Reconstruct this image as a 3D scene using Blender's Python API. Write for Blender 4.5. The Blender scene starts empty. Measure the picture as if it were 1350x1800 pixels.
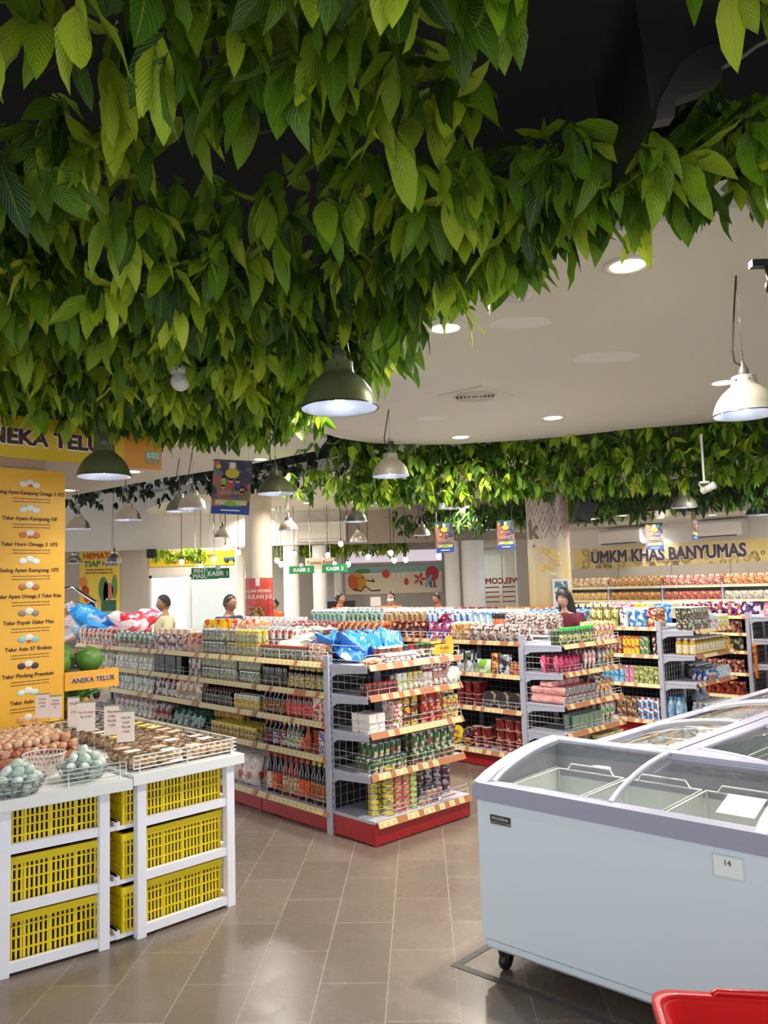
import bpy, bmesh, math, random
import numpy as np
from mathutils import Matrix, Vector, Euler
R = math.radians
rnd = random.Random(7)
SC = bpy.context.scene
COL = SC.collection

# ------------------------------------------------------------------ camera, world, exposure
FPX, PITCH, ROLL, EYE = 1396.0, .09268, -.03033, 1.70
cp, sp = math.cos(PITCH), math.sin(PITCH)
c_, s_ = math.cos(ROLL), math.sin(ROLL)
FW = Vector((0, cp, sp)); UP0 = Vector((0, -sp, cp)); RT0 = Vector((1, 0, 0))
RT = c_ * RT0 + s_ * UP0; UP = -s_ * RT0 + c_ * UP0
cam = bpy.data.cameras.new('camera'); camo = bpy.data.objects.new('camera', cam); COL.objects.link(camo)
cam.sensor_fit = 'VERTICAL'; cam.sensor_height = 24; cam.lens = FPX / 1800 * 24; cam.clip_start = .05; cam.clip_end = 200
camo.matrix_world = Matrix(((RT.x, UP.x, -FW.x, 0), (RT.y, UP.y, -FW.y, 0), (RT.z, UP.z, -FW.z, EYE), (0, 0, 0, 1)))
SC.camera = camo
SC.view_settings.view_transform = 'Standard'; SC.view_settings.look = 'None'; SC.view_settings.gamma = 1
SC.view_settings.use_curve_mapping = False
SC.view_settings.exposure = 0.4
W = bpy.data.worlds.new('world'); SC.world = W; W.use_nodes = True
W.node_tree.nodes['Background'].inputs[0].default_value = (.93, .97, 1, 1)
W.node_tree.nodes['Background'].inputs[1].default_value = 1.5

def lamp(kind, loc, power, size=.3, rot=(0, 0, 0), col=(1, .93, .84), name='lamp_light', size_y=None, spread=None):
    l = bpy.data.lights.new(name, kind); l.energy = power; l.color = col
    if kind == 'AREA':
        l.size = size
        l.shape = 'DISK'
        if size_y: l.shape = 'RECTANGLE'; l.size_y = size_y
        if spread: l.spread = spread
    else:
        l.shadow_soft_size = size
    if kind == 'SPOT':
        l.spot_size = R(spread or 120); l.spot_blend = .6
    o = bpy.data.objects.new(name, l); o.location = loc; o.rotation_euler = rot; COL.objects.link(o); return o

def ray(x, y):
    return RT * ((x - 675) / FPX) - UP * ((y - 900) / FPX) + FW
def atY(x, y, Y):
    d = ray(x, y); t = Y / d.y; return Vector((d.x * t, Y, d.z * t + EYE))
def atZ(x, y, z):
    d = ray(x, y); t = (z - EYE) / d.z; return Vector((d.x * t, d.y * t, z))

# ------------------------------------------------------------------ materials
def lin(h):
    if isinstance(h, str):
        h = h.lstrip('#'); h = [int(h[i:i + 2], 16) / 255 for i in (0, 2, 4)]
    return tuple((v / 12.92 if v <= .04045 else ((v + .055) / 1.055) ** 2.4) for v in h[:3]) + (1,)
_m = {}
def nt_new(name):
    m = bpy.data.materials.new(name); m.use_nodes = True
    nt = m.node_tree; b = nt.nodes['Principled BSDF']; return m, nt, b
def M(col, rough=.5, metal=0., var=.06, scale=6., bump=0., trans=0., alpha=1., spec=.5, coat=0., emit=0.):
    key = ('M', col, rough, metal, var, scale, bump, trans, alpha, spec, coat, emit)
    if key in _m: return _m[key]
    m, nt, b = nt_new('surface')
    N, L = nt.nodes, nt.links
    c = lin(col)
    tc = N.new('ShaderNodeTexCoord'); no = N.new('ShaderNodeTexNoise'); no.inputs['Scale'].default_value = scale
    no.inputs['Detail'].default_value = 3
    L.new(tc.outputs['Object'], no.inputs['Vector'])
    mx = N.new('ShaderNodeMix'); mx.data_type = 'RGBA'
    mx.inputs[6].default_value = tuple(v * (1 - var) for v in c[:3]) + (1,)
    mx.inputs[7].default_value = tuple(min(1, v * (1 + var)) for v in c[:3]) + (1,)
    L.new(no.outputs['Fac'], mx.inputs[0]); L.new(mx.outputs[2], b.inputs['Base Color'])
    b.inputs['Roughness'].default_value = rough; b.inputs['Metallic'].default_value = metal
    b.inputs['Specular IOR Level'].default_value = spec
    if coat: b.inputs['Coat Weight'].default_value = coat; b.inputs['Coat Roughness'].default_value = .1
    if trans: b.inputs['Transmission Weight'].default_value = trans
    if alpha < 1: b.inputs['Alpha'].default_value = alpha
    if emit:
        b.inputs['Emission Color'].default_value = c; b.inputs['Emission Strength'].default_value = emit
    if bump:
        bp = N.new('ShaderNodeBump'); bp.inputs['Strength'].default_value = bump; bp.inputs['Distance'].default_value = .01
        L.new(no.outputs['Fac'], bp.inputs['Height']); L.new(bp.outputs[0], b.inputs['Normal'])
    _m[key] = m; return m
def PK(cols, scale=22., rough=.3, metal=0., stretch=(1, 1, 1), soft=False):
    """printed packaging: blobs of a few ink colours, each copy of the pack with its own offset"""
    key = ('PK', tuple(cols), scale, rough, metal, stretch, soft)
    if key in _m: return _m[key]
    m, nt, b = nt_new('printed_pack'); N, L = nt.nodes, nt.links
    tc = N.new('ShaderNodeTexCoord'); mp = N.new('ShaderNodeMapping'); oi = N.new('ShaderNodeObjectInfo')
    mp.inputs['Scale'].default_value = stretch
    ad = N.new('ShaderNodeVectorMath'); ad.operation = 'ADD'
    ml = N.new('ShaderNodeMath'); ml.operation = 'MULTIPLY'; ml.inputs[1].default_value = .02
    L.new(oi.outputs['Random'], ml.inputs[0]); L.new(tc.outputs['Object'], mp.inputs['Vector'])
    L.new(mp.outputs[0], ad.inputs[0]); L.new(ml.outputs[0], ad.inputs[1])
    vo = N.new('ShaderNodeTexNoise' if soft else 'ShaderNodeTexVoronoi'); vo.inputs['Scale'].default_value = scale * (1.7 if scale > 11 else 1)
    L.new(ad.outputs[0], vo.inputs['Vector'])
    cr = N.new('ShaderNodeValToRGB'); cr.color_ramp.interpolation = 'LINEAR' if soft else 'CONSTANT'
    sx = N.new('ShaderNodeSeparateColor')
    if soft: L.new(vo.outputs['Fac'], cr.inputs[0])
    else:
        L.new(vo.outputs['Color'], sx.inputs[0]); L.new(sx.outputs[0], cr.inputs[0])
    el = cr.color_ramp.elements
    n = len(cols)
    for i, cc in enumerate(cols):
        p = (.3 + .4 * i / max(1, n - 1)) if soft else i / n
        if i < 2: e = el[i]; e.position = p
        else: e = el.new(p)
        e.color = lin(cc)
    L.new(cr.outputs[0], b.inputs['Base Color'])
    b.inputs['Roughness'].default_value = rough; b.inputs['Metallic'].default_value = metal
    _m[key] = m; return m
WHITE = M('#e8e8e6', .5); CREAM = M('#d8cdbd', .6); STEEL = M('#b9b9b9', .25, 1.0); CHROME = M('#dddddd', .12, 1.0)
WIRE = M('#d9d6d0', .35, .3); BLACK = M('#141414', .5); DARK = M('#050505', .9)
SHELF = M('#bdbecd', .4, .1); RED = M('#a81a22', .35, coat=.3); TAGY = M('#dccf98', .5); TAGO = M('#a96f4a', .4)
LIDW = M('#e6e2dc', .35); PRICE = M('#f0e4a6', .5)
def glassm(tint='#fbfefd', rough=0.0):
    key = ('glass', tint, rough)
    if key in _m: return _m[key]
    m = bpy.data.materials.new('thin_glass'); m.use_nodes = True; nt = m.node_tree; N, L = nt.nodes, nt.links
    N.clear(); out = N.new('ShaderNodeOutputMaterial'); mix = N.new('ShaderNodeMixShader')
    tr = N.new('ShaderNodeBsdfTransparent'); gl = N.new('ShaderNodeBsdfGlossy'); fr = N.new('ShaderNodeFresnel')
    tr.inputs[0].default_value = lin(tint); gl.inputs['Roughness'].default_value = rough; fr.inputs[0].default_value = 1.5
    L.new(fr.outputs[0], mix.inputs[0]); L.new(tr.outputs[0], mix.inputs[1]); L.new(gl.outputs[0], mix.inputs[2]); L.new(mix.outputs[0], out.inputs[0])
    _m[key] = m; return m
GLASS = glassm()
PLASTIC_CLEAR = glassm('#fbfaf8', .06)

# ------------------------------------------------------------------ mesh builder
class MB:
    def __init__(s): s.v = []; s.f = []; s.mi = []; s.mats = []; s.uv = None; s.smooth = set()
    def mat(s, m):
        if m not in s.mats: s.mats.append(m)
        return s.mats.index(m)
    def add(s, vs, fs, m, T=None, smooth=False):
        n = len(s.v); k = s.mat(m)
        s.v += [tuple(T @ Vector(p)) if T else tuple(p) for p in vs]
        for f in fs:
            if smooth: s.smooth.add(len(s.f))
            s.f.append(tuple(i + n for i in f)); s.mi.append(k)
    def box(s, x0, x1, y0, y1, z0, z1, m, T=None):
        s.add([(x0, y0, z0), (x1, y0, z0), (x1, y1, z0), (x0, y1, z0), (x0, y0, z1), (x1, y0, z1), (x1, y1, z1), (x0, y1, z1)],
              [(0, 3, 2, 1), (4, 5, 6, 7), (0, 1, 5, 4), (1, 2, 6, 5), (2, 3, 7, 6), (3, 0, 4, 7)], m, T)
    def rbox(s, x0, x1, y0, y1, z0, z1, m, r=.01, T=None, n=3):
        """box with rounded vertical edges and a chamfered top and bottom"""
        def ring(z, ins):
            pts = []
            rr = max(r - ins, .0005)
            for cx, cy, a0 in ((x1 - r, y1 - r, 0), (x0 + r, y1 - r, 90), (x0 + r, y0 + r, 180), (x1 - r, y0 + r, 270)):
                for i in range(n + 1):
                    a = R(a0 + 90 * i / n); pts.append((cx + rr * math.cos(a), cy + rr * math.sin(a), z))
            return pts
        c = min(r * .5, (z1 - z0) * .3)
        rs = [ring(z0, c), ring(z0 + c, 0), ring(z1 - c, 0), ring(z1, c)]
        k = len(rs[0]); vs = sum(rs, []); fs = []
        for j in range(3):
            for i in range(k): fs.append((j * k + i, j * k + (i + 1) % k, (j + 1) * k + (i + 1) % k, (j + 1) * k + i))
        fs.append(tuple(reversed(range(k)))); fs.append(tuple(3 * k + i for i in range(k)))
        s.add(vs, fs, m, T)
    def lathe(s, prof, m, n=12, T=None, smooth=True, cap=True):
        vs = []; fs = []
        for r, z in prof:
            for i in range(n): a = 2 * math.pi * i / n; vs.append((r * math.cos(a), r * math.sin(a), z))
        for j in range(len(prof) - 1):
            for i in range(n): fs.append((j * n + i, j * n + (i + 1) % n, (j + 1) * n + (i + 1) % n, (j + 1) * n + i))
        s.add(vs, fs, m, T, smooth)
        if cap:
            k = len(prof) - 1
            if prof[0][0] > .0008: s.add(vs[:n], [tuple(reversed(range(n)))], m, T)
            if prof[k][0] > .0008: s.add(vs[k * n:], [tuple(range(n))], m, T)
    def tube(s, pts, r, m, n=6, T=None, closed=False):
        P = [Vector(p) for p in pts]; vs = []; fs = []; k = len(P)
        up = Vector((0, 0, 1))
        for i, p in enumerate(P):
            if closed: t = P[(i + 1) % k] - P[i - 1]
            else: t = P[min(i + 1, k - 1)] - P[max(i - 1, 0)]
            t.normalize()
            a = t.cross(up if abs(t.z) < .9 else Vector((1, 0, 0))).normalized(); b = t.cross(a)
            rr = r[i] if isinstance(r, (list, tuple)) else r
            for j in range(n):
                an = 2 * math.pi * j / n; vs.append(p + a * (rr * math.cos(an)) + b * (rr * math.sin(an)))
        for i in range(k if closed else k - 1):
            for j in range(n):
                i2 = (i + 1) % k
                fs.append((i * n + j, i * n + (j + 1) % n, i2 * n + (j + 1) % n, i2 * n + j))
        if not closed: fs.append(tuple(range(n))); fs.append(tuple(reversed(range((k - 1) * n, k * n))))
        s.add(vs, fs, m, T, True)
    def ell(s, c, r, m, n=10, k=7, T=None):
        vs = []; fs = []
        for j in range(k + 1):
            ph = math.pi * j / k - math.pi / 2
            for i in range(n):
                a = 2 * math.pi * i / n
                vs.append((c[0] + r[0] * math.cos(ph) * math.cos(a), c[1] + r[1] * math.cos(ph) * math.sin(a), c[2] + r[2] * math.sin(ph)))
        for j in range(k):
            for i in range(n): fs.append((j * n + i, j * n + (i + 1) % n, (j + 1) * n + (i + 1) % n, (j + 1) * n + i))
        s.add(vs, fs, m, T, True)
    def prism(s, pts, z0, z1, m, T=None, side=None):
        n = len(pts)
        vs = [(p[0], p[1], z0) for p in pts] + [(p[0], p[1], z1) for p in pts]
        s.add(vs, [tuple(reversed(range(n))), tuple(range(n, 2 * n))], m, T)
        s.add(vs, [(i, (i + 1) % n, n + (i + 1) % n, n + i) for i in range(n)], side or m, T)
    def xz(s, pts, y0, y1, m, T=None):
        """outline in x,z given thickness in y"""
        n = len(pts); vs = [(p[0], y0, p[1]) for p in pts] + [(p[0], y1, p[1]) for p in pts]
        s.add(vs, [tuple(range(n)), tuple(reversed(range(n, 2 * n)))] + [((i + 1) % n, i, n + i, n + (i + 1) % n) for i in range(n)], m, T)
    def mesh(s, name):
        me = bpy.data.meshes.new(name); me.from_pydata(s.v, [], s.f)
        for m in s.mats: me.materials.append(m)
        me.polygons.foreach_set('material_index', s.mi)
        if s.smooth: me.polygons.foreach_set('use_smooth', [i in s.smooth for i in range(len(s.f))])
        me.update(); return me
    def build(s, name, parent=None, loc=None, rz=0, mat=None):
        return put(name, s.mesh(name), parent, loc, rz)

def put(name, me, parent=None, loc=None, rz=0, T=None):
    o = bpy.data.objects.new(name, me); COL.objects.link(o)
    if parent is not None: o.parent = parent
    if T is not None: o.matrix_local = T
    else:
        if loc is not None: o.location = loc
        if rz: o.rotation_euler.z = rz
    return o
def tag(o, label, cat, group=None):
    if len(label.split()) > 16: print('LONGLABEL', label)
    o['label'] = label; o['category'] = cat
    if group: o['group'] = group
    return o
def thing(name, label, cat, loc=(0, 0, 0), rz=0, group=None):
    o = bpy.data.objects.new(name, None); COL.objects.link(o); o.location = loc; o.rotation_euler.z = rz
    o.empty_display_size = .1
    return tag(o, label, cat, group)
def struct(o): o['kind'] = 'structure'; return o
def stuff(o): o['kind'] = 'stuff'; return o
def FR(origin, ang):  # a vertical-axis frame: x to the viewer's right, y inward
    return Matrix.Translation(Vector(origin)) @ Matrix.Rotation(R(ang), 4, 'Z')
def text_mesh(body, h, m, bold=0., extrude=.0015, align='CENTER', spacing=1.0, xs=1.0):
    cu = bpy.data.curves.new('lettering', 'FONT'); cu.body = body; cu.size = h * 1.4; cu.align_x = align; cu.align_y = 'CENTER'
    cu.extrude = extrude; cu.resolution_u = 3; cu.space_character = spacing
    o = bpy.data.objects.new('lettering', cu); COL.objects.link(o)
    dg = bpy.context.evaluated_depsgraph_get()
    me = bpy.data.meshes.new_from_object(o.evaluated_get(dg)); bpy.data.objects.remove(o); bpy.data.curves.remove(cu)
    if bold:      # heavier strokes: the same letters repeated a hair apart
        vs = [v.co.copy() for v in me.vertices]; fs = [tuple(p.vertices) for p in me.polygons]; V2 = []; F2 = []; s_ = bold * h
        for k, (dx, dy) in enumerate([(0, 0)] + [(math.cos(a), math.sin(a)) for a in [math.pi / 4 * i for i in range(8)]]):
            n = len(V2); V2 += [(v.x + dx * s_, v.y + dy * s_, v.z + k * 2e-5) for v in vs]; F2 += [tuple(i + n for i in f) for f in fs]
        me = bpy.data.meshes.new('lettering'); me.from_pydata(V2, [], F2); me.update()
    me.transform(Matrix.Rotation(R(90), 4, 'X') @ Matrix.Scale(xs, 4, (1, 0, 0)))   # into the x,z plane, facing -y
    me.materials.clear(); me.materials.append(m); return me
def text(parent, body, h, x, y, z, m, bold=.0, name='lettering', **k):
    return put(name, text_mesh(body, h, m, bold, **k), parent, (x, y, z))
# ------------------------------------------------------------------ room axes
U = Vector((math.cos(R(133.27)), math.sin(R(133.27)), 0))      # along the gondola runs, away
V = Vector((math.cos(R(43.27)), math.sin(R(43.27)), 0))        # across the aisles
P0 = Vector((-.431, 5.696, 0)); P1 = Vector((1.2, 7.22, 0)); P2 = Vector((2.95, 8.72, 0)); P3 = P2 + V * 2.3
CZ = 3.35
AR, AC = 133.27 - 180, 43.27        # run frames look along +V, end frames look along +U
def PL(*pts, z=CZ): return [tuple(atZ(x, y, z))[:2] for x, y in pts]

# lights: downlights in the white ceiling slabs and pendants, with added fill lamps; daylight comes from the open shop front behind
DL = [(1103, 466, 34), (783, 576, 24), (630, 650, 20), (1272, 672, 20), (972, 734, 18), (810, 768, 18)]
for x, y, k in DL:
    p = atZ(x, y, CZ - .03); lamp('AREA', p, 62 if k == 34 else 40, .17, spread=R(150))
for x, y in ((660, 812), (530, 868), (475, 892), (445, 905), (722, 852), (350, 912), (465, 807)):
    p = atZ(x, y, CZ - .04); lamp('AREA', p, 34, .17, spread=R(150))
for x, y, z, e in ((2.2, 11.8, 3.2, 62), (4.6, 9.6, 3.2, 62), (6.6, 10.4, 3.2, 62), (3.6, 13.2, 3.2, 62), (-5.2, 9.5, 3.2, 58), (-2.5, 15.2, 3.2, 58), (1.5, 15.3, 3.2, 58), (-6.5, 14.0, 3.2, 58)):
    lamp('AREA', (x, y, z), e, .3, spread=R(150))  # added fill lamps for the aisles and far end, without fixtures

# ------------------------------------------------------------------ floor
def floor_mat():
    m, nt, b = nt_new('floor_tiles'); N, L = nt.nodes, nt.links
    tc = N.new('ShaderNodeTexCoord'); th = R(2.4)
    d1 = N.new('ShaderNodeVectorMath'); d1.operation = 'DOT_PRODUCT'; d1.inputs[1].default_value = (math.sin(th), math.cos(th), 0)
    d2 = N.new('ShaderNodeVectorMath'); d2.operation = 'DOT_PRODUCT'; d2.inputs[1].default_value = (math.cos(th), -math.sin(th), 0)
    cb = N.new('ShaderNodeCombineXYZ')
    a1 = N.new('ShaderNodeMath'); a1.operation = 'ADD'; a1.inputs[1].default_value = -4.2 + 61.5
    a2 = N.new('ShaderNodeMath'); a2.operation = 'ADD'; a2.inputs[1].default_value = .193 + 29.5
    for d in (d1, d2): L.new(tc.outputs['Object'], d.inputs[0])
    L.new(d1.outputs['Value'], a1.inputs[0]); L.new(d2.outputs['Value'], a2.inputs[0])
    L.new(a1.outputs[0], cb.inputs[0]); L.new(a2.outputs[0], cb.inputs[1])
    br = N.new('ShaderNodeTexBrick'); L.new(cb.outputs[0], br.inputs['Vector'])
    br.inputs['Scale'].default_value = 1; br.inputs['Brick Width'].default_value = .615; br.inputs['Row Height'].default_value = .295
    br.inputs['Mortar Size'].default_value = .003; br.inputs['Mortar Smooth'].default_value = .3; br.offset = .5
    br.inputs['Color1'].default_value = lin('#68594c'); br.inputs['Color2'].default_value = lin('#736355'); br.inputs['Mortar'].default_value = lin('#8f8274')
    no = N.new('ShaderNodeTexNoise'); no.inputs['Scale'].default_value = 5; no.inputs['Detail'].default_value = 8; no.inputs['Roughness'].default_value = .7
    L.new(tc.outputs['Object'], no.inputs['Vector'])
    mx = N.new('ShaderNodeMix'); mx.data_type = 'RGBA'; mx.blend_type = 'OVERLAY'; mx.inputs[0].default_value = .16
    L.new(br.outputs['Color'], mx.inputs[6]); L.new(no.outputs['Color'], mx.inputs[7])
    hs = N.new('ShaderNodeHueSaturation'); hs.inputs['Saturation'].default_value = .8; L.new(mx.outputs[2], hs.inputs['Color'])
    L.new(hs.outputs[0], b.inputs['Base Color'])
    mr = N.new('ShaderNodeMapRange'); mr.inputs[3].default_value = .16; mr.inputs[4].default_value = .38
    L.new(no.outputs['Fac'], mr.inputs[0]); L.new(mr.outputs[0], b.inputs['Roughness'])
    bp = N.new('ShaderNodeBump'); bp.inputs['Strength'].default_value = .25; bp.inputs['Distance'].default_value = .002; bp.invert = True
    L.new(br.outputs['Fac'], bp.inputs['Height']); L.new(bp.outputs[0], b.inputs['Normal'])
    return m
mb = MB(); mb.box(-16, 14, -3, 24, -.1, 0, floor_mat()); struct(mb.build('floor'))
# dark tape line round the freezer
mb = MB(); TAPE = M('#4d4a48', .6)
def strip(pts, w, z0=.0005, z1=.002):
    for a, b in zip(pts, pts[1:]):
        a = Vector(a); b = Vector(b); d = (b - a).normalized(); n = Vector((-d.y, d.x)) * w / 2; a = a - d * w / 2; b = b + d * w / 2
        z1 += .0004
        mb.prism([tuple(a + n), tuple(a - n), tuple(b - n), tuple(b + n)][::-1], z0, z1, TAPE)
strip([(.45, 3.925), (.262, 3.727), (.55, 3.47), (1.3, 2.72)], .035)
tag(mb.build('floor_tape'), 'dark grey tape line stuck to floor tiles around the white chest freezer', 'tape')

# ------------------------------------------------------------------ ceilings
CEIL = M('#d5d1c0', .8, var=.02, scale=1.5)
VOID = M('#040404', 1.0)  # black colour stands in for the unlit space above the slabs
mb = MB(); mb.box(-14, 13, -3, 22, 4.3, 4.4, VOID); struct(mb.build('ceiling_void'))
FAR_EDGE = [(530, 740), (540, 748), (560, 759), (600, 771), (655, 779), (720, 782), (800, 781), (900, 775), (1000, 767), (1100, 755), (1225, 745), (1350, 733), (1500, 716)]
NEAR_EDGE = [(1500, 330), (1350, 350), (1250, 375), (1100, 400), (1000, 440), (900, 470), (830, 500), (740, 540), (690, 590), (630, 640), (570, 690), (540, 720)]
mb = MB(); mb.prism(PL(*(FAR_EDGE + NEAR_EDGE))[::-1], CZ, CZ + .14, CEIL); struct(mb.build('ceiling_panel'))
# slab left of it, and the big slab further in
left = PL((560, 792), (430, 818), (280, 842), (133, 870), (-60, 905)) + PL((-60, 800), (100, 770), (280, 760), (430, 752), (530, 757), (575, 772))
mb = MB(); mb.prism(left, CZ, CZ + .14, CEIL); struct(mb.build('ceiling_panel_left'))
far = PL((262, 905), (258, 897), (275, 887), (310, 878), (350, 870), (430, 856), (560, 834), (700, 812), (800, 800), (960, 790)) + PL((960, 862), (925, 867), (860, 874), (790, 882), (735, 888), (680, 894), (620, 902), (560, 909), (480, 915), (400, 917), (320, 915))
mb = MB(); mb.prism(far[::-1], CZ, CZ + .22, CEIL); struct(mb.build('ceiling_panel_far'))
rt = [tuple(atZ(x, y, 3.2))[:2] for x, y in ((1040, 850), (1180, 836), (1500, 800))] + [tuple(atZ(x, y, 3.2))[:2] for x, y in ((1500, 842), (1350, 849), (1180, 857), (1040, 868))]
mb = MB(); mb.prism(rt[::-1], 3.2, 3.34, CEIL); struct(mb.build('ceiling_panel_right'))
# ceiling over the back right corner of the shop
WA = atY(1010, 1005, 15.0); WA.z = 0
mb = MB()
q = [WA - V * 1.3 + U * .6, WA - V * 1.3 - U * 9, WA + V * .2 - U * 9, WA + V * .2 + U * .6]
mb.prism([(p.x, p.y) for p in q][::-1], 2.62, 2.74, CEIL)
q = mb.build('ceiling_back'); struct(q)
mb = MB(); q = [WA - V * 1.3 + U * .6, WA - V * 1.3 - U * 9, WA - V * 1.22 - U * 9, WA - V * 1.22 + U * .6]; mb.prism([(p.x, p.y) for p in q][::-1], 2.74, 4.3, M('#3a3a34', .9)); struct(mb.build('wall_fascia'))

# ------------------------------------------------------------------ walls
WALL = M('#d9cfc2', .8, var=.03, scale=1.2); WALLW = M('#e2dcd2', .8, var=.02, scale=1.2); TAUPE = M('#a89a8c', .7, var=.03)
def wall(name, a, b, z0, z1, m, t=.12, parent=None):
    a = Vector((a[0], a[1])); b = Vector((b[0], b[1])); d = (b - a).normalized(); n = Vector((-d.y, d.x)) * t
    mb = MB(); mb.prism([tuple(a), tuple(b), tuple(b + n), tuple(a + n)], z0, z1, m)
    o = mb.build(name, parent); return o if parent else struct(o)
wr = [WA + U * .6, WA - U * 9.5]
wall('wall_right', wr[1], wr[0], 0, 3.4, WALLW, t=-.15)
BY = 17.2
def X_(x, Y, y=1000): return atY(x, y, Y).x
wall('wall_bulkhead_left', (X_(-60, BY), BY), (X_(600, BY), BY), 2.64, 3.9, WALLW)
wall('wall_bulkhead_right', (X_(600, BY), BY), (X_(1000, BY), BY), 2.62, 3.9, TAUPE, t=.14)
# storefront line
WY = 18.6
wall('wall_back_left', (X_(-150, WY), WY), (X_(262, WY), WY), 0, 3.9, M('#b3a698', .7, var=.03))
wall('wall_back_mid', (X_(428, WY), WY), (X_(851, WY), WY), 0, 3.9, M('#a9a29b', .8, var=.03))
wall('wall_back_right', (X_(908, WY), WY), (WA.x + .7, WY), 0, 3.9, M('#d5c8b4', .8, var=.03))
wall('wall_bulkhead_window', (X_(262, WY), WY), (X_(428, WY), WY), 2.1, 3.9, WALL)
wall('wall_beyond_door', (X_(820, WY + 3), WY + 3), (X_(960, WY + 3), WY + 3), 0, 3.9, M('#b5ad9f', .8))
lamp('AREA', (X_(880, WY) , WY + 1.5, 2.8), 30, .3)
# shopfront window with bright daylight
x0, x1 = X_(262, WY), X_(428, WY)
mb = MB(); FR_M = M('#cfcdc8', .4)
for xx in (x0, (x0 + x1) / 2 - .15, x1 - .06): mb.box(xx, xx + .06, WY, WY + .06, 0, 2.1, FR_M)
mb.box(x0, x1, WY, WY + .06, 2.04, 2.1, FR_M)
w = mb.build('window_1'); struct(w)
g = MB(); g.box(x0 + .06, x1 - .06, WY + .025, WY + .03, 0, 2.04, GLASS); struct(g.build('window_pane', w))
# outside: pale pavement, teal railing
mb = MB(); mb.box(-14, 2, WY + .3, WY + 6, -.3, -.1, M('#e6e6e2', .8)); struct(mb.build('pavement'))
mb = MB(); TEAL = M('#8fd6bd', .5)
for i in range(15): x = x0 + 1.0 + i * .12; mb.box(x, x + .03, WY + 1.2, WY + 1.23, -.1, .95, TEAL)
mb.box(x0 + .95, x0 + 2.8, WY + 1.19, WY + 1.24, .92, .98, TEAL)
tag(mb.build('railing'), 'pale teal railing outside the bright shopfront window', 'railing')
mb = MB(); mb.box(x0 - .6, x1 + .6, WY + 5.9, WY + 6, -.1, 4.2, M('#f2f4f2', .8)); struct(mb.build('wall_across_street'))
lamp('AREA', ((x0 + x1) / 2, WY + 2.6, 2.4), 700, 2.2, rot=(R(-60), 0, 0), col=(1, 1, 1), size_y=1.6)  # area lamp added outside to brighten the wall seen through the window

# ------------------------------------------------------------------ foliage
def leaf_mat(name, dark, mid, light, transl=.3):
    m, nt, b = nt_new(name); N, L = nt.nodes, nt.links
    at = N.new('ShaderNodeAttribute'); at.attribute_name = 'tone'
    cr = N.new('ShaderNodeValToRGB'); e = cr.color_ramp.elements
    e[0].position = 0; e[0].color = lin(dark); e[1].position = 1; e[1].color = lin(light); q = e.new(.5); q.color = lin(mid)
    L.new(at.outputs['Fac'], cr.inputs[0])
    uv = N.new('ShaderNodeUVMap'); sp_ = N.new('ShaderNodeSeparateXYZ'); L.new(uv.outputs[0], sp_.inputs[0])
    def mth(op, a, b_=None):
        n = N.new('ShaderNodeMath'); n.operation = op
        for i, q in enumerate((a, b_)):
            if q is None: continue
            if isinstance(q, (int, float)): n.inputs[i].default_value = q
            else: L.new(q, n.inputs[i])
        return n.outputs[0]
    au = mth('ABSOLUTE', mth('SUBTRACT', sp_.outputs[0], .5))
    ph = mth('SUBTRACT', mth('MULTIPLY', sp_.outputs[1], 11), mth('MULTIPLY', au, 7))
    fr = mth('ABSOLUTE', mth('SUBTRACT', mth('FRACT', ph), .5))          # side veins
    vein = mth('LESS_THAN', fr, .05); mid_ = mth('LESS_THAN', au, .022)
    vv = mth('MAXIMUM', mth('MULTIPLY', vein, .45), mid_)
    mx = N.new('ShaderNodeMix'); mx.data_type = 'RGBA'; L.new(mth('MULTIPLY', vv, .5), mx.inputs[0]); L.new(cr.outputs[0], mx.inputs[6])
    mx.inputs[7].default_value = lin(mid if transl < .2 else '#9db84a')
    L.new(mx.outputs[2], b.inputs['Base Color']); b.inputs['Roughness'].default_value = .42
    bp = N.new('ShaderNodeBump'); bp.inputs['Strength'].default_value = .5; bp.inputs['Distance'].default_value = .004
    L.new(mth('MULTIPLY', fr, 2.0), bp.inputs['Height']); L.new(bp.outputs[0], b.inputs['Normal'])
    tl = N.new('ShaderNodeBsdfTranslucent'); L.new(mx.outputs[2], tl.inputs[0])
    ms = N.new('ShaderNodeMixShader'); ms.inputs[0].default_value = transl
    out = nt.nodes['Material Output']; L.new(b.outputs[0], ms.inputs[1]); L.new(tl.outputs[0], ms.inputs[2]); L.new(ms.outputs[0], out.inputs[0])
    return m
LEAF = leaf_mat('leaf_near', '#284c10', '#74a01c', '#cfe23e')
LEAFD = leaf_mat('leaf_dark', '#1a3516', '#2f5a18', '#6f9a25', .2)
LEAFB = leaf_mat('leaf_shadow', '#16261a', '#24382a', '#3a5238', .1)  # shade put into the leaf colours, for the strip in the ceiling gap

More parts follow.
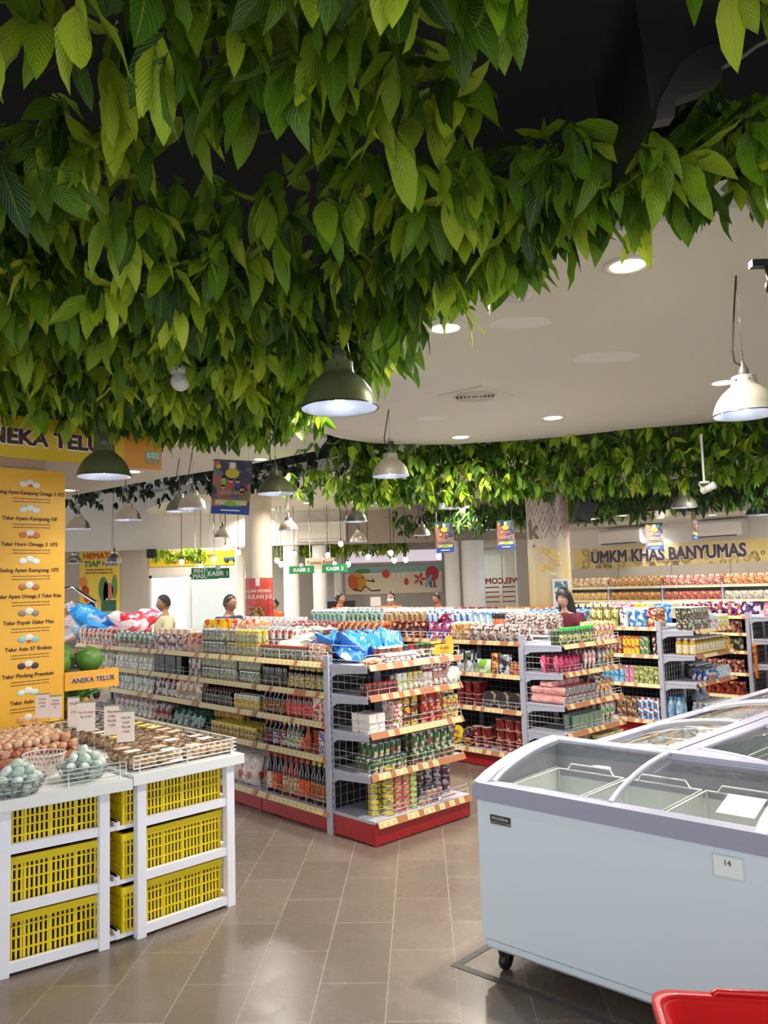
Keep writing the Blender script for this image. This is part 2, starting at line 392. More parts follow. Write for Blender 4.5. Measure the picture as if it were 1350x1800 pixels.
def leaves(name, nodes, mat, rng, L0=.17, W0=.062, rows=6, half=2, label=None, cat='foliage', per=(4, 7), tone=(.5, .28), extra=None):
    """nodes: spray tips (x,y,z). Every spray is a short stem with a whorl of hanging leaves."""
    nu = 2 * half + 1
    us = np.linspace(-1, 1, nu); ts = np.linspace(0, 1, rows + 1)
    allv = []; alluv = []; tones = []
    for nd in nodes:
        k = rng.integers(*per); az0 = rng.uniform(0, 2 * math.pi); tb = np.clip(rng.normal(*tone), 0, 1)
        drop = rng.uniform(.02, .1)
        for j in range(k):
            az = az0 + (j - (k - 1) / 2) * rng.uniform(.45, .8) + rng.normal(0, .15)
            th = rng.uniform(.08, .95) if rng.random() < .8 else rng.uniform(.9, 1.8)          # from straight down
            d = np.array([math.sin(th) * math.cos(az), math.sin(th) * math.sin(az), -math.cos(th)])
            side = np.cross(d, [math.cos(az), math.sin(az), 1.0 if th < .1 else .0]); 
            if np.linalg.norm(side) < 1e-3: side = np.array([-math.sin(az), math.cos(az), 0])
            side = side / np.linalg.norm(side)
            ro = rng.normal(0, .5); nrm = np.cross(side, d)
            side = side * math.cos(ro) + nrm * math.sin(ro); nrm = np.cross(side, d)
            Ln = L0 * rng.uniform(.6, 1.2); Wd = W0 * Ln / L0 * rng.uniform(.8, 1.15) * .5
            bend = rng.normal(.35, .35); fold = rng.uniform(.1, .5); wave = rng.uniform(0, .12)
            base = np.array(nd) + np.array([0, 0, -drop * rng.random()]) + d * .015
            w = (np.sin(np.pi * ts ** .82) ** .85) * Wd; w[0] = .002; w[-1] = .0
            T, S = np.meshgrid(ts, us, indexing='ij')
            ww = w[:, None] * S
            along = T * Ln
            z = np.abs(ww) * fold + wave * Ln * np.sin(T * 14 + j) * np.abs(S) * .35 - bend * Ln * T ** 2 * .5
            sl = along * (1 - .12 * bend * bend * T)
            P = base + sl[..., None] * d + ww[..., None] * side + z[..., None] * nrm
            allv.append(P.reshape(-1, 3)); alluv.append(np.stack([(S * .5 + .5), T], -1).reshape(-1, 2))
            tones.append(np.clip(tb + rng.normal(0, .12), 0, 1))
    n = len(allv); npv = (rows + 1) * nu
    Vv = np.concatenate(allv); UVv = np.concatenate(alluv)
    i = np.arange(rows)[:, None] * nu + np.arange(nu - 1)[None]
    q = np.stack([i, i + 1, i + nu + 1, i + nu], -1).reshape(-1, 4)
    F = (q[None] + (np.arange(n) * npv)[:, None, None]).reshape(-1, 4)
    me = bpy.data.meshes.new(name); me.vertices.add(len(Vv)); me.vertices.foreach_set('co', Vv.ravel().astype(np.float32))
    me.loops.add(F.size); me.loops.foreach_set('vertex_index', F.ravel().astype(np.int32))
    me.polygons.add(len(F)); me.polygons.foreach_set('loop_start', (np.arange(len(F)) * 4).astype(np.int32))
    me.polygons.foreach_set('loop_total', np.full(len(F), 4, np.int32)); me.polygons.foreach_set('use_smooth', np.ones(len(F), bool))
    me.materials.append(mat); me.update(calc_edges=True)
    uvl = me.uv_layers.new(name='UVMap'); uvl.data.foreach_set('uv', UVv[F.ravel()].ravel().astype(np.float32))
    at = me.attributes.new('tone', 'FLOAT', 'POINT'); at.data.foreach_set('value', np.repeat(np.array(tones, np.float32), npv))
    o = put(name, me); stuff(o)
    if label: tag(o, label, cat)
    return o
def inpoly(x, y, P):
    c = False; j = len(P) - 1
    for i in range(len(P)):
        if (P[i][1] > y) != (P[j][1] > y) and x < (P[j][0] - P[i][0]) * (y - P[i][1]) / (P[j][1] - P[i][1]) + P[i][0]: c = not c
        j = i
    return c
def sample(P, n, rng, zf, holes=(), seedn=0):
    xs = [p[0] for p in P]; ys = [p[1] for p in P]; out = []
    while len(out) < n:
        x = rng.uniform(min(xs), max(xs)); y = rng.uniform(min(ys), max(ys))
        if not inpoly(x, y, P): continue
        if any((x - h[0]) ** 2 + (y - h[1]) ** 2 < h[2] ** 2 for h in holes): continue
        out.append((x, y, zf(x, y)))
    return out
rng = np.random.default_rng(5)
BND = [(-150, 730), (0, 725), (100, 712), (200, 745), (300, 770), (400, 752), (470, 762), (540, 735), (560, 690), (600, 645), (650, 625), (700, 585), (750, 520), (830, 470), (900, 415), (960, 385), (1040, 365), (1100, 325), (1200, 318), (1290, 305), (1350, 300), (1500, 270)]
near_poly = [tuple(atZ(x, y - 12, 3.02))[:2] for x, y in BND] + [(2.9, 1.0), (-3.2, 1.0), (-4.4, 5.0)]
holes = [(*tuple(atZ(x, y, 3.15))[:2], r) for x, y, r in ((372, 262, .28), (10, 80, .26), (1010, 25, .34), (540, 215, .18), (1200, 85, .42), (230, 20, .12), (470, 480, .12))]
def znear(x, y):
    lump = math.sin(x * 3.1 + 1.3 * y) * math.cos(y * 2.7 - x) * .07
    return 3.08 + lump + rng.uniform(-.10, .22)
nodes = sample(near_poly, 2300, rng, znear, holes)
# extra, lower sprays along the rim of the canopy
for (xa, ya), (xb, yb) in zip(BND, BND[1:]):
    for t in np.linspace(0, 1, 16):
        p = atZ(xa + (xb - xa) * t, ya + (yb - ya) * t - 16, 3.0); nodes.append((p.x + rng.normal(0, .1), p.y + rng.normal(0, .14) - .1, 3.02 + rng.uniform(-.08, .2)))
leaves('leaf_canopy', nodes, LEAF, rng, L0=.185, W0=.07, label='dense canopy of glossy green artificial leaves hanging over the front of the shop', tone=(.45, .34))
# brown twigs in the canopy
mb = MB(); BARK = M('#4a3626', .8, bump=.3, scale=40)
for k in range(46):
    x, y, z = nodes[k * 31]; z += .12; d = rng.uniform(0, 6.28); pts = [(x, y, z)]
    for j in range(4):
        d += rng.normal(0, .35); x += .13 * math.cos(d); y += .13 * math.sin(d); z += rng.uniform(-.03, .04); pts.append((x, y, z))
    mb.tube(pts, [.009, .008, .006, .005, .003], BARK, 5)
mb.build('twigs', bpy.data.objects['leaf_canopy'])
def ring(name, pts, z0, z1, n, mat, label, dx=.35, tone=(.5, .28), L0=.17, half=2, rows=6, zt=CZ, W0=.062):
    P = [atZ(x, y, zt) for x, y in pts]; nd = []
    seg = [(a, b, (b - a).length) for a, b in zip(P, P[1:])]; tot = sum(s[2] for s in seg)
    for a, b, l in seg:
        for _ in range(int(n * l / tot)):
            t = rng.random(); p = a.lerp(b, t); nd.append((p.x + rng.normal(0, dx * .3), p.y + rng.uniform(.04, dx), rng.uniform(z0, z1)))
    return leaves(name, nd, mat, rng, label=label, tone=tone, L0=L0, half=half, rows=rows, W0=W0)
ring('leaf_garland', FAR_EDGE[3:], 2.8, 3.5, 950, LEAF, 'thick green leaf garland behind the far edge of the round white ceiling', dx=.6, tone=(.36, .27), rows=5, half=1)
ring('leaf_garland', [(500, 792), (560, 802), (620, 812), (720, 820), (800, 822)], 2.95, 3.25, 90, LEAF, 'smaller leaf garland trailing under the tip of the round white ceiling', dx=.5, tone=(.45, .25), rows=5, half=1)
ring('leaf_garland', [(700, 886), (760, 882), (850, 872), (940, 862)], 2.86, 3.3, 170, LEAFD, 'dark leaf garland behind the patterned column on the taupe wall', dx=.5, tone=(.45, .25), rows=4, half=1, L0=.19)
nd = []
for _ in range(520):
    q = WA - V * (1.5 + rng.uniform(0, .5)) - U * rng.uniform(-.8, 8.5); nd.append((q.x, q.y, rng.uniform(2.74, 3.15)))
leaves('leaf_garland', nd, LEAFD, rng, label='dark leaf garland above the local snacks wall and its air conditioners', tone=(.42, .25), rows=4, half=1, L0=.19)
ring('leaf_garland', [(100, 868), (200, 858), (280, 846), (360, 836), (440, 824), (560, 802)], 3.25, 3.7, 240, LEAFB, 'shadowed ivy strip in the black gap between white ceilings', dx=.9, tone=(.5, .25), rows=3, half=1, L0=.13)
def far_gar(pts, Y, z0, z1, n, label, tn=(.6, .2)):
    nd = []
    xa, xb = X_(pts[0], Y), X_(pts[1], Y)
    for _ in range(n): nd.append((rng.uniform(xa, xb), Y + rng.uniform(-.15, .15), rng.uniform(z0, z1)))
    return leaves('leaf_garland', nd, LEAF, rng, label=label, tone=tn, rows=3, half=1, L0=.17)
far_gar((270, 365), 17.6, 2.5, 2.75, 60, 'light green leaf garland over the yellow delivery banner')
far_gar((480, 720), 17.6, 2.5, 2.8, 150, 'light green leaf garland above the cashier signs')
# ------------------------------------------------------------------ chest freezers
FZB = M('#dbe7f0', .32, var=.015, scale=3, coat=.3); FZG = M('#a2a2b6', .3, var=.02, coat=.4); FZL = M('#b9bac8', .28, coat=.4)
FZIN = M('#e4e8e6', .5); WIREW = M('#dcdedb', .35)
def arc_prof(D, z0, z1, n=8):
    """curved glass section: low front edge to the high back rail"""
    return [(D * i / n, z0 + (z1 - z0) * math.sin(math.pi / 2 * (i / n) ** .8)) for i in range(n + 1)]
def freezer(label, T, W=1.25, D=.66, zt0=.79, zt1=.9, baskets=3, caster=True, body=FZB):
    root = thing('chest_freezer', label, 'freezer'); root.matrix_world = T
    wall_t = .05
    b = MB()   # tub: outer and inner walls
    b.rbox(0, W, 0, D, .1, .16, body, .03)
    for x0, x1, y0, y1 in ((0, W, 0, wall_t), (0, W, D - wall_t, D), (0, wall_t, wall_t, D - wall_t), (W - wall_t, W, wall_t, D - wall_t)):
        b.box(x0, x1, y0, y1, .14, .745, body)
    b.box(.05, W - .05, .05, D - .05, .3, .31, FZIN)
    b.build('body', root)
    l = MB()
    for x0, x1, y0, y1 in ((.051, W - .051, .051, .056), (.051, W - .051, D - .056, D - .051), (.051, .056, .056, D - .056), (W - .056, W - .051, .056, D - .056)):
        l.box(x0, x1, y0, y1, .31, .78, FZIN)
    l.build('liner', root)
    # plastic rim all round, side cheeks follow the glass
    r = MB(); pr = [(-.012, .737), (-.018, .76), (-.016, .795), (.0, .812), (.045, .812), (.055, .79), (.055, .737)]
    r.xz([(0, 0)] * 0 or [(-.012, .737), (W + .012, .737), (W + .016, .76), (W + .012, .80), (W - .01, .812), (.01, .812), (-.012, .80), (-.016, .76)], -.014, .055, FZG)
    arc = arc_prof(D, .80, zt1)
    def cheek(xa, xb):
        lo = [(0, .737), (D, .737)]; pts = [(y, z) for y, z in lo] + [(y, z + .012) for y, z in reversed(arc)]
        n = len(pts); vs = [(xa, y, z) for y, z in pts] + [(xb, y, z) for y, z in pts]
        r.add(vs, [tuple(reversed(range(n))), tuple(range(n, 2 * n))] + [(i, (i + 1) % n, n + (i + 1) % n, n + i) for i in range(n)], FZL)
    cheek(-.014, .05); cheek(W - .05, W + .014)
    r.box(-.01, W + .01, D - .06, D + .014, .737, zt1 + .012, FZG)
    r.build('rim', root)
    # two sliding curved glass lids, one frame over the other
    half = W / 2
    for i, (xa, xb, dz) in enumerate(((.05, half + .02, .004), (half - .02, W - .05, -.012))):
        lid = MB(); A = arc_prof(D - .1, .80 + dz, zt1 + dz)
        vs = []; fs = []
        for y, z in A: vs += [(xa, y + .045, z), (xb, y + .045, z)]
        for j in range(len(A) - 1): fs.append((2 * j, 2 * j + 1, 2 * j + 3, 2 * j + 2))
        g = MB(); g.add([v for v in vs], fs, GLASS, None, True)
        f = MB()
        for xe in (xa + .012, xb - .012):
            f.tube([(xe, y + .045, z + .004) for y, z in A], .012, FZL, 6)
        f.tube([(xa, A[-1][0] + .045, A[-1][1]), (xb, A[-1][0] + .045, A[-1][1])], .01, FZG, 5)
        f.tube([(xa, .045, A[0][1] + .004), (xb, .045, A[0][1] + .004)], .009, FZG, 5)
        fo = f.build('lid_frame', root); g.build('lid_glass', fo)
    # hanging wire baskets
    for k in range(baskets):
        xa = .08 + (W - .16) / baskets * k; xb = xa + (W - .16) / baskets - .02; w = MB()
        zt, zb, ya, yb = .775, .44, .08, D - .09
        w.tube([(xa, ya, zt), (xb, ya, zt), (xb, yb, zt), (xa, yb, zt)], .0045, WIREW, 5, closed=True)
        w.tube([(xa + .05, yb, zt), (xa + .07, yb, zt + .03), (xb - .07, yb, zt + .03), (xb - .05, yb, zt)], .0045, WIREW, 5)
        w.tube([(xa + .02, ya + .02, zb), (xb - .02, ya + .02, zb), (xb - .02, yb - .02, zb), (xa + .02, yb - .02, zb)], .004, WIREW, 5, closed=True)
        for px, py, qx, qy in ((xa, ya, .02, .02), (xb, ya, -.02, .02), (xb, yb, -.02, -.02), (xa, yb, .02, -.02)):
            w.tube([(px, py, zt), (px + qx, py + qy, zb)], .0045, WIREW, 5)
        for q in range(1, 9):
            x = xa + .02 + (xb - xa - .04) * q / 9
            w.tube([(x, ya + .01, zt - .22), (x, ya + .02, zb), (x, yb - .02, zb), (x, yb - .01, zt - .22)], .002, WIREW, 4)
        for q in range(1, 5):
            y = ya + .02 + (yb - ya - .04) * q / 5; w.tube([(xa + .02, y, zb), (xb - .02, y, zb)], .002, WIREW, 4)
        for z in (zt - .22, zt - .28): w.tube([(xa + .012, ya + .012, z), (xb - .012, ya + .012, z), (xb - .012, yb - .012, z), (xa + .012, yb - .012, z)], .002, WIREW, 4, closed=True)
        w.build('wire_basket', root)
    if caster:
        for x, y in ((.07, .07), (W - .07, .07), (.07, D - .07), (W - .07, D - .07)):
            c = MB(); c.lathe([(.0, -.014), (.036, -.014), (.04, -.008), (.04, .008), (.036, .014), (0, .014)], M('#1a1a1a', .4), 18, Matrix.Translation((x, y, .04)) @ Matrix.Rotation(R(90), 4, 'Y'))
            for s in (-1, 1): c.xz([(x - .03, .1), (x + .045, .1), (x + .02, .03), (x + .005, .022), (x - .012, .035)], y - .002 + s * .02, y + .002 + s * .02, BLACK)
            c.box(x - .04, x + .05, y - .035, y + .035, .092, .1, BLACK)
            c.lathe([(.007, -.025), (.007, .025)], CHROME, 8, Matrix.Translation((x, y, .04)) @ Matrix.Rotation(R(90), 4, 'X'))
            c.build('caster', root)
    return root
F0 = Vector((.379, 3.673, 0)); FA = 136.8 - 180
TF = FR(F0, FA)
fz = freezer('white chest freezer with curved glass lid in front, numbered 14, standing on casters', TF)
# badge and number card
badge = MB(); badge.rbox(.07, .178, -.004, 0, .642, .682, M('#8f867c', .3, .6), .0015); badge.box(.072, .176, -.0045, -.003, .656, .680, BLACK)
bo = badge.build('badge', fz); bo.matrix_local = Matrix.Shear('XY', 4, (0, 0)) if 0 else Matrix.Identity(4)
text(bo, 'MODENA', .0135, .124, -.005, .668, M('#e2e0dc', .3, .5), .012, xs=1.1, extrude=.0004)
text(bo, 'PROFESSIONAL', .006, .124, -.0045, .649, M('#4a443e', .4), xs=1.2, extrude=.0003)
card = MB(); card.rbox(1.045, 1.155, -.003, 0, .632, .712, M('#cfe0d6', .2), .002); card.box(1.05, 1.15, -.0036, -.002, .638, .706, M('#eef2f2', .5))
co = card.build('number_card', fz); text(co, '14', .02, 1.098, -.004, .685, M('#333333', .5), .01, extrude=.0003)
# frozen packs and a taped paper on the glass
def pouch_mesh(w, h, t, mats, seed=0, nx=6, nz=7, name='pouch', crimp=.92, jit=.12, seal=None):
    """stand-up pouch: two bulged faces pinched along the sides and the top seal, front towards -y"""
    r = random.Random(seed); b = MB(); m = mats
    def th(u, v):
        e = max(0, 1 - abs(2 * u - 1) ** 3.2); top = (1 - v) ** .55 if v > .0 else 1
        return t / 2 * e * (.35 + .65 * math.sin(math.pi * min(1, (1 - v) * 1.15 + .12))) * (1 if v < crimp else 0)
    jj = {(i, j): r.uniform(-1, 1) * t * jit for i in range(nx + 1) for j in range(nz + 1)}
    jx = {(i, j): r.uniform(-1, 1) * w * .02 for i in range(nx + 1) for j in range(nz + 1)}
    vs = []
    for s in (-1, 1):
        for j in range(nz + 1):
            for i in range(nx + 1):
                u, v = i / nx, j / nz
                tt = th(u, v)
                inner = 0 < i < nx and 0 < j < nz
                vs.append(((u - .5) * w * (1 - .06 * math.sin(math.pi * v)) + (jx[i, j] if j > 0 else 0), s * (tt + .0008) + (jj[i, j] if inner else 0) + (jj[i, nz] * .6 if j == nz else 0), v * h))
    k = (nx + 1) * (nz + 1); f1 = []; f2 = []
    for j in range(nz):
        for i in range(nx):
            a = j * (nx + 1) + i; f1.append((a, a + 1, a + nx + 2, a + nx + 1)); f2.append((k + a + 1, k + a, k + a + nx + 1, k + a + nx + 2))
    b.add(vs, f1 + f2, m, None, True)
    ed = []
    for j in range(nz): ed.append((j * (nx + 1), (j + 1) * (nx + 1), k + (j + 1) * (nx + 1), k + j * (nx + 1))); q = j * (nx + 1) + nx; ed.append((q + nx + 1, q, k + q, k + q + nx + 1))
    for i in range(nx): ed.append((i + 1, i, k + i, k + i + 1)); q = nz * (nx + 1) + i; ed.append((q, q + 1, k + q + 1, k + q))
    b.add(vs, ed, m)
    return b.mesh(name)
def bag_mesh(w, h, t, m, seed=0, n=14, name='bag'):
    """soft filled bag: pillow with crumpled skin and a flat crimped end"""
    r = random.Random(seed); ph = [r.uniform(0, 6.28) for _ in range(6)]; b = MB(); vs = []
    for s in (-1, 1):
        for j in range(n + 1):
            for i in range(n + 1):
                u, v = i / n * 2 - 1, j / n * 2 - 1
                e = max(0, 1 - abs(u) ** 3.5) ** .55 * max(0, 1 - abs(v) ** 3.5) ** .55
                cr = .16 * math.sin(7 * u + 3 * v + ph[0]) * math.sin(5 * v - 2 * u + ph[1]) + .10 * math.sin(13 * u + ph[2] + 4 * v * s) + .08 * math.sin(15 * v + 5 * u + ph[3])
                vs.append((w / 2 * u * (1 - .07 * v * v + .02 * math.sin(9 * v + ph[4])), s * (t / 2 * e * (1 + cr) + .001) + .012 * math.sin(3 * u + ph[5]) * abs(v) ** 2, h / 2 * (1 + v * (1 - .06 * u * u))))
    k = (n + 1) ** 2; f = []
    for j in range(n):
        for i in range(n):
            a = j * (n + 1) + i; f += [(a, a + 1, a + n + 2, a + n + 1), (k + a + 1, k + a, k + a + n + 1, k + a + n + 2)]
    b.add(vs, f, m, None, True)
    ed = []
    for j in range(n): q = j * (n + 1); ed.append((q, q + n + 1, k + q + n + 1, k + q)); q += n; ed.append((q + n + 1, q, k + q, k + q + n + 1))
    for i in range(n): ed.append((i + 1, i, k + i, k + i + 1)); q = n * (n + 1) + i; ed.append((q, q + 1, k + q + 1, k + q))
    b.add(vs, ed, m); return b.mesh(name)
me = pouch_mesh(.2, .26, .05, PK(['#7b4a3a', '#a8705c', '#d9b9a4', '#5b2f28'], 18), 3)
o = put('meat_pack', me, T=TF @ Matrix.Translation((.96, .3, .475)) @ Matrix.Rotation(R(-85), 4, 'X') @ Matrix.Rotation(R(70), 4, 'Y')); tag(o, 'vacuum pack of brownish frozen meat lying in a freezer wire basket', 'frozen food')
b = MB(); A = arc_prof(.56, .79, .888)
pv = [(1.02, A[1][0] + .05, A[1][1] + .002), (1.16, A[1][0] + .05, A[1][1] + .002), (1.16, A[3][0] + .05, A[3][1] + .004), (1.02, A[3][0] + .05, A[3][1] + .004)]
PAPER = M('#eceae4', .6)
b.add(pv + [(x, y, z + .001) for x, y, z in pv], [(0, 1, 2, 3), (7, 6, 5, 4), (0, 1, 5, 4), (1, 2, 6, 5), (2, 3, 7, 6), (3, 0, 4, 7)], PAPER)
b.build('taped_note', fz)
# two freezers standing back to back behind the first, lengthwise
TFb = FR(atZ(1187, 1323, 0.9).to_2d().to_3d(), 0)
g0 = atZ(1180, 1325, .9); g0.z = 0
v2 = Vector((math.cos(R(44.8)), math.sin(R(44.8)), 0)); n2 = Vector((-v2.y, v2.x, 0))
E_ = g0 + v2 * .06
# left one: viewer on its -x side; its x axis runs away from us reversed
def place(o_, xdir, ydir, org): return Matrix(((xdir.x, ydir.x, 0, org.x), (xdir.y, ydir.y, 0, org.y), (0, 0, 1, 0), (0, 0, 0, 1)))
Ll = 1.75
freezer('chest freezer full of packs behind the one numbered 14, its lids facing the gondolas', place(0, -v2, -n2, E_ + v2 * Ll + n2 * .66), W=Ll, baskets=4)
freezer('chest freezer directly behind number 14, standing back to back with another freezer', place(0, v2, n2, E_ - n2 * .68), W=Ll, baskets=4)
freezer('last chest freezer of the block, beside the water bottle shelves', place(0, -v2, -n2, E_ + v2 * (Ll * 2 + .06) + n2 * .66), W=Ll, baskets=4)
FZP = [PK(['#6e5a48', '#a99580', '#d8cdbd', '#8b6f55'], 25), PK(['#c98a4a', '#e3c08f', '#8d4f2b'], 20), PK(['#9ba3a3', '#d5dad8', '#6c7273'], 25)]
fzm = [pouch_mesh(.16, .22, .05, FZP[i % 3], i) for i in range(6)]
for k in range(26):
    s = .14 + .118 * k; side = k % 2
    if s > 3.35: break
    p = E_ + v2 * (s if s < 1.7 else s + .1) + n2 * (.2 + .22 * side); T = Matrix.Translation((p.x, p.y, .62 + .02 * (k % 3))) @ Matrix.Rotation(R(44 + 20 * math.sin(k)), 4, 'Z') @ Matrix.Rotation(R(-70), 4, 'X')
    tag(put('frozen_pack', fzm[k % 6], T=T), 'frozen pack seen under the glass lids of the freezer facing the gondolas', 'frozen food', 'frozen packs under the freezer glass')

# red shopping basket in the lower corner
RB = M('#d0181f', .35, coat=.4)
rb = thing('shopping_basket', 'red plastic shopping basket in the lower corner, in front of the freezer', 'basket')
bc = atZ(1330, 1800, .72) ; bc.x += .045; rb.matrix_world = FR((bc.x, bc.y, .475), -10)
def rring(hx, hy, z, r=.05, n=5):
    p = []
    for sx, sy, a0 in ((1, 1, 0), (-1, 1, 90), (-1, -1, 180), (1, -1, 270)):
        for i in range(n + 1): a = R(a0 + 90 * i / n); p.append((sx * (hx - r) + r * math.cos(a), sy * (hy - r) + r * math.sin(a), z))
    return p
b = MB(); hx, hy = .19, .13
hx, hy = .225, .15
rings = [rring(hx * .8, hy * .8, 0), rring(hx * .97, hy * .96, .2), rring(hx * 1.0, hy, .22), rring(hx + .022, hy + .022, .222), rring(hx + .022, hy + .022, .198), rring(hx + .016, hy + .016, .198),
         rring(hx + .016, hy + .016, .214), rring(hx * .97 - .004, hy * .96 - .004, .214), rring(hx * .8 - .004, hy * .8 - .004, .004)]
k = len(rings[0]); vs = sum(rings, []); fs = [(j * k + i, j * k + (i + 1) % k, (j + 1) * k + (i + 1) % k, (j + 1) * k + i) for j in range(len(rings) - 1) for i in range(k)]
fs += [tuple(reversed(range(k))), tuple((len(rings) - 1) * k + i for i in range(k))]
b.add(vs, fs, RB, None, True)
for i in range(9):
    for z in (.05, .09, .13): x = -.14 + .035 * i; b.box(x, x + .02, -hy * .84 - .02 - z * .1, -hy * .84 - .012 - z * .1, z, z + .022, M('#8c0f14', .5))
b.build('tub', rb)
h = MB(); h.tube([(-.10, hy + .014, .220), (-.09, hy + .016, .226), (.03, hy + .016, .226), (.04, hy + .014, .220)], .008, RB, 6); h.build('handle', rb)
# the basket stands on a stack of baskets below the frame
for i in range(2):
    c = rb.copy(); COL.objects.link(c); c.matrix_world = FR((bc.x, bc.y, .235 * i), -10)
    for ch in list(rb.children):
        if ch.name.startswith(('tub', 'handle')): d = ch.copy(); COL.objects.link(d); d.parent = c
    c['label'] = 'red shopping basket %s under the top basket of its stack' % ('directly' if i else 'on the floor'); 

# ------------------------------------------------------------------ egg tables with crates
INS = M('#2c2013', .8)
WF = M('#e6e6ef', .45, var=.04, scale=8); YEL = M('#e6cc12', .42, var=.04, scale=10, coat=.2)
def crate_mesh(w, d, h, rim=True):
    b = MB(); t = .006
    def panel(x0, x1, ax, pos, sgn):
        def bx(a0, a1, z0, z1, d0, d1):
            lo, hi = sorted((pos + sgn * d0, pos + sgn * d1))
            if ax == 'x': b.box(a0, a1, lo, hi, z0, z1, YEL)
            else: b.box(lo, hi, a0, a1, z0, z1, YEL)
        L = x1 - x0
        if rim: bx(x0 - .004, x1 + .004, h - .034, h, .008, -.006)
        bx(x0, x1, h - .004, h, -.010, .004)
        bx(x0, x1, 0, .012, 0, -.008)
        for q in (.27, .52, .74): bx(x0, x1, h * q - .0035, h * q + .0035, .004, -.006)
        nb = max(2, int(round(L / .125)))
        for i in range(nb + 1): a = x0 + (L - .012) * i / nb; bx(a, a + .012, 0, h, .002, -.008)
        for i in range(nb):
            a = x0 + L * i / nb + .012; ww = L / nb - .012; n = 5
            for j in range(n):
                s = a + ww * (j + .5) / n - .006; bx(s + .001, s + .0115, .006, h - .03 if rim else h, -.001, -.007)
    panel(0, w, 'x', 0, -1 if 0 else 1) if 0 else None
    panel(0, w, 'x', 0, -1); panel(0, w, 'x', d, 1); panel(0, d, 'y', 0, -1); panel(0, d, 'y', w, 1)
    b.box(.004, w - .004, .004, d - .004, 0, .006, YEL)
    b.box(.02, w - .02, .03, d - .03, .006, h - .03, INS)  # dark filling added so the gaps between slats look shaded
    return b.mesh('crate')
CR1 = crate_mesh(.5, .4, .215); CR2 = crate_mesh(.535, .4, .215)

def crate_table(label, T, xl, xr, top, crates, crx, shelf_x, depth=.45, posts=()):
    """white painted frame: front posts, three rails with trays behind, worktop"""
    root = thing('crate_table', label, 'table'); root.matrix_world = T
    for px in posts:
        p = MB(); p.rbox(px, px + .05, 0, .045, 0, top - .0505, WF, .004); p.build('leg', root)
        p = MB(); p.rbox(px, px + .05, depth + .05, depth + .095, 0, top - .0505, WF, .004); p.build('leg', root)
    r = MB()
    for z in (.016, .272, .533):
        r.box(posts[0] + .05, posts[-1], .006, .035, z, z + .042, WF)
        r.box(shelf_x[0], shelf_x[1], .046, depth + .048, z, z + .02, WF)
        r.box(shelf_x[0] - .018, shelf_x[0], .046, depth + .048, z, z + .04, WF); r.box(shelf_x[1], shelf_x[1] + .018, .046, depth + .048, z, z + .04, WF)
    r.box(posts[0] + .05, posts[-1], .02, .04, top - .065, top - .0505, WF)
    r.build('rails', root)
    return root
TR = FR((-1.276, 4.084, 0), 44.5); TL = FR((-1.758, 3.722, 0), 36.1)
rt_ = crate_table('white painted crate table carrying the egg packs', TR, -.02, .6, .80, 3, 0, (-.07, .55), posts=(0, .523))
lt_ = crate_table('white painted crate table carrying loose brown eggs and egg baskets', TL, 0, 0, .785, 3, 0, (-.42, .50), posts=(-.52, -.03, .415))
# worktops
TOPW = M('#dcdedd', .35, var=.03, scale=5, coat=.2)
def top_poly(root, pts, z0, z1):
    b = MB(); b.prism(pts, z0, z1, TOPW); b.build('worktop', root)
TRi = TR.inverted(); TLi = TL.inverted()
top_poly(rt_, [(-.035, -.03), (.62, -.03), (.62, 1.9), (-.035, 1.9)], .75, .80)
def seam(s): p = TLi @ (TR @ Vector((-.04, s, 0))); return (p.x, p.y)
top_poly(lt_, [(-.75, -.03), (seam(-.03)[0], seam(-.03)[1]), seam(.9), seam(1.56), (-.75, 1.40)], .735, .785)
CRL = crate_mesh(.47, .4, .172, False)
def put_crates(T, x, me, me2, where, big=YEL):
    for z, nm, m_ in ((.037, 'on the lowest rack', me), (.293, 'on the middle rack', me), (.554, 'squeezed under the worktop', me2)):
        tag(put('plastic_crate', m_, T=T @ Matrix.Translation((x, .05, z))), 'yellow slatted plastic crate %s of the %s' % (nm, where), 'crate')
CR1 = crate_mesh(.47, .4, .215)
CR2 = crate_mesh(.565, .4, .215); CRS = crate_mesh(.565, .4, .185, False)
put_crates(TR, -.055, CR2, CRS, 'egg pack table')
put_crates(TL, -.03, CR1, CRL, 'loose egg table'); put_crates(TL, -.49 + .07, crate_mesh(.37, .4, .215), crate_mesh(.37, .4, .172, False), 'loose egg table, frame side')
# wire fences
def fence(T, pts, z0, hgt, nm, label, n_posts):
    P = [Vector(p) for p in pts]; b = MB()
    for k in range(4):
        z = z0 + hgt - hgt * .72 * k / 3
        b.tube([(p.x, p.y, z) for p in P], .0032 if k in (0, 3) else .0026, WIREW, 5)
    tot = sum((b_ - a_).length for a_, b_ in zip(P, P[1:]))
    for a_, b_ in zip(P, P[1:]):
        n = max(1, int((b_ - a_).length / .24))
        for i in range(n + 1):
            q = a_.lerp(b_, (i + .12) / (n + .24)); b.tube([(q.x, q.y, z0 + .001), (q.x, q.y, z0 + hgt)], .0032, WIREW, 5)
    for e in (P[0], P[-1]): b.tube([(e.x, e.y, z0 + hgt * .28), (e.x, e.y, z0 + hgt)], .0032, WIREW, 5)
    o = b.build(nm); o.matrix_world = T; tag(o, label, 'wire rail'); return o
fence(TR, [(-.02, .0, 0), (.585, .0, 0), (.585, 1.84, 0)], .80, .085, 'wire_rail', 'white wire rail round the egg pack table, in front and along the gondola side', 3)
fence(TL, [(-.74, .0, 0), (seam(0)[0] - .02, .0, 0)], .785, .085, 'wire_rail', 'white wire rail along the front of the loose egg table', 3)
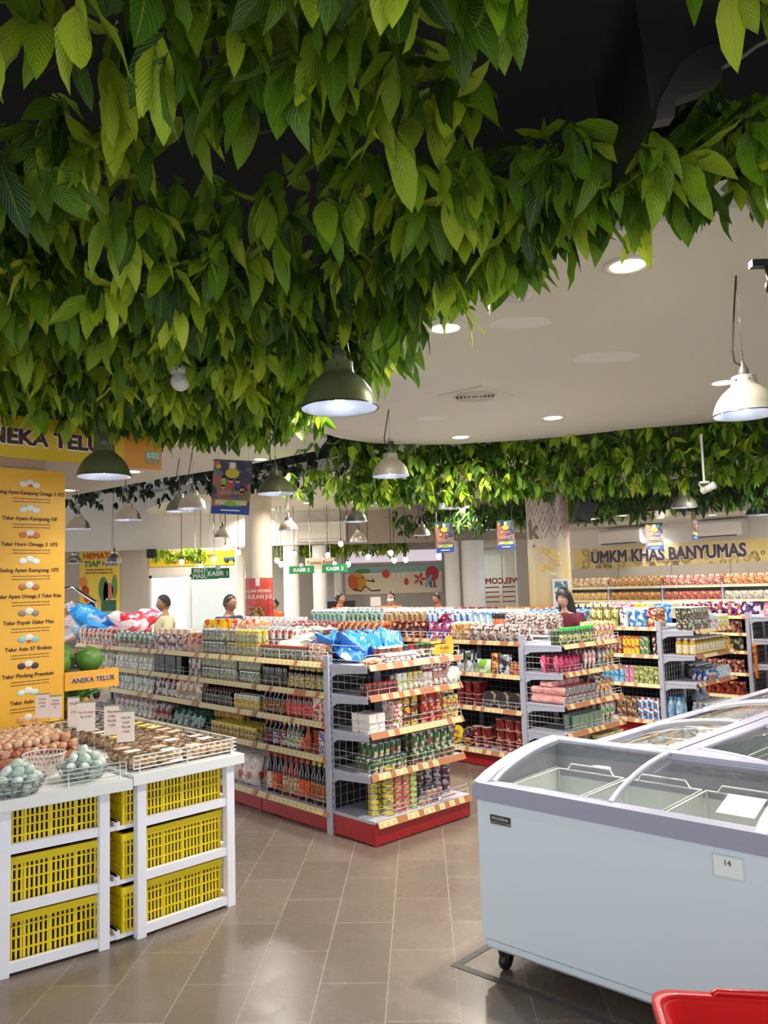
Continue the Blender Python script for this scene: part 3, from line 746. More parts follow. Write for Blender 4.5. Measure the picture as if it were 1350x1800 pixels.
# eggs
def egg_mesh(m, L=.056, Wd=.043):
    b = MB(); n = 9; prof = []
    for i in range(n + 1):
        t = i / n; z = L * t; r = Wd / 2 * math.sin(math.pi * t) ** .62 * (1.06 - .16 * t) if 0 < t < 1 else .0006
        prof.append((r, z - L / 2))
    b.lathe(prof, m, 12, cap=False); return b.mesh('egg')
BE = [egg_mesh(M(c, .45, var=.05, scale=60), .058, .046) for c in ('#d0a07a', '#dcb48e', '#c48c64', '#e0c0a0', '#cf9c74')]
GE = [egg_mesh(PK([c, c, c, c, '#a3b88a', c, '#b9c5bb', c], 50, .45), .064, .049) for c in ('#bccbc4', '#b0c0bb', '#cbd6d0')]
CE = [egg_mesh(M('#d9b894', .5), .05, .042), egg_mesh(M('#dcd6c4', .5), .05, .042)]
def egg(me, T, p, label, group, tilt=None):
    o = put('egg', me, T=T @ Matrix.Translation(p) @ Euler((tilt if tilt is not None else rnd.uniform(.6, 1.5), rnd.uniform(-.5, .5), rnd.uniform(0, 6.28))).to_matrix().to_4x4())
    return tag(o, label, 'egg', group)
def xr(y): return .16 + (y - .34) * .05
# pile of brown eggs sitting on pink shredded straw
straw = MB(); PINK = [M('#b8505f', .7), M('#8e2f42', .7), M('#cf7a80', .7)]
tray = MB(); tp = [(-.62, .68), (.50, .68), (.44, 1.35), (-.62, 1.35)]
tray.prism(tp, .7855, .835, M('#b98a5a', .7)); o = tray.build('egg_tray'); o.matrix_world = TL; tag(o, 'shallow tan tray under the heap of brown eggs', 'tray')
for k in range(1500):
    x = rnd.uniform(-.62, .48); y = rnd.uniform(.50, .78) if k % 3 else rnd.uniform(.6, 1.3); z = (.836 if y > .66 else .79) + rnd.uniform(0, .03); a = rnd.uniform(0, 6.28); l = rnd.uniform(.02, .05)
    straw.tube([(x, y, z), (x + l * .5 * math.cos(a), y + l * .5 * math.sin(a), z + .01), (x + l * math.cos(a), y + l * math.sin(a), z - .001)], .0016, PINK[k % 3], 3)
o = straw.build('shredded_straw'); o.matrix_world = TL; tag(o, 'pink shredded paper straw bedding under the brown eggs', 'bedding'); stuff(o)
for n_x, n_y, x0, y0, z in ((23, 3, -.60, .70, .862), (22, 12, -.58, .75, .90)):
    for j in range(n_y):
        for i in range(n_x):
            x = x0 + .0485 * i + (.024 if j % 2 else 0) + rnd.uniform(-.006, .006); y = y0 + .047 * j + rnd.uniform(-.006, .006)
            if x > .50 - .06 * (y - .6) or x < -.38: continue
            egg(BE[rnd.randrange(5)], TL, (x, y, z + .02 * math.sin(x * 9) * math.sin(y * 8) + rnd.uniform(-.005, .006)), 'loose brown hen egg in the big heap on pink straw', 'brown eggs heaped on the pink straw')
# baskets of bluish duck eggs
def wire_bowl(T, r0, r1, h, mat, label, mesh=False, tubew=.0022):
    b = MB()
    for k in range(5):
        t = k / 4; r = r0 + (r1 - r0) * t ** .7; z = .002 + h * t
        b.tube([(r * math.cos(a), r * math.sin(a), z) for a in [2 * math.pi * i / 24 for i in range(24)]], tubew * (1.6 if k == 4 else 1), mat, 4, closed=True)
    n = 28 if mesh else 16
    for i in range(n):
        a = 2 * math.pi * i / n
        for tw in ((.5, -.5) if mesh else (0,)):
            pts = []
            for k in range(6): t = k / 5; r = r0 + (r1 - r0) * t ** .7; aa = a + tw * t; pts.append((r * math.cos(aa), r * math.sin(aa), .002 + h * t))
            b.tube(pts, tubew, mat, 4)
    for i in range(4): a = math.pi * i / 4; b.tube([(-r0 * math.cos(a), -r0 * math.sin(a), .002), (r0 * math.cos(a), r0 * math.sin(a), .002)], tubew, mat, 4)
    o = b.build('wire_basket'); o.matrix_world = T; return tag(o, label, 'basket')
STW = M('#9a9c98', .3, .8)
def duck(cx, cy, lab, n=18):
    T = TL @ Matrix.Translation((cx, cy, .786)); wire_bowl(T, .085, .125, .07, STW, 'round steel wire basket %s' % lab)
    k = 0
    for ring_, rad, z in ((7, .075, .03), (1, 0, .03), (8, .085, .068), (3, .03, .072), (5, .05, .105), (1, 0, .135)):
        for i in range(ring_):
            a = 6.28 * i / ring_ + z * 20
            egg(GE[k % 3], T, (rad * math.cos(a), rad * math.sin(a), z + .003), 'pale blue duck egg in the wire basket %s' % lab, 'duck eggs in the basket ' + lab); k += 1
pA = TLi @ atZ(152, 1375, .786); pB = TLi @ atZ(30, 1395, .786); pA = atZ(152, 1372, .786); pB = atZ(36, 1400, .786)
def loc(Ti, p): q = Ti @ p; return q.x, q.y
ax, ay = loc(TLi, pA); bx_, by_ = loc(TLi, pB)
duck(ax, ay + .06, 'beside the pink straw'); duck(bx_, by_ + .07, 'next to the worktop corner')
px_, py_ = loc(TLi, atZ(78, 1335, .786))
wire_bowl(TL @ Matrix.Translation((.25, .40, .786)), .06, .105, .105, M('#e6dfd6', .5), 'empty white plastic mesh basket between the egg heap and duck eggs', True, .0018)
# clear packs of eggs
tr_ = MB(); lid_ = MB()
tr_.rbox(0, .142, 0, .098, .0, .026, PLASTIC_CLEAR, .015); lid_.rbox(.002, .140, .002, .096, .030, .072, PLASTIC_CLEAR, .02)
TRM = tr_.mesh('tray'); LDM = lid_.mesh('lid')
STK = [M('#e8d84a', .5), M('#e9e1da', .5), M('#d8b9a4', .5)]
SM = []
for m in STK: s = MB(); s.box(.03, .112, .022, .076, .0725, .074, m); SM.append(s.mesh('sticker'))
kk = 0
for j in range(15):
    for i in range(4):
        x = .005 + .147 * i; y = .035 + .118 * j
        lay = 1
        for l_ in range(lay):
            if rnd.random() < .04 or (i == 0 and 3 <= j <= 10): continue
            root = thing('egg_pack', 'clear plastic pack of eggs laid out on the railed white table', 'egg pack', group='clear egg packs on the railed table')
            root.matrix_world = TR @ Matrix.Translation((x, y, .801 + .075 * l_)) @ Matrix.Rotation(rnd.uniform(-.04, .04), 4, 'Z')
            put('tray', TRM, root)
            for a in range(3):
                for c in range(2):
                    e = put('egg', CE[1 if j > 9 else 0], root, (.027 + .044 * a, .027 + .044 * c, .032)); e.rotation_euler.z = rnd.uniform(0, 6)
            put('lid', LDM, root); (put('sticker', SM[(kk + j // 3) % 3], root) if (kk * 7) % 3 else None); kk += 1
# price cards on thin stands
def price_card(x, y, ybot, w, lab, rz=44, ztop=None):
    d = x
def card_at(px, pyb, pyt, wpx, Y, lab, lines):
    a = atY(px, pyb, Y); b_ = atY(px, pyt, Y); w = wpx / FPX * Y * 1.12
    root = thing('price_card', lab, 'sign'); root.matrix_world = FR((a.x, a.y, a.z), 12)
    h = b_.z - a.z
    c = MB(); c.box(-w / 2, w / 2, 0, .003, 0, h, M('#e6d3c8', .45)); c.build('card', root)
    s = MB(); s.box(-w / 2 - .003, w / 2 + .003, -.002, .005, h - .004, h + .004, M('#8d8d70', .5))
    zb = -(a.z - .80) + .001
    for q in (-w / 2 + .004, w / 2 - .004): s.tube([(q, .006, h), (q, .006, zb)], .0016, STEEL, 4)
    s.build('stand', root)
    for i, t in enumerate(lines): text(root, t, h * .075, 0, -.001, h * (.78 - .15 * i), M('#7c5a50', .5) if i % 2 == 0 else M('#b04040', .5), .01, extrude=.0003)
card_at(74, 1262, 1220, 20, 4.72, 'price card in front of the yellow egg panel, first from the panel middle', ['TELUR', 'AYAM', '2.900'])
card_at(97, 1262, 1223, 18, 4.74, 'price card in front of the yellow egg panel, at its edge', ['TELUR', 'OMEGA', '25'])
card_at(129, 1276, 1226, 17, 4.60, 'narrow price card between the panel and the larger card', ['TELUR', '', '3.75'])
card_at(151, 1284, 1234, 27, 4.55, 'largest price card, in the middle of the egg tables', ['', 'TELUR ASIN', 'Rp 3.750'])
card_at(196, 1292, 1240, 22, 4.42, 'price card standing behind the tallest card at the egg packs', ['TELUR', '3.000', 'TELUR', '3.200'])
card_at(221, 1304, 1250, 26, 4.30, 'price card leaning by the rail of the egg packs', ['TELUR', '3.500', 'TELUR', '3.200'])
# ------------------------------------------------------------------ signs on the right wall
def on_wall(o, s, z, off=.02): o.matrix_world = FR(WA - U * s - V * off, AR) @ Matrix.Translation((0, 0, z))
sn = thing('wall_sign', 'long yellow wall sign with food line drawings and dark words UMKM KHAS BANYUMAS', 'sign'); on_wall(sn, 0, 1.80)
def wloc(x, y):   # picture point -> along the right wall, height
    d = ray(x, y); n = Vector((V.x, V.y)); W2 = Vector((WA.x, WA.y)) - n * .03; t = (n @ W2) / (n @ Vector((d.x, d.y))); p = Vector((d.x * t, d.y * t)); q = p - W2
    return -(q @ Vector((U.x, U.y))), d.z * t + EYE
SH = 0
s0, za = wloc(1008, 966); s1, zb2 = wloc(1350, 947); _, zc = wloc(1008, 1006)
sn.matrix_world = FR(WA - V * .03, AR)
b = MB(); b.box(s0, s0 + 6.5, -.0, .02, zc, za, M('#e8cf86', .6, var=.1, scale=.8)); b.build('board', sn)
LN = M('#9a8456', .6); r_ = random.Random(4); b = MB()
for i in range(70):
    x = s0 + .15 + 6.0 * r_.random(); z = zc + .05 + (za - zc - .1) * (r_.random() * .5 if .5 < x - s0 < 4.0 else r_.random()); a = r_.uniform(.025, .085); e = r_.uniform(.6, 1.0); ph = r_.uniform(0, 3)
    z = min(max(z, zc + a), za - a)
    for rr in (1, .62): b.tube([(x + a * rr * math.cos(t) * math.cos(ph) - a * rr * e * math.sin(t) * math.sin(ph), -.003, z + a * rr * e * math.sin(t) * math.cos(ph) + a * rr * math.cos(t) * math.sin(ph)) for t in [6.283 * j / 12 for j in range(12)]], .0045, LN, 3, closed=True)
b.build('food_drawings', sn)
l0, lz0 = wloc(1040, 984); l1, lz1 = wloc(1312, 964)
LM = M('#4a3a44', .5); lw = l1 - l0
tm = text_mesh('UMKM KHAS BANYUMAS', .2, LM, .05, extrude=.006); wd = max(v.co.x for v in tm.vertices) - min(v.co.x for v in tm.vertices)
tm2 = text_mesh('UMKM KHAS BANYUMAS', .2, M('#f4efe6', .5), .12, extrude=.002)
for m_, yy in ((tm2, -.006), (tm, -.013)):
    m_.transform(Matrix.Diagonal((lw / wd, 1, 1.08, 1))); put('lettering', m_, sn, ((l0 + l1) / 2, yy, (lz0 + lz1) / 2 + .0))
def aircon(x0, x1, yc_, lab):
    a, z = wloc(x0, yc_); c, _ = wloc(x1, yc_); w = c - a
    root = thing('air_conditioner', lab, 'air conditioner'); root.matrix_world = FR(WA - V * .16, AR) @ Matrix.Translation((a, 0, z))
    b = MB(); pr = [(-.12, -.1), (-.14, -.02), (-.13, .1), (-.09, .14), (.15, .14), (.15, -.13), (-.05, -.13)]
    n = len(pr); vs = [(0, y, z_) for y, z_ in pr] + [(w, y, z_) for y, z_ in pr]
    b.add(vs, [tuple(range(n)), tuple(reversed(range(n, 2 * n)))] + [((i + 1) % n, i, n + i, n + (i + 1) % n) for i in range(n)], M('#e6e0d8', .35, coat=.3)); b.build('housing', root)
    b = MB(); b.box(.04, w - .1, -.125, -.06, -.118, -.104, M('#2a2422')); b.build('louvre', root)
aircon(1066, 1138, 947, 'white wall air conditioner partly behind a hanging poster'); aircon(1230, 1316, 934, 'white wall air conditioner above the word BANYUMAS')

# ------------------------------------------------------------------ columns
cc = atY(966, 1000, 11.45); col = thing('patterned_column', 'thick round column wrapped in a woven bamboo print with crisps, by the dark haired woman', 'column', (cc.x, 11.45, 0))
def bamboo():
    m, nt, b = nt_new('column_wrap'); N, L = nt.nodes, nt.links
    tc = N.new('ShaderNodeTexCoord'); sx = N.new('ShaderNodeSeparateXYZ'); L.new(tc.outputs['Object'], sx.inputs[0])
    cr = N.new('ShaderNodeValToRGB'); mr = N.new('ShaderNodeMapRange'); mr.inputs[1].default_value = 1.4; mr.inputs[2].default_value = 2.8
    L.new(sx.outputs[2], mr.inputs[0]); L.new(mr.outputs[0], cr.inputs[0]); e = cr.color_ramp.elements
    e[0].color = lin('#d2bc86'); e[1].color = lin('#cdbcae'); e[0].position = .3; e[1].position = .75
    wv = N.new('ShaderNodeTexWave'); wv.inputs['Scale'].default_value = 1.3; wv.inputs['Distortion'].default_value = .6; wv.bands_direction = 'X'; L.new(tc.outputs['Object'], wv.inputs[0])
    mx = N.new('ShaderNodeMix'); mx.data_type = 'RGBA'; mx.blend_type = 'MULTIPLY'; mx.inputs[0].default_value = .18; L.new(cr.outputs[0], mx.inputs[6]); L.new(wv.outputs[0], mx.inputs[7]); L.new(mx.outputs[2], b.inputs['Base Color'])
    b.inputs['Roughness'].default_value = .3; b.inputs['Coat Weight'].default_value = .4; return m
b = MB(); b.lathe([(.30, 0), (.30, 3.45)], bamboo(), 40); b.build('shaft', col)
b = MB(); WV = M('#a58a74', .5)
def cyl(a, z, rr=.303): return (rr * math.sin(a), -rr * math.cos(a), z)
for i in range(-5, 6):
    for j in range(7):
        a0 = i * .28 + (.14 if j % 2 else 0); z0 = 2.42 + j * .13
        dx = .13 if (i + j) % 2 else -.13
        pts = [(a0 - dx, z0 - .08), (a0 + dx, z0 + .08)]
        for o_ in (-.045, .045): b.tube([cyl(pts[0][0] + o_ * .8, pts[0][1] - o_ * (1 if dx > 0 else -1)), cyl((pts[0][0] + pts[1][0]) / 2 + o_ * .8, (pts[0][1] + pts[1][1]) / 2 - o_ * (1 if dx > 0 else -1)), cyl(pts[1][0] + o_ * .8, pts[1][1] - o_ * (1 if dx > 0 else -1))], .0035, WV, 3)
b.build('woven_pattern', col)
b = MB(); CR_ = M('#e0c078', .5)
for i in range(14): a = -.15 + r_.uniform(-.38, .38); z = 2.0 + r_.uniform(-.14, .14); p = cyl(a, z, .30); b.ell(p, (.05, .012, .04), CR_, 8, 5, None)
b.build('crisps_picture', col)
for t, a, z, h, m_ in (('Crispy', -.12, 1.80, .045, M('#f4f0e6')), ('k', -.95, 2.42, .28, M('#6a5444')), ('al', -.95, 2.2, .05, M('#8a7a6a'))):
    me = text_mesh(t, h, m_, .03); me.transform(Matrix.Translation((0, -.304, z))); me.transform(Matrix.Rotation(a, 4, 'Z')); put('lettering', me, col)
b = MB()
pts = [(-.11, 1.28), (.13, 1.28), (.13, 1.72), (-.11, 1.72)]
b.box(-.13, .13, -.335, -.331, 1.24, 1.72, M('#d9dde0', .4)); b.box(-.10, .10, -.337, -.334, 1.52, 1.69, PK(['#4a6a6a', '#7a9a9a', '#c8d0d0'], 12)); 
for i in range(5): b.box(-.09, .06, -.337, -.334, 1.3 + .03 * i, 1.306 + .03 * i, M('#a8acb0'))
o = b.build('notice_sheet', col); o.rotation_euler.z = .25
def round_col(x, Y, rad, h, m, label, nm='round_column'):
    p = atY(x, 1000, Y); root = thing(nm, label, 'column', (p.x, Y, 0)); b = MB(); b.lathe([(rad, 0), (rad, h)], m, 32); b.build('shaft', root); return root
lc = round_col(455, 14.2, .24, 3.4, M('#e6d6bc', .45, coat=.2), 'cream round column with a red poster wrapped around it')
b = MB(); RP = PK(['#d8483a', '#d8483a', '#e05a48', '#d8483a', '#c83a30'], 5)
def patch(b, rr, a0, a1, z0, z1, m, n=14):
    vs = [(rr * math.sin(a0 + (a1 - a0) * i / n), -rr * math.cos(a0 + (a1 - a0) * i / n), z) for z in (z0, z1) for i in range(n + 1)]
    b.add(vs, [(i, i + 1, n + 2 + i, n + 1 + i) for i in range(n)], m, None, True)
zt_ = atY(455, 1016, 14.0).z; patch(b, .246, -1.5, 1.5, zt_ - .75, zt_, RP); patch(b, .249, -.1, .2, zt_ - .14, zt_ - .005, M('#e8e4dc')); patch(b, .249, -.7, .5, zt_ - .72, zt_ - .5, PK(['#c87a3a', '#6a8a3a', '#d8a050', '#8a2a20'], 14))
po = b.build('poster', lc)
for t, h, z in (('HADIAH MEMBELI', .05, zt_ - .23), ('DI BULAN JULI', .07, zt_ - .33)):
    me = text_mesh(t, h, M('#f4e8d8'), .03, extrude=.001); 
    for v_ in me.vertices: a = v_.co.x / .25; z_ = v_.co.z; rr = .25 - v_.co.y; v_.co = (rr * math.sin(a), -rr * math.cos(a), z_ + z)
    put('lettering', me, po)
for x, Y, rad, lab in ((512, 17.27, .17, 'slim white round column behind the KASIR 2 sign'), (562, 17.27, .155, 'slim pale blue white column behind the KASIR 3 sign'), (594, 18.0, .09, 'narrow column wrapped with a printed sheet behind the cashier in orange'), (421, 17.6, .10, 'narrow column beside the bright window'), (795, 17.27, .165, 'white round column beside the strawberry mural'), (831, 17.27, .25, 'broad pale column in front of the glass door frame')):
    round_col(x, Y, rad, 2.62, M('#e4e0da', .45), lab)

# ------------------------------------------------------------------ cashier zone
def board(nm, label, x0, y0, x1, y1, Y, m, cat='sign', t=.02, hang=None):
    a = atY(x0, y1, Y); c = atY(x1, y0, Y); root = thing(nm, label, cat, (a.x, Y, a.z)); w = c.x - a.x; h = c.z - a.z
    b = MB(); b.rbox(0, w, 0, t, 0, h, m, min(.02, t * .45)) ; b.build('board', root)
    if hang:
        b = MB()
        for q in (.15, .85): b.tube([(w * q, t / 2, h), (w * q, t / 2, hang - a.z)], .004, STEEL, 4)
        b.build('cord', root)
    return root, w, h
GRN = M('#1f8a50', .45); WT = M('#f6f6f4', .5)
for t, x0, x1, y0, y1, Y, wh in (('KASIR 1', 364, 403, 998, 1017, 14.3, 'in front of the wider green sign'), ('KASIR 2', 508, 552, 994, 1009, 15.0, 'beside the thank you board'), ('KASIR 3', 566, 611, 991, 1007, 15.0, 'nearest the beach mural')):
    root, w, h = board('hanging_sign', 'green hanging sign reading %s, %s' % (t, wh), x0, y0, x1, y1, Y, GRN, hang=4.29)
    text(root, t, h * .44, w / 2, -.004, h * .45, WT, .045); b = MB(); b.lathe([(0, 0), (h * .28, 0), (h * .28, .012), (0, .012)], M('#c8e0cc'), 16, Matrix.Translation((w / 2, 0, h * 1.05)) @ Matrix.Rotation(R(90), 4, 'X')); b.build('emblem', root)
root, w, h = board('hanging_sign', 'green hanging sign reading PINTU MASUK, half hidden behind KASIR 1', 336, 997, 383, 1019, 14.6, GRN, hang=4.29)
text(root, 'PINTU', h * .36, w * .42, -.003, h * .7, WT, .045); text(root, 'MASUK', h * .36, w * .42, -.003, h * .26, WT, .045)
root, w, h = board('delivery_banner', 'yellow banner about delivery above the bright window', 262, 966, 430, 997, 18.575, M('#e8bc22', .5))
text(root, 'Tersedia Layanan', h * .3, w * .45, -.003, h * .68, M('#2a2418'), .02); text(root, 'Cherry Delivery', h * .3, w * .38, -.003, h * .3, M('#2a2418'), .02)
b = MB(); b.rbox(w * .78, w * .93, -.008, -.002, h * .28, h * .5, M('#3a6a9a'), .002); 
for q in (.81, .90): b.lathe([(0, 0), (.05, 0), (.05, .01), (0, .01)], BLACK, 14, Matrix.Translation((w * q, -.004, h * .28)) @ Matrix.Rotation(R(90), 4, 'X'))
b.build('car_drawing', root)
root, w, h = board('thank_you_board', 'pale wooden board reading Terima Kasih behind the cashier signs', 537, 980, 588, 1000, 15.6, M('#d8c0a4', .6), hang=4.29); text(root, 'Terima Kasih', h * .34, w / 2, -.003, h * .55, M('#5a4030'), .01)
# mural with beach fruit
root, w, h = board('beach_mural', 'wall mural of cheerful fruit on a sandy beach behind the cashiers', 608, 992, 776, 1046, 18.575, M('#e0d0b8', .6))
def disc(b, cx, cz, rx, rz, m, y=-.006, n=18, rot=0): 
    ps = [(cx + rx * math.cos(t) * math.cos(rot) - rz * math.sin(t) * math.sin(rot), cz + rz * math.sin(t) * math.cos(rot) + rx * math.cos(t) * math.sin(rot)) for t in [6.283 * i / n for i in range(n)]]; b.xz(ps, y, y + .005, m)
b = MB(); b.box(0, w, -.003, 0, h * .74, h, M('#8fb8ae')); b.box(0, w, -.004, 0, h * .70, h * .75, M('#eae4d4'))
disc(b, w * .12, h * .45, w * .095, h * .34, M('#d8962a'), rot=.3); disc(b, w * .08, h * .45, w * .05, h * .3, M('#c8602a'), -.007, rot=.3); disc(b, w * .18, h * .84, w * .08, h * .08, M('#4a8a3a'), -.009); disc(b, w * .42, h * .72, w * .04, h * .16, M('#c84a2a')); disc(b, w * .90, h * .68, w * .07, h * .28, M('#b8343a'))
disc(b, w * .86, h * .42, w * .02, h * .26, M('#7ab0c8'), -.010, rot=-.5); disc(b, w * .63, h * .42, w * .025, h * .13, M('#b8443a'))
for i in range(5): a = 6.283 * i / 5; disc(b, w * .77 + .09 * math.cos(a), h * .5 + .09 * math.sin(a), .07, .03, M('#b83a30'), rot=a)
for x in (.50, .55, .6): disc(b, w * x, h * .66, w * .012, h * .1, M('#e8e4dc'))
BK = M('#1a1616')
for p in ([(.08, .2), (.16, .12), (.2, .3), (.27, .12), (.36, .14)], [(.22, .5), (.3, .45), (.28, .55)], [(.13, .62), (.135, .58)], [(.17, .62), (.175, .58)], [(.88, .4), (.88, .2), (.9, .2)], [(.92, .4), (.92, .2), (.94, .2)]): b.tube([(w * x, -.014, h * z) for x, z in p], .014, BK, 4)
b.build('fruit_painting', root)
root, w, h = board('kitchen_hatch_band', 'pale glowing pelmet above the beach mural', 610, 965, 776, 990, 18.575, M('#ded2e0', .5, emit=.5))  # faint glow put into the board material, no lamp behind it
# doorframe and WELCOME glass
root, w, h = board('glass_door', 'glass door with mirrored red WELCOME lettering', 853, 965, 906, 1072, 18.2, GLASS, 'door', t=.01)
for n_, q in (('frame', 0),):
    b = MB(); b.box(-.05, 0, -.02, .03, -1.2, h, FR_M); b.box(w, w + .05, -.02, .03, -1.2, h, FR_M); b.box(-.05, w + .05, -.02, .03, h, h + .06, FR_M); b.box(w * .55, w * .58, -.01, .02, -1.2, h, FR_M); b.build('frame', root)
me = text_mesh('WELCOME', .13, M('#b8321e', .5), .05); me.transform(Matrix.Diagonal((-1, 1, 1, 1))); put('lettering', me, root, (w / 2, -.01, h * .47))
for i in range(4): b = MB(); b.box(.02, w * .45, -.01, -.005, h * (.36 - .08 * i), h * (.38 - .08 * i), M('#b8321e')); b.box(w * .55, w - .05, -.01, -.005, h * (.36 - .08 * i), h * (.38 - .08 * i), M('#b8321e')); b.build('printed_line', root)
# HEMAT poster, speaker, counter furniture
root, w, h = board('promotion_poster', 'tall yellow poster HEMAT TIAP HARI with vegetables, on the taupe wall', 139, 968, 210, 1078, 18.575, M('#e3c23a', .5, var=.05, scale=2), 'poster')
text(root, 'HEMAT', h * .095, w * .42, -.004, h * .92, M('#c0302a'), .05); text(root, 'TIAP', h * .095, w * .32, -.004, h * .79, M('#2a6a3a'), .05); text(root, 'HARI', h * .08, w * .76, -.004, h * .79, M('#3a6ab0'), .04)
text(root, 'Cukup sebutkan nomor', h * .033, w * .5, -.004, h * .70, M('#8a2a2a'), .03); text(root, 'atau Nama lengkap anda', h * .033, w * .5, -.004, h * .65, M('#8a2a2a'), .03)
b = MB()
for cx, cz, rx, rz, c in ((.1, .5, .1, .09, '#d8802a'), (.15, .36, .1, .08, '#b8281e'), (.2, .24, .08, .07, '#c03a28'), (.6, .38, .12, .2, '#4a7a3a'), (.75, .34, .1, .14, '#c86a5a'), (.88, .42, .07, .2, '#5a8a3a'), (.66, .3, .06, .2, '#e0dcc8')): disc(b, w * cx, h * cz, w * rx, h * rz, M(c))
b.box(w * .55, w * .92, -.012, -.004, h * .02, h * .2, M('#2a5a44')); disc(b, w * .46, h * .16, w * .04, h * .08, M('#e0b030'), -.012); b.build('vegetable_picture', root)
def simple(nm, label, cat, x0, y0, x1, y1, Y, m, d=.2):
    a = atY(x0, y1, Y); c = atY(x1, y0, Y); b = MB(); b.rbox(0, c.x - a.x, 0, d, 0, c.z - a.z, m, .02); o = b.build(nm); o.location = (a.x, Y, a.z); return tag(o, label, cat)
sp_o = simple('loudspeaker', 'small black loudspeaker at the corner of the window bulkhead', 'speaker', 257, 965, 272, 981, 17.0, BLACK, .18); 
# stair handrail behind the yellow panel
b = MB()
for dz in (0, -.32): p0, p1, p2 = atY(112, 1035 + dz * -80, 15.5), atY(128, 1033 + dz * -80, 15.5), atY(168, 1058 + dz * -80 if dz == 0 else 1068, 15.5); b.tube([p0, p1, p2], .035 if dz == 0 else .025, CHROME, 8)
b.tube([atY(167, 1057, 15.5), atY(167, 1250, 15.5)], .03, CHROME, 8); tag(b.build('handrail'), 'shiny steel stair handrail behind the yellow egg panel', 'handrail')
# checkout counters
for x0, x1, lab in ((400, 520, 'wooden checkout counter under the KASIR 2 sign'), (560, 720, 'checkout counter of the cashiers in orange'), (730, 800, 'checkout counter behind the masked cashier')):
    a = atY(x0, 1000, 15.4); c = atY(x1, 1000, 15.4); b = MB(); root = thing('checkout_counter', lab, 'counter', (a.x, 15.0, 0)); b.box(0, c.x - a.x, 0, .5, 0, .9, M('#b8906a', .5)); b.build('base', root); b = MB(); b.box(-.03, c.x - a.x + .03, -.03, .53, .9, .94, M('#d8d0c4', .4)); b.build('counter_top', root)
for x, lab in ((584, 'black monitor beside the cashier with tied back hair'), (612, 'black monitor on the other side of the cashier with tied back hair')):
    p = atY(x, 1056, 14.9); root = thing('monitor', lab, 'monitor', (p.x, 15.2, .94)); b = MB(); b.rbox(-.12, .12, 0, .03, .12, .5, BLACK, .01); b.build('screen', root); b = MB(); b.box(-.06, .06, -.05, .08, 0, .012, BLACK); b.box(-.015, .015, 0, .02, .01, .2, BLACK); b.build('stand', root)
simple('small_poster', 'white sheet with code lines on the cashier glass screen', 'notice', 651, 1049, 669, 1066, 15.1, M('#e0d8d0'), .01)
# string of bulbs
for i, (x, y) in enumerate(((377, 983), (353, 996), (419, 971), (396, 963), (319, 988), (487, 985), (494, 992), (517, 974), (576, 976), (599, 956), (612, 992), (647, 979), (687, 972), (693, 985), (713, 984), (771, 978))):
    p = atY(x, y, 15.8); root = thing('hanging_bulb', 'bare glowing bulb hanging over the cashier zone', 'bulb', p, 0, 'bare bulbs above the cashiers')
    b = MB(); b.ell((0, 0, 0), (.05, .05, .058), M('#fff6e6', .3, emit=6), 10, 7); b.build('globe', root); b = MB(); b.tube([(0, 0, .05), (0, 0, 4.29 - p.z)], .006, BLACK, 4); b.lathe([(.018, .045), (.018, .09)], BLACK, 8); b.build('cord', root)

# ------------------------------------------------------------------ pendant lamps
LUM = {'dark': M('#6e7350', .36, .45, var=.15, scale=5), 'pale': M('#b9b6a2', .42, .55, var=.12, scale=6), 'chrome': M('#ddd8ce', .22, .85), 'grey': M('#8c8c84', .3, .8)}
def dome_meshes():
    R0 = .2
    out = [(.075, .245), (.078, .20), (.082, .185), (.10, .17), (.135, .14), (.168, .095), (.188, .05), (.197, .012), (.203, .0)]
    res = {}
    for k, m in LUM.items():
        b = MB(); b.lathe(out, m, 28, cap=False); b.lathe([(.205, -.002), (.205, .004), (.197, .004)], CHROME, 28, cap=False)
        b.lathe([(.0, .247), (.075, .245)], m, 28, cap=False); b.lathe([(.03, .245), (.034, .275), (.026, .30), (.014, .32), (.012, .335)], M('#6a6a66', .4, .6), 12)
        res[k] = b.mesh('shade')
    b = MB(); inn = [(r - .006, z - .002) for r, z in out[2:]]; b.lathe(inn, M('#dfe6f4', .3, .9, emit=0), 28, cap=False); refl = b.mesh('reflector')
    b = MB(); b.ell((0, 0, .085), (.036, .036, .06), M('#f0f4ff', .3, emit=40), 12, 8); b.lathe([(.03, .13), (.03, .19)], M('#d0d0d0', .4), 10); bulb = b.mesh('bulb')
    b = MB()
    for i in range(3): b.lathe([(.0075, -.001), (.0075, .001)], CHROME, 8, Matrix.Rotation(R(-60 + 60 * i), 4, 'Z') @ Matrix.Translation((0, -.0765, .215)) @ Matrix.Rotation(R(90), 4, 'X'))
    return res, refl, bulb, b.mesh('rivet')
SH_, RF_, BU_, RV_ = dome_meshes()
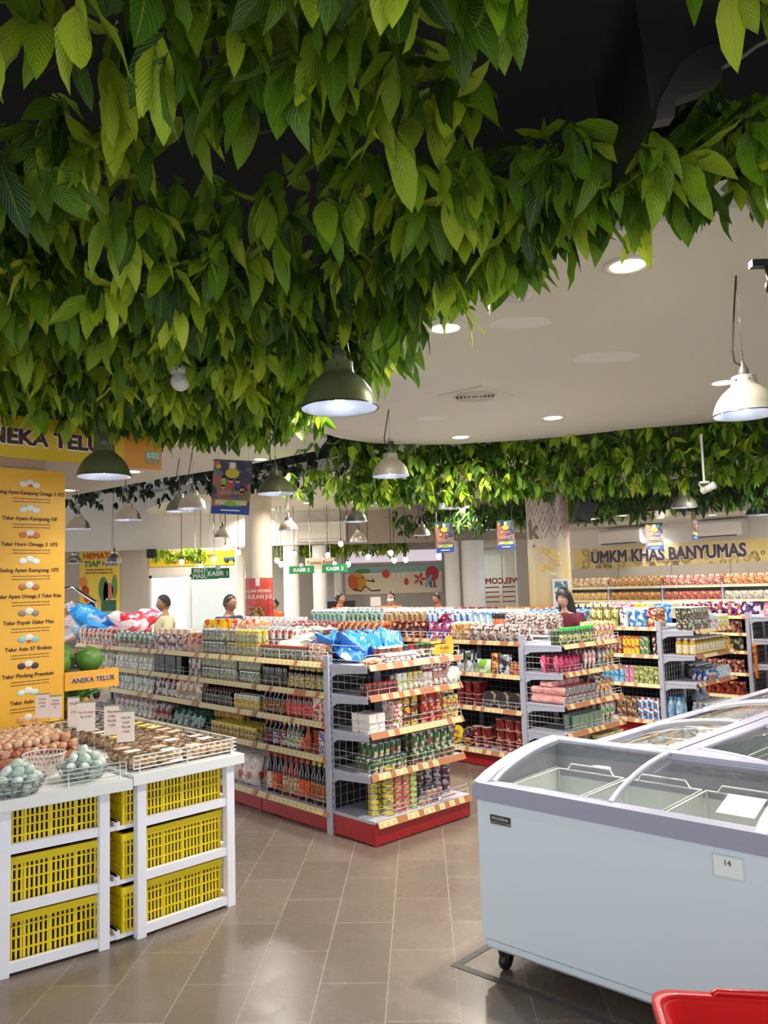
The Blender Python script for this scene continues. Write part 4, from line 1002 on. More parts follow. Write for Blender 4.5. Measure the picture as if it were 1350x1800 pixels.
def pendant(x, y, wpx, kind, label, dia=.35, top=None):
    d = ray(x, y); t = FPX * dia / wpx; p = Vector((d.x * t, d.y * t, d.z * t + EYE)); k = dia / .406
    root = thing('pendant_lamp', label, 'lamp', p); root.scale = (k, k, k)
    put('shade', SH_[kind], root); put('reflector', RF_, root); put('bulb', BU_, root); put('rivet', RV_, root)
    L = ((top or CZ) - p.z) / k
    b = MB(); b.tube([(0, 0, .33), (0, 0, L)], .0022, STEEL, 4); c = MB(); c.tube([(.02, 0, .30), (-.05, 0, .34), (-.06, 0, .42), (-.03, 0, .33 + (L - .33) * .6), (0, 0, L)], .006, BLACK, 5)
    for i in range(3): b.tube([(.008 * math.cos(a), .0, .345 + .028 * i + .014 * math.sin(a)) for a in [6.283 * j / 8 for j in range(8)]], .0022, STEEL, 4, closed=True)
    b.build('chain', root); c.build('cable', root)
    lamp('SPOT', p + Vector((0, 0, .04 * k)), 14 + 1.5 * min(p.y, 10), .05, col=(.93, .96, 1), spread=118)
    return p
PD = [(597, 718, 137, 'dark', 'large olive metal pendant lamp hanging below the leaf canopy in the middle'), (1312, 729, 113, 'pale', 'large scuffed pale pendant lamp cut by the frame edge'), (183, 838, 94, 'dark', 'olive metal pendant lamp in front of the egg sign'),
      (687, 837, 66, 'pale', 'pale pendant lamp under the tip of the white ceiling'), (485, 868, 66, 'dark', 'olive pendant lamp beside the holiday poster'), (793, 893, 47, 'dark', 'dark olive pendant lamp on the taupe wall beside a poster'), (225, 914, 47, 'chrome', 'shiny pendant lamp beside the yellow egg panel, on the longer cord'),
      (138, 930, 42, 'chrome', 'shiny pendant lamp touching the edge of the yellow egg panel'), (339, 894, 53, 'chrome', 'bright golden chrome pendant lamp left of the holiday poster'.replace('left of', 'next to')), (316, 899, 50, 'grey', 'grey pendant lamp half behind the golden chrome one'),
      (392, 945, 33, 'chrome', 'small chrome pendant lamp below the holiday poster'), (507, 932, 36, 'chrome', 'small chrome pendant lamp beside the cream column'), (626, 917, 41, 'grey', 'grey chrome pendant lamp under the square vent of the far ceiling'), (631, 952, 33, 'chrome', 'golden chrome pendant lamp above the KASIR 3 sign'),
      (742, 941, 32, 'grey', 'small grey pendant lamp on the taupe wall, nearest the mural'), (861, 931, 34, 'grey', 'grey pendant lamp touching a hanging poster'), (908, 933, 30, 'dark', 'small dark pendant lamp peeking out behind a hanging poster'), (1142, 927, 36, 'dark', 'dark pendant lamp above an air conditioner'),
      (1203, 892, 45, 'pale', 'silver pendant lamp under the bullet camera'), (1334, 905, 44, 'grey', 'grey metal pendant lamp at the frame edge over the wall sign'), (131, 990, 28, 'chrome', 'small low pendant lamp at the poster edge'), (201, 988, 30, 'chrome', 'small low pendant lamp covering the word HARI')]
for x, y, w_, k, lab in PD: pendant(x, y, w_, k, lab, top=(4.29 if w_ in (66, 28, 30) and x < 600 else CZ))
# ------------------------------------------------------------------ ceiling fittings
LIT = M('#fff4e0', .4, emit=9)
def downlight(x, y, z, r, label, group=None):
    p = atZ(x, y, z); root = thing('downlight', label, 'light', (p.x, p.y, z), 0, group)
    b = MB(); b.lathe([(r * .86, -.001), (r * .9, -.008), (r * 1.25, -.007), (r * 1.28, 0)], M('#d9d2c4', .4), 28, cap=False); b.build('trim_ring', root)
    b = MB(); b.lathe([(0, -.004), (r * .87, -.003)], LIT, 24, cap=False); b.build('diffuser', root)
names_dl = ['large downlight at the leaf edge of the round ceiling', 'downlight half covered by leaf tips near the big pendant', 'downlight behind the big olive pendant lamp', 'downlight beside the pale pendant at the frame edge', 'downlight to the far side of the square ceiling vent', 'downlight near the far edge of the round ceiling']
for (x, y, k), nm in zip(DL, names_dl): downlight(x, y, CZ, .105, nm)
for x, y, nm in ((458, 807, 'downlight on the left ceiling slab near the olive pendant'.replace('left ', 'smaller ')), (725, 852, 'downlight under the middle leaf garland'), (655, 868, 'downlight beside the far vent'), (541, 884, 'downlight between two small pendants'), (476, 895, 'downlight in front of the cream column'), (446, 908, 'downlight nearest the cream column'), (346, 912, 'downlight over the shiny lamps')):
    downlight(x, y, CZ, .09, nm)
for x, y in ((1040, 912), (1095, 906), (1252, 905), (1160, 910)): downlight(x, y, 2.62, .07, 'small lit downlight in the back ceiling over the snack wall', 'downlights over the snack wall'); lamp('AREA', atZ(x, y, 2.59), 14, .14, spread=R(160))
def vent(pts, z, label):
    P = [atZ(x, y, z) for x, y in pts]; c = sum(P, Vector()) / 4; e = P[1] - P[0]; a = math.atan2(e.y, e.x); s = .24
    root = thing('ceiling_vent', label, 'vent', (c.x, c.y, z), a); V1 = M('#d2cbb8', .5)
    b = MB(); b.box(-s, s, -s, s, -.012, 0, V1); b.build('plate', root); b = MB()
    for i in range(5): r = .17 - .033 * i; b.lathe([(r, -.013), (r + .008, -.024), (r + .012, -.013)], V1, 28, cap=False)
    b.build('cone_rings', root); b = MB(); b.lathe([(0, -.0125), (.185, -.0122)], M('#3a362e', .8), 28, cap=False); b.build('opening', root)
vent([(768, 692), (838, 676), (901, 692), (832, 714)], CZ, 'square vent with round slats in the middle of the white ceiling')
vent([(568, 873), (600, 867), (640, 873), (606, 879)], CZ, 'square vent in the far white ceiling beside a pendant')
# round blanked grille partly under the leaves
p = atZ(893, 520, CZ); b = MB(); b.lathe([(0, -.003), (.13, -.003), (.14, 0)], M('#dad6cc', .5), 30); 
for i in range(7): b.box(-.11 + .0, .11, -.09 + .03 * i, -.088 + .03 * i, -.006, -.003, M('#b8b4a8'))
o = b.build('ceiling_grille'); o.location = (p.x, p.y, CZ); tag(o, 'flat round ribbed grille beside the canopy leaf tips', 'grille')
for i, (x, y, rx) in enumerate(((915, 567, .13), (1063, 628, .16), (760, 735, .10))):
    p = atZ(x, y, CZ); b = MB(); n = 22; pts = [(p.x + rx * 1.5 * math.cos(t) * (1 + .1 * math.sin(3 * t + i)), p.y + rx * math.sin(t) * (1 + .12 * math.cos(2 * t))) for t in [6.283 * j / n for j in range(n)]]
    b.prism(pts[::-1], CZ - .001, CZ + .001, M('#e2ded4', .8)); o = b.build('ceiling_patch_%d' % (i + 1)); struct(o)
# split air conditioner on the bulkhead behind the signs
p0, p1 = atY(520, 953, 16.9), atY(607, 915, 16.9)
b = MB(); b.rbox(0, p1.x - p0.x, 0, .25, 0, p1.z - p0.z, M('#e2dcd2', .35), .03); o = b.build('air_conditioner'); o.location = (p0.x, 16.9, p0.z); tag(o, 'long cream air conditioner on the bulkhead over the KASIR 2 sign', 'air conditioner')
b = MB(); b.box(.05, p1.x - p0.x - .05, -.004, 0, .05, .06, M('#8a8078')); b.build('louvre', o)

# ------------------------------------------------------------------ hanging posters
def poster(x, y, hpx, Y, ang, tilt, label, w=.42, h=.60, top=3.35):
    H_ = hpx / FPX * Y; k = H_ / h; p = atY(x, y, Y)
    root = thing('hanging_poster', label, 'poster', p, R(ang)); root.rotation_euler.y = R(tilt); w *= k; h = H_
    b = MB(); b.box(-w / 2, w / 2, 0, .002, 0, h, PK(['#4a4458', '#6a5a6a', '#a86a60', '#5a7a78', '#8a7a50', '#3a3a50'], 9)); b.box(-w / 2, w / 2, -.001, .003, 0, h * .14, M('#2a4a9a', .4)); b.box(-w / 2 - .005, w / 2 + .005, -.004, .006, h - .008, h + .006, M('#1a5a3a')); b.build('sheet', root)
    b = MB(); disc(b, 0, h * .76, w * .18, h * .09, M('#c8b83a'), -.004); b.box(-.08 * w, .08 * w, -.005, -.001, h * .85, h * .96, M('#d8d8d0')); disc(b, -w * .36, h * .88, w * .06, h * .04, M('#e0c030'), -.004)
    for i, (xx, zz, c, hc) in enumerate(((-.22, .66, '#8ab04a', '#1a1414'), (-.02, .62, '#c8402a', '#1a1010'), (.16, .62, '#4a4a90', '#2a1810'), (-.22, .5, '#c8502a', '#1a1010'), (.28, .48, '#6a1a1a', '#141010'))):
        disc(b, w * xx, h * (zz - .07), w * .07, h * .06, M(c), -.006); disc(b, w * xx, h * zz, w * .055, h * .035, M('#e0b090'), -.008); disc(b, w * xx, h * (zz + .02), w * .06, h * .022, M(hc), -.010)
    b.box(-w * .4, w * .42, -.004, -.001, h * .17, h * .26, M('#c8c890')); disc(b, 0, h * .20, w * .16, h * .05, M('#8ab83a'), -.006); b.rbox(-w * .25, w * .25, -.006, -.001, h * .06, h * .085, M('#e8e8e0'), .002); b.build('illustration', root)
    text(root, 'LIBURAN...', h * .07, 0, -.012, h * .40, M('#e8dcc0'), .06, extrude=.001); text(root, 'LIBURAN...', h * .07, 0, -.014, h * .40, M('#7a5a30'), .0, extrude=.001)
    text(root, 'KE CHERRY SAJA!', h * .058, 0, -.012, h * .31, M('#f0e0d0'), .06, extrude=.001, xs=1.05); text(root, 'KE CHERRY SAJA!', h * .058, 0, -.014, h * .31, M('#5a1420'), .02, extrude=.001, xs=1.05)
    b = MB(); 
    for q in (-.4, .4): b.tube([(w * q, .002, h), (w * q, .002, top - p.z)], .0015, M('#a8a8a0'), 4)
    b.build('thread', root)
poster(404, 904, 96, 8.6, 4, 4, 'colourful holiday poster with cartoon children, the biggest of the hanging posters')
poster(783, 971, 53, 13.0, 8, -1, 'hanging holiday poster beside the dark olive pendant', w=.36)
poster(890, 965, 50, 13.0, -12, 0, 'hanging holiday poster between two grey pendants', w=.36)
poster(1152, 966, 46, 12.2, 3, 0, 'hanging holiday poster in front of the first wall air conditioner', w=.40)
poster(1222, 949, 54, 11.4, 55, 2, 'hanging holiday poster turned nearly edge on, below the silver pendant', w=.40)
# ------------------------------------------------------------------ cameras, speaker, projector
p = atZ(317, 596, 3.0); cx_ = atY(317, 660, 4.4)
root = thing('security_camera', 'white dome security camera hanging among the leaves', 'camera', cx_)
b = MB(); PW = M('#d9dad2', .35, coat=.3); b.lathe([(.0, .045), (.052, .045), (.058, .04), (.06, .012), (.045, .004), (.035, -.002)], PW, 20); b.ell((0, 0, -.035), (.055, .055, .055), PW, 18, 12); b.lathe([(0, 0), (.02, 0), (.022, .004)], M('#c8c8c0'), 16, Matrix.Translation((.0, -.055, -.03)) @ Matrix.Rotation(R(90), 4, 'X')); b.build('body', root)
b = MB(); b.rbox(-.018, .018, -.012, .012, .045, .42, M('#c8c8be', .5), .004); b.build('pole', root)
root = thing('security_camera', 'white bullet camera on a short pole beside the silver pendant', 'camera', atY(1238, 850, 7.9))
b = MB(); b.tube([(0, 0, 0), (0, 0, .5)], .012, PW, 6); b.lathe([(.0, 0), (.05, 0), (.05, .02), (0, .02)], PW, 14); b.build('pole', root)
b = MB(); b.lathe([(0, -.09), (.036, -.09), (.038, .06), (0, .06)], PW, 14, Matrix.Translation((.05, 0, -.04)) @ Matrix.Rotation(R(70), 4, 'X') @ Matrix.Rotation(R(30), 4, 'Y')); b.tube([(-.06, 0, .0), (-.01, 0, -.07)], .008, PW, 5); b.build('body', root)
p = atY(1021, 914, 9.6); root = thing('loudspeaker', 'black ceiling loudspeaker tilted down beside the patterned column', 'speaker', p)
b = MB(); b.rbox(-.1, .1, -.1, .1, -.02, .25, BLACK, .03, Matrix.Rotation(R(22), 4, 'Y')); b.build('cabinet', root); b = MB(); b.box(-.13, .14, -.08, .08, -.04, -.025, M('#2a2a2a')); b.tube([(0, 0, .24), (.03, 0, .75)], .015, BLACK, 6); b.build('bracket', root)
p = atY(1340, 470, 3.3); root = thing('track_spotlight', 'small black spotlight fixing at the frame edge under the white ceiling', 'spotlight', p)
b = MB(); b.box(-.05, .12, -.02, .02, .0, .03, BLACK); b.tube([(.02, 0, 0), (.03, 0, -.06)], .012, BLACK, 6); b.ell((.035, 0, -.085), (.03, .03, .035), BLACK); b.tube([(.05, 0, .03), (.05, 0, CZ - p.z + .02)], .008, BLACK, 5); b.build('body', root)
# dark hanging cabinet with curved steel bracket
Yp = 1.95; root = thing('hanging_projector', 'dark boxy projector housing with curved steel bracket under the leaf canopy', 'projector', atY(1190, 120, Yp)); o0 = atY(1190, 120, Yp)
def lp(x, y): q = atY(x, y, Yp); return (q.x - o0.x, q.z - o0.z)
b = MB(); b.xz([lp(*q) for q in [(1108, -60), (1148, 216), (1166, 172), (1192, 118), (1290, 78), (1272, -60)]][::-1], 0, .4, M('#1c1c1b', .6)); b.build('housing', root)
b = MB(); b.xz([lp(*q) for q in [(1149, 219), (1181, 213), (1184, 182), (1232, 166), (1262, 148), (1286, 76), (1222, 95), (1192, 117), (1168, 160), (1152, 190)]], -.02, .02, M('#4a4644', .45, .6, var=.2, scale=20)); b.build('bracket', root)
b = MB(); q = [lp(1262, 132), lp(1290, 118), (lp(1320, 95)[0], lp(1320, 95)[1]), lp(1360, 76)]; b.tube([(x, -.03, z) for x, z in q], .006, M('#8a8880', .4), 5); b.build('cable', root)
b = MB(); b.tube([(.0, .2, .1), (.0, .2, 4.3 - o0.z)], .03, BLACK, 8); b.build('hanger', root)

# ------------------------------------------------------------------ egg corner: panel, header, small sign, fruit
PP = Vector((-2.2, 5.453, 0)); TP = FR(PP, 44.5)
YP = M('#e8ac2e', .45, var=.06, scale=1.5, coat=.15)
pn = thing('egg_price_panel', 'tall yellow orange panel listing egg kinds with small egg pictures', 'sign'); pn.matrix_world = TP
b = MB(); b.box(-.95, 0, 0, .03, .84, 2.55, YP); b.build('board', pn)
TX = M('#5a3420', .5)
rows = [('Endog Ayam Kampung Omega 3 10\'S', '#e8e4d8'), ('Telur Ayam Kampung HF', '#dcdcd4'), ('Telur Horn Omega 3 10\'S', '#c8743a'), ('Endog Ayam Kampung 10\'S', '#eee8dc'), ('Telur Ayam Omega 3 Telur Kita', '#b8703a'), ('Telur Puyuh Galur Mas', '#8a8478'), ('Telur Asin 57 Brebes', '#8fc0c0'), ('Telur Pindang Premium', '#3a3438'), ('Telur Asin SGM', '#c8e0d0'), ('Telur Ayam', '#e0a078')]
for i, (t, c) in enumerate(rows):
    z = 2.39 - .172 * i
    wd_ = min(.40, .0155 * len(t) + .06)
    text(pn, t, .025, -.235, -.002, z, TX, .04, extrude=.0006, xs=min(1, .44 / (len(t) * .0165)))
    for k in range(2): text(pn, 'mengandung omega protein, 15g asam lemak, vitamin A, D dan E, folat', .0062, -.225, -.0015, z - .038 - .02 * k, TX, .06, extrude=.0003)
    b = MB()
    for k, (dx, dz, sc) in enumerate(((-.045, .0, 1), (0, .012, 1.1), (.04, -.002, 1))): b.ell((-.235 + dx, -.001, z + .062 + dz), (.027 * sc, .006, .021 * sc), M(c if k != 1 else '#e0dcd0', .5), 12, 6)
    if i in (0, 2, 6, 7): b.ell((-.235, -.006, z + .05), (.013, .003, .01), M('#c8502a'), 10, 5)
    b.build('egg_picture', pn)
hd = thing('header_sign', 'large yellow header sign ANEKA TELUR above the egg panel, partly behind leaves', 'sign'); hd.matrix_world = FR((-1.69, 5.956, 0), 44.5)
b = MB(); b.box(-1.75, -.30, -.03, .0, 2.618, 2.905, M('#d8b41c', .4, var=.08, scale=2)); b.box(-.30, 0, -.03, 0, 2.618, 2.905, M('#d8902a', .4, var=.05, scale=2)); b.build('board', hd)
text(hd, 'ANEKA TELUR', .1, -.86, -.034, 2.755, M('#f4ecdc'), .14, extrude=.001, xs=1.06); text(hd, 'ANEKA TELUR', .1, -.86, -.039, 2.755, M('#4a2420'), .06, extrude=.002, xs=1.06)
b = MB()
for k in range(6): b.ell((-.11 + .035 * (k % 3), -.034, 2.715 + .022 * (k // 3)), (.022, .006, .018), M('#a8c8b8', .5), 10, 6)
b.xz([(-.14, 2.70), (-.02, 2.70), (-.035, 2.655), (-.12, 2.655)], -.038, -.031, M('#a8926a', .6, bump=.5, scale=60)); b.ell((-.07, -.034, 2.86), (.03, .006, .022), M('#b86a3a'), 10, 6); b.build('egg_basket_picture', hd)
# booth canopy behind the header
a = Vector((-1.69, 5.956, 0)); v3 = Vector((math.cos(R(44.5)), math.sin(R(44.5)), 0)); u3 = Vector((-v3.y, v3.x, 0))
q = [a + v3 * .0 + u3 * .01, a + u3 * 1.66, a + u3 * 1.66 - v3 * 3.0, a - v3 * 3.0 + u3 * .01]
b = MB(); b.prism([(p.x, p.y) for p in q], 2.66, 2.9, M('#b9a898', .7)); b.prism([(p.x, p.y) for p in q], 2.62, 2.66, M('#d8cdbc', .6)); struct(b.build('ceiling_canopy'))
for x, y in ((119, 861), (232, 828)): downlight(x, y, 2.62, .07, 'downlight in the booth canopy %s' % ('behind the egg panel' if x < 200 else 'behind the olive pendant lamp'))
b = MB(); q = [PP - v3 * .12 + u3 * .035, PP - v3 * .12 + u3 * .3, PP - v3 * 1.5 + u3 * .3, PP - v3 * 1.5 + u3 * .035]; b.prism([(p.x, p.y) for p in q], 0, 2.62, M('#a98c78', .6)); struct(b.build('wall_booth'))
ss = thing('small_egg_sign', 'small orange sign ANEKA TELUR under the green pomelos', 'sign'); ss.matrix_world = TP
b = MB(); b.box(.002, .385, -.012, .0, 1.055, 1.18, M('#e8a430', .45)); b.build('board', ss); text(ss, 'ANEKA TELUR', .034, .2, -.014, 1.117, M('#f4ecdc'), .11, extrude=.0006); text(ss, 'ANEKA TELUR', .034, .2, -.016, 1.117, M('#4a2420'), .04, extrude=.001)
fs_ = thing('fruit_stand', 'dark fruit stand behind the small egg sign', 'stand'); fs_.matrix_world = TP
b = MB(); b.box(-.1, .36, .01, .5, 1.12, 1.15, M('#5a4a38', .7)); b.build('upper_board', fs_)
b = MB(); b.box(-.1, .5, .3, .9, .79, .83, M('#5a4a38', .7)); b.build('lower_board', fs_)
for x, y in ((-.08, .48), (.33, .48)):
    b = MB(); b.box(x, x + .03, y, y + .03, 0, 1.12, M('#3a322a', .7)); b.build('leg', fs_)
def pomelo(x, y, z, r, lab):
    b = MB(); b.ell((0, 0, 0), (r, r, r * .96), M('#557f2c', .4, var=.16, scale=30, bump=.25), 24, 16); b.lathe([(.008, r * .93), (.006, r * .99)], M('#6a5a30'), 6); o = b.build('pomelo'); o.matrix_world = TP @ Matrix.Translation((x, y, z)); tag(o, lab, 'fruit')
pomelo(.235, .14, 1.151 + .092, .095, 'round green pomelo beside the others, showing in full'); pomelo(-.0, .11, 1.151 + .085, .088, 'green pomelo in front, half behind the yellow panel'); pomelo(.09, .32, 1.151 + .105, .11, 'largest green pomelo at the back of the three')
for i, (x, y) in enumerate(((.05, .38), (.19, .42), (.33, .46), (.12, .56), (.27, .6))):
    root = thing('pineapple', 'pineapple with spiky dark green crown under the small egg sign', 'fruit', group='pineapples under the small egg sign'); root.matrix_world = TP @ Matrix.Translation((x, y, .831))
    b = MB(); b.lathe([(.03, 0), (.05, .02), (.055, .06), (.045, .1), (.02, .115)], M('#b08a2a', .6, bump=.8, scale=70), 14); b.build('body', root)
    b = MB()
    for k in range(22):
        a = k * 2.4; el = .25 + .055 * k; L = .19 - .003 * k; ca, sa = math.cos(a), math.sin(a); rr = L * math.cos(el); zz = L * math.sin(el)
        b.add([(.02 * ca - .009 * sa, .02 * sa + .009 * ca, .11), (.02 * ca + .009 * sa, .02 * sa - .009 * ca, .11), (rr * .6 * ca + .007 * sa, rr * .6 * sa - .007 * ca, .11 + zz * .8), (rr * ca, rr * sa, .11 + zz * .8 + .03 * math.sin(el)), (rr * .6 * ca - .007 * sa, rr * .6 * sa + .007 * ca, .11 + zz * .8)], [(0, 1, 2, 3, 4)], M('#5a8a3a', .5))
    b.build('crown', root)
# ------------------------------------------------------------------ people
SKIN = M('#a9795c', .5, var=.04, scale=20)
def skin_body(name, joints, bones, m, parent=None, sub=1):
    me = bpy.data.meshes.new(name); me.from_pydata([j[0] for j in joints], bones, []); o = bpy.data.objects.new(name, me); COL.objects.link(o)
    md = o.modifiers.new('s', 'SKIN'); sl = me.skin_vertices[0].data
    for i, j in enumerate(joints): sl[i].radius = (j[1], j[2] if len(j) > 2 else j[1]); sl[i].use_root = (i == 0)
    ss = o.modifiers.new('u', 'SUBSURF'); ss.levels = sub + 1; ss.render_levels = sub + 1
    dg = bpy.context.evaluated_depsgraph_get(); nm = bpy.data.meshes.new_from_object(o.evaluated_get(dg)); bpy.data.objects.remove(o)
    nm.materials.clear(); nm.materials.append(m); nm.polygons.foreach_set('use_smooth', [True] * len(nm.polygons)); return nm
def head_mesh(b, T, skin=SKIN, f=1.0):
    """head about .23 tall, face towards -y, chin at z=0"""
    n, k = 20, 16; vs = []; fs = []
    for j in range(k + 1):
        ph = math.pi * j / k - math.pi / 2
        for i in range(n):
            a = 2 * math.pi * i / n; x = math.cos(ph) * math.cos(a); y = math.cos(ph) * math.sin(a); z = math.sin(ph)
            X = .075 * x; Y = .093 * y + .006; Z = .115 * z + .115
            if z < 0: X *= 1 + .32 * z; Y = Y * (1 + .12 * z) - .012 * -z * (1 if y < 0 else -1.6)
            if y < -.3 and abs(x) < .28:                                   # nose
                nz = math.exp(-((z + .18) / .2) ** 2) * math.exp(-(x / .13) ** 2); Y -= .02 * nz
            if y < -.3: Y += .007 * math.exp(-((z - .02) / .1) ** 2) * math.exp(-((abs(x) - .36) / .16) ** 2)     # eye hollows
            if y < -.3: Y -= .005 * math.exp(-((z + .5) / .08) ** 2) * math.exp(-(x / .22) ** 2)                    # lips
            vs.append((X, Y, Z))
    for j in range(k):
        for i in range(n): fs.append((j * n + i, j * n + (i + 1) % n, (j + 1) * n + (i + 1) % n, (j + 1) * n + i))
    b.add(vs, fs, skin, T, True)
    for s in (-1, 1): b.ell((s * .074, .012, .11), (.009, .018, .028), skin, 8, 6, T)
def person(label, px, py_top, Y, face, shirt, hair='short', hairm=None, pants='#2a2c34', lean=0, arms='front', collar=None, mask=False, woman=False, h=None, shirt_m=None, turn=0, skin=SKIN):
    p = atY(px, py_top, Y); H = h or p.z; s = H / 1.68
    root = thing('person', label, 'person', (p.x, Y, 0), R(face)); root.scale = (s, s, s)
    # origin at feet; facing -y. joints
    sh = .165 if woman else .19
    ly = -lean
    J = [((0, 0, .93), .13, .10), ((0, ly * .3, 1.12), .12, .09), ((0, ly * .7, 1.30), .15, .10), ((0, ly, 1.42), .07, .06), ((0, ly - .01, 1.47), .048, .05), ((0, ly - .015, 1.53), .047, .05)]
    B = [(0, 1), (1, 2), (2, 3), (3, 4), (4, 5)]
    def lim(pts, root_i):
        prev = root_i
        for q in pts: J.append(q); B.append((prev, len(J) - 1)); prev = len(J) - 1
    hands = []
    for sd in (-1, 1):
        lim([((sd * .09, 0, .86), .085), ((sd * .1, -.01, .50), .058), ((sd * .1, .01, .12), .038), ((sd * .1, 0, .05), .036), ((sd * .105, -.15, .03), .028)], 0)
        if arms == 'front': e, w = (sd * (sh + .05), ly - .03, 1.12), (sd * .12, ly - .27, 1.08)
        elif arms == 'desk': e, w = (sd * (sh + .06), ly - .06, 1.13), (sd * .16, ly - .28, 1.02)
        else: e, w = (sd * (sh + .04), ly + .02, 1.12), (sd * (sh + .06), ly - .05, .87)
        lim([((sd * sh, ly, 1.37), .06), (e, .042), (w, .028)], 2); hands.append((Vector(e), Vector(w), sd))
    bm_ = skin_body('body', J, B, skin)
    b = MB(); n = len(bm_.vertices)
    b.v = [tuple(v.co) for v in bm_.vertices]; b.mat(skin); b.mi = [0] * len(bm_.polygons); b.f = [tuple(q.vertices) for q in bm_.polygons]; b.smooth = set(range(len(b.f)))
    HT = Matrix.Translation((0, ly - .02, 1.475)) @ Matrix.Rotation(R(turn), 4, 'Z') @ Matrix.Rotation(R(12 if lean else 4), 4, 'X') @ Matrix.Scale(.96, 4)
    head_mesh(b, HT, skin)
    for e, w, sd in hands:      # palm and five bent fingers
        d = (w - e).normalized(); side = d.cross(Vector((0, 0, 1))).normalized(); upv = side.cross(d)
        pc = w + d * .045; b.tube([w, w + d * .03, pc, w + d * .085], [.024, .034, .038, .034], skin, 8)
        for i, (o_, L) in enumerate(((-.027, .062), (-.009, .072), (.009, .068), (.026, .054))):
            r0 = w + d * .08 + side * o_; b.tube([r0, r0 + d * L * .5 - upv * .008, r0 + d * L * .85 - upv * .028, r0 + d * L - upv * .042], [.0095, .009, .0085, .006], skin, 6)
        r0 = w + d * .03 - side * sd * .03; b.tube([r0, r0 + d * .03 - side * sd * .022, r0 + d * .062 - side * sd * .024 - upv * .01], [.011, .010, .007], skin, 6)
    b.build('body', root)
    # shirt: torso and upper arms, a little wider than the body
    sm = shirt_m or M(shirt, .75, var=.08, scale=12, bump=.15)
    J2 = [((0, 0, .95), .155, .125), ((0, ly * .3, 1.12), .145, .115), ((0, ly * .7, 1.30), .172, .122), ((0, ly, 1.405), .10, .08), ((0, ly, 1.44), .062, .06)]; B2 = [(0, 1), (1, 2), (2, 3), (3, 4)]
    for e, w, sd in hands:
        full = arms == 'long' or shirt_m is not None
        J2.append(((sd * sh, ly, 1.37), .078)); B2.append((2, len(J2) - 1)); J2.append((tuple(e.lerp(Vector((sd * sh, ly, 1.37)), .25)), .062)); B2.append((len(J2) - 2, len(J2) - 1))
        if full or hair in ('hijab', 'long'): J2.append((tuple(w), .042)); B2.append((len(J2) - 2, len(J2) - 1))
    put('shirt', skin_body('shirt', J2, B2, sm), root)
    J3 = [((0, 0, .96), .15, .12)]; B3 = []
    for sd in (-1, 1):
        k = len(J3); J3 += [((sd * .092, 0, .84), .10), ((sd * .1, -.01, .50), .076), ((sd * .1, .01, .09), .062)]; B3 += [(0, k), (k, k + 1), (k + 1, k + 2)]
    put('trousers', skin_body('trousers', J3, B3, M(pants, .8)), root)
    b = MB()
    for sd in (-1, 1): b.ell((sd * .105, -.07, .035), (.05, .14, .036), BLACK, 10, 6)
    b.build('shoes', root)
    # face
    b = MB()
    for sd in (-1, 1):
        b.ell((sd * .028, -.079, .118), (.012, .006, .006), M('#e8e0d8'), 8, 5, HT); b.ell((sd * .028, -.083, .118), (.006, .004, .0055), BLACK, 8, 5, HT); b.tube([HT @ Vector((sd * .014, -.087, .136)), HT @ Vector((sd * .03, -.086, .141)), HT @ Vector((sd * .045, -.076, .136))], .003, BLACK, 4)
    if not mask: b.ell((0, -.088, .058), (.021, .006, .006), M('#8a4238'), 10, 5, HT)
    b.build('eyes_and_mouth', root)
    if mask:
        b = MB(); b.ell((0, -.05, .065), (.066, .052, .048), M('#e8e8ea', .7), 14, 9, HT); b.build('face_mask', root)
    hm = hairm or M('#15100e', .45)
    b = MB()
    def cap(r, lowz, front):   # shell over skull
        n, k = 22, 12; vs = []; fs = []
        for j in range(k + 1):
            for i in range(n):
                a = 2 * math.pi * i / n; fy = math.sin(a)
                lim_ = lowz + (front - lowz) * max(0, -fy) ** .6
                ph = math.pi / 2 - (math.pi / 2 - lim_) * j / k
                vs.append((r[0] * math.cos(ph) * math.cos(a), r[1] * math.cos(ph) * math.sin(a) + .01, r[2] * math.sin(ph) + .118))
        for j in range(k):
            for i in range(n): fs.append((j * n + (i + 1) % n, j * n + i, (j + 1) * n + i, (j + 1) * n + (i + 1) % n))
        b.add(vs, fs, hm, HT, True)
    if hair == 'short': cap((.083, .101, .122), -.35, .72)
    elif hair == 'bald': cap((.078, .097, .117), -.2, .85)
    elif hair == 'bun': cap((.085, .104, .122), -.45, .62); b.ell((0, .115, .12), (.045, .04, .045), hm, 12, 8, HT)
    elif hair == 'long':
        cap((.09, .108, .126), -.9, .45)
        b.lathe([(.085, .12), (.1, .04), (.105, -.06), (.09, -.16), (.04, -.2)], hm, 18, HT @ Matrix.Translation((0, .045, 0)) @ Matrix.Scale(.72, 4, (0, 1, 0)))
    elif hair == 'tail': cap((.085, .104, .122), -.45, .6); b.tube([HT @ Vector((0, .1, .12)), HT @ Vector((0, .15, .08)), HT @ Vector((0, .15, -.03)), HT @ Vector((0, .13, -.12))], [.03, .035, .03, .01], hm, 8)
    elif hair == 'hijab':
        cap((.092, .11, .13), -1.15, .38); b.lathe([(.075, .05), (.1, .0), (.15, -.07), (.19, -.15)], hm, 22, HT @ Matrix.Translation((0, .01, 0)) @ Matrix.Scale(.75, 4, (0, 1, 0)), cap=False)
    b.build('headscarf' if hair == 'hijab' else 'hair', root)
    if collar:
        b = MB(); b.tube([(.055 * math.cos(a), ly - .0 + .055 * math.sin(a), 1.455 + .01 * math.sin(a)) for a in [6.283 * i / 14 for i in range(14)]], .014, M(collar, .7), 6, closed=True); b.build('collar', root)
    return root
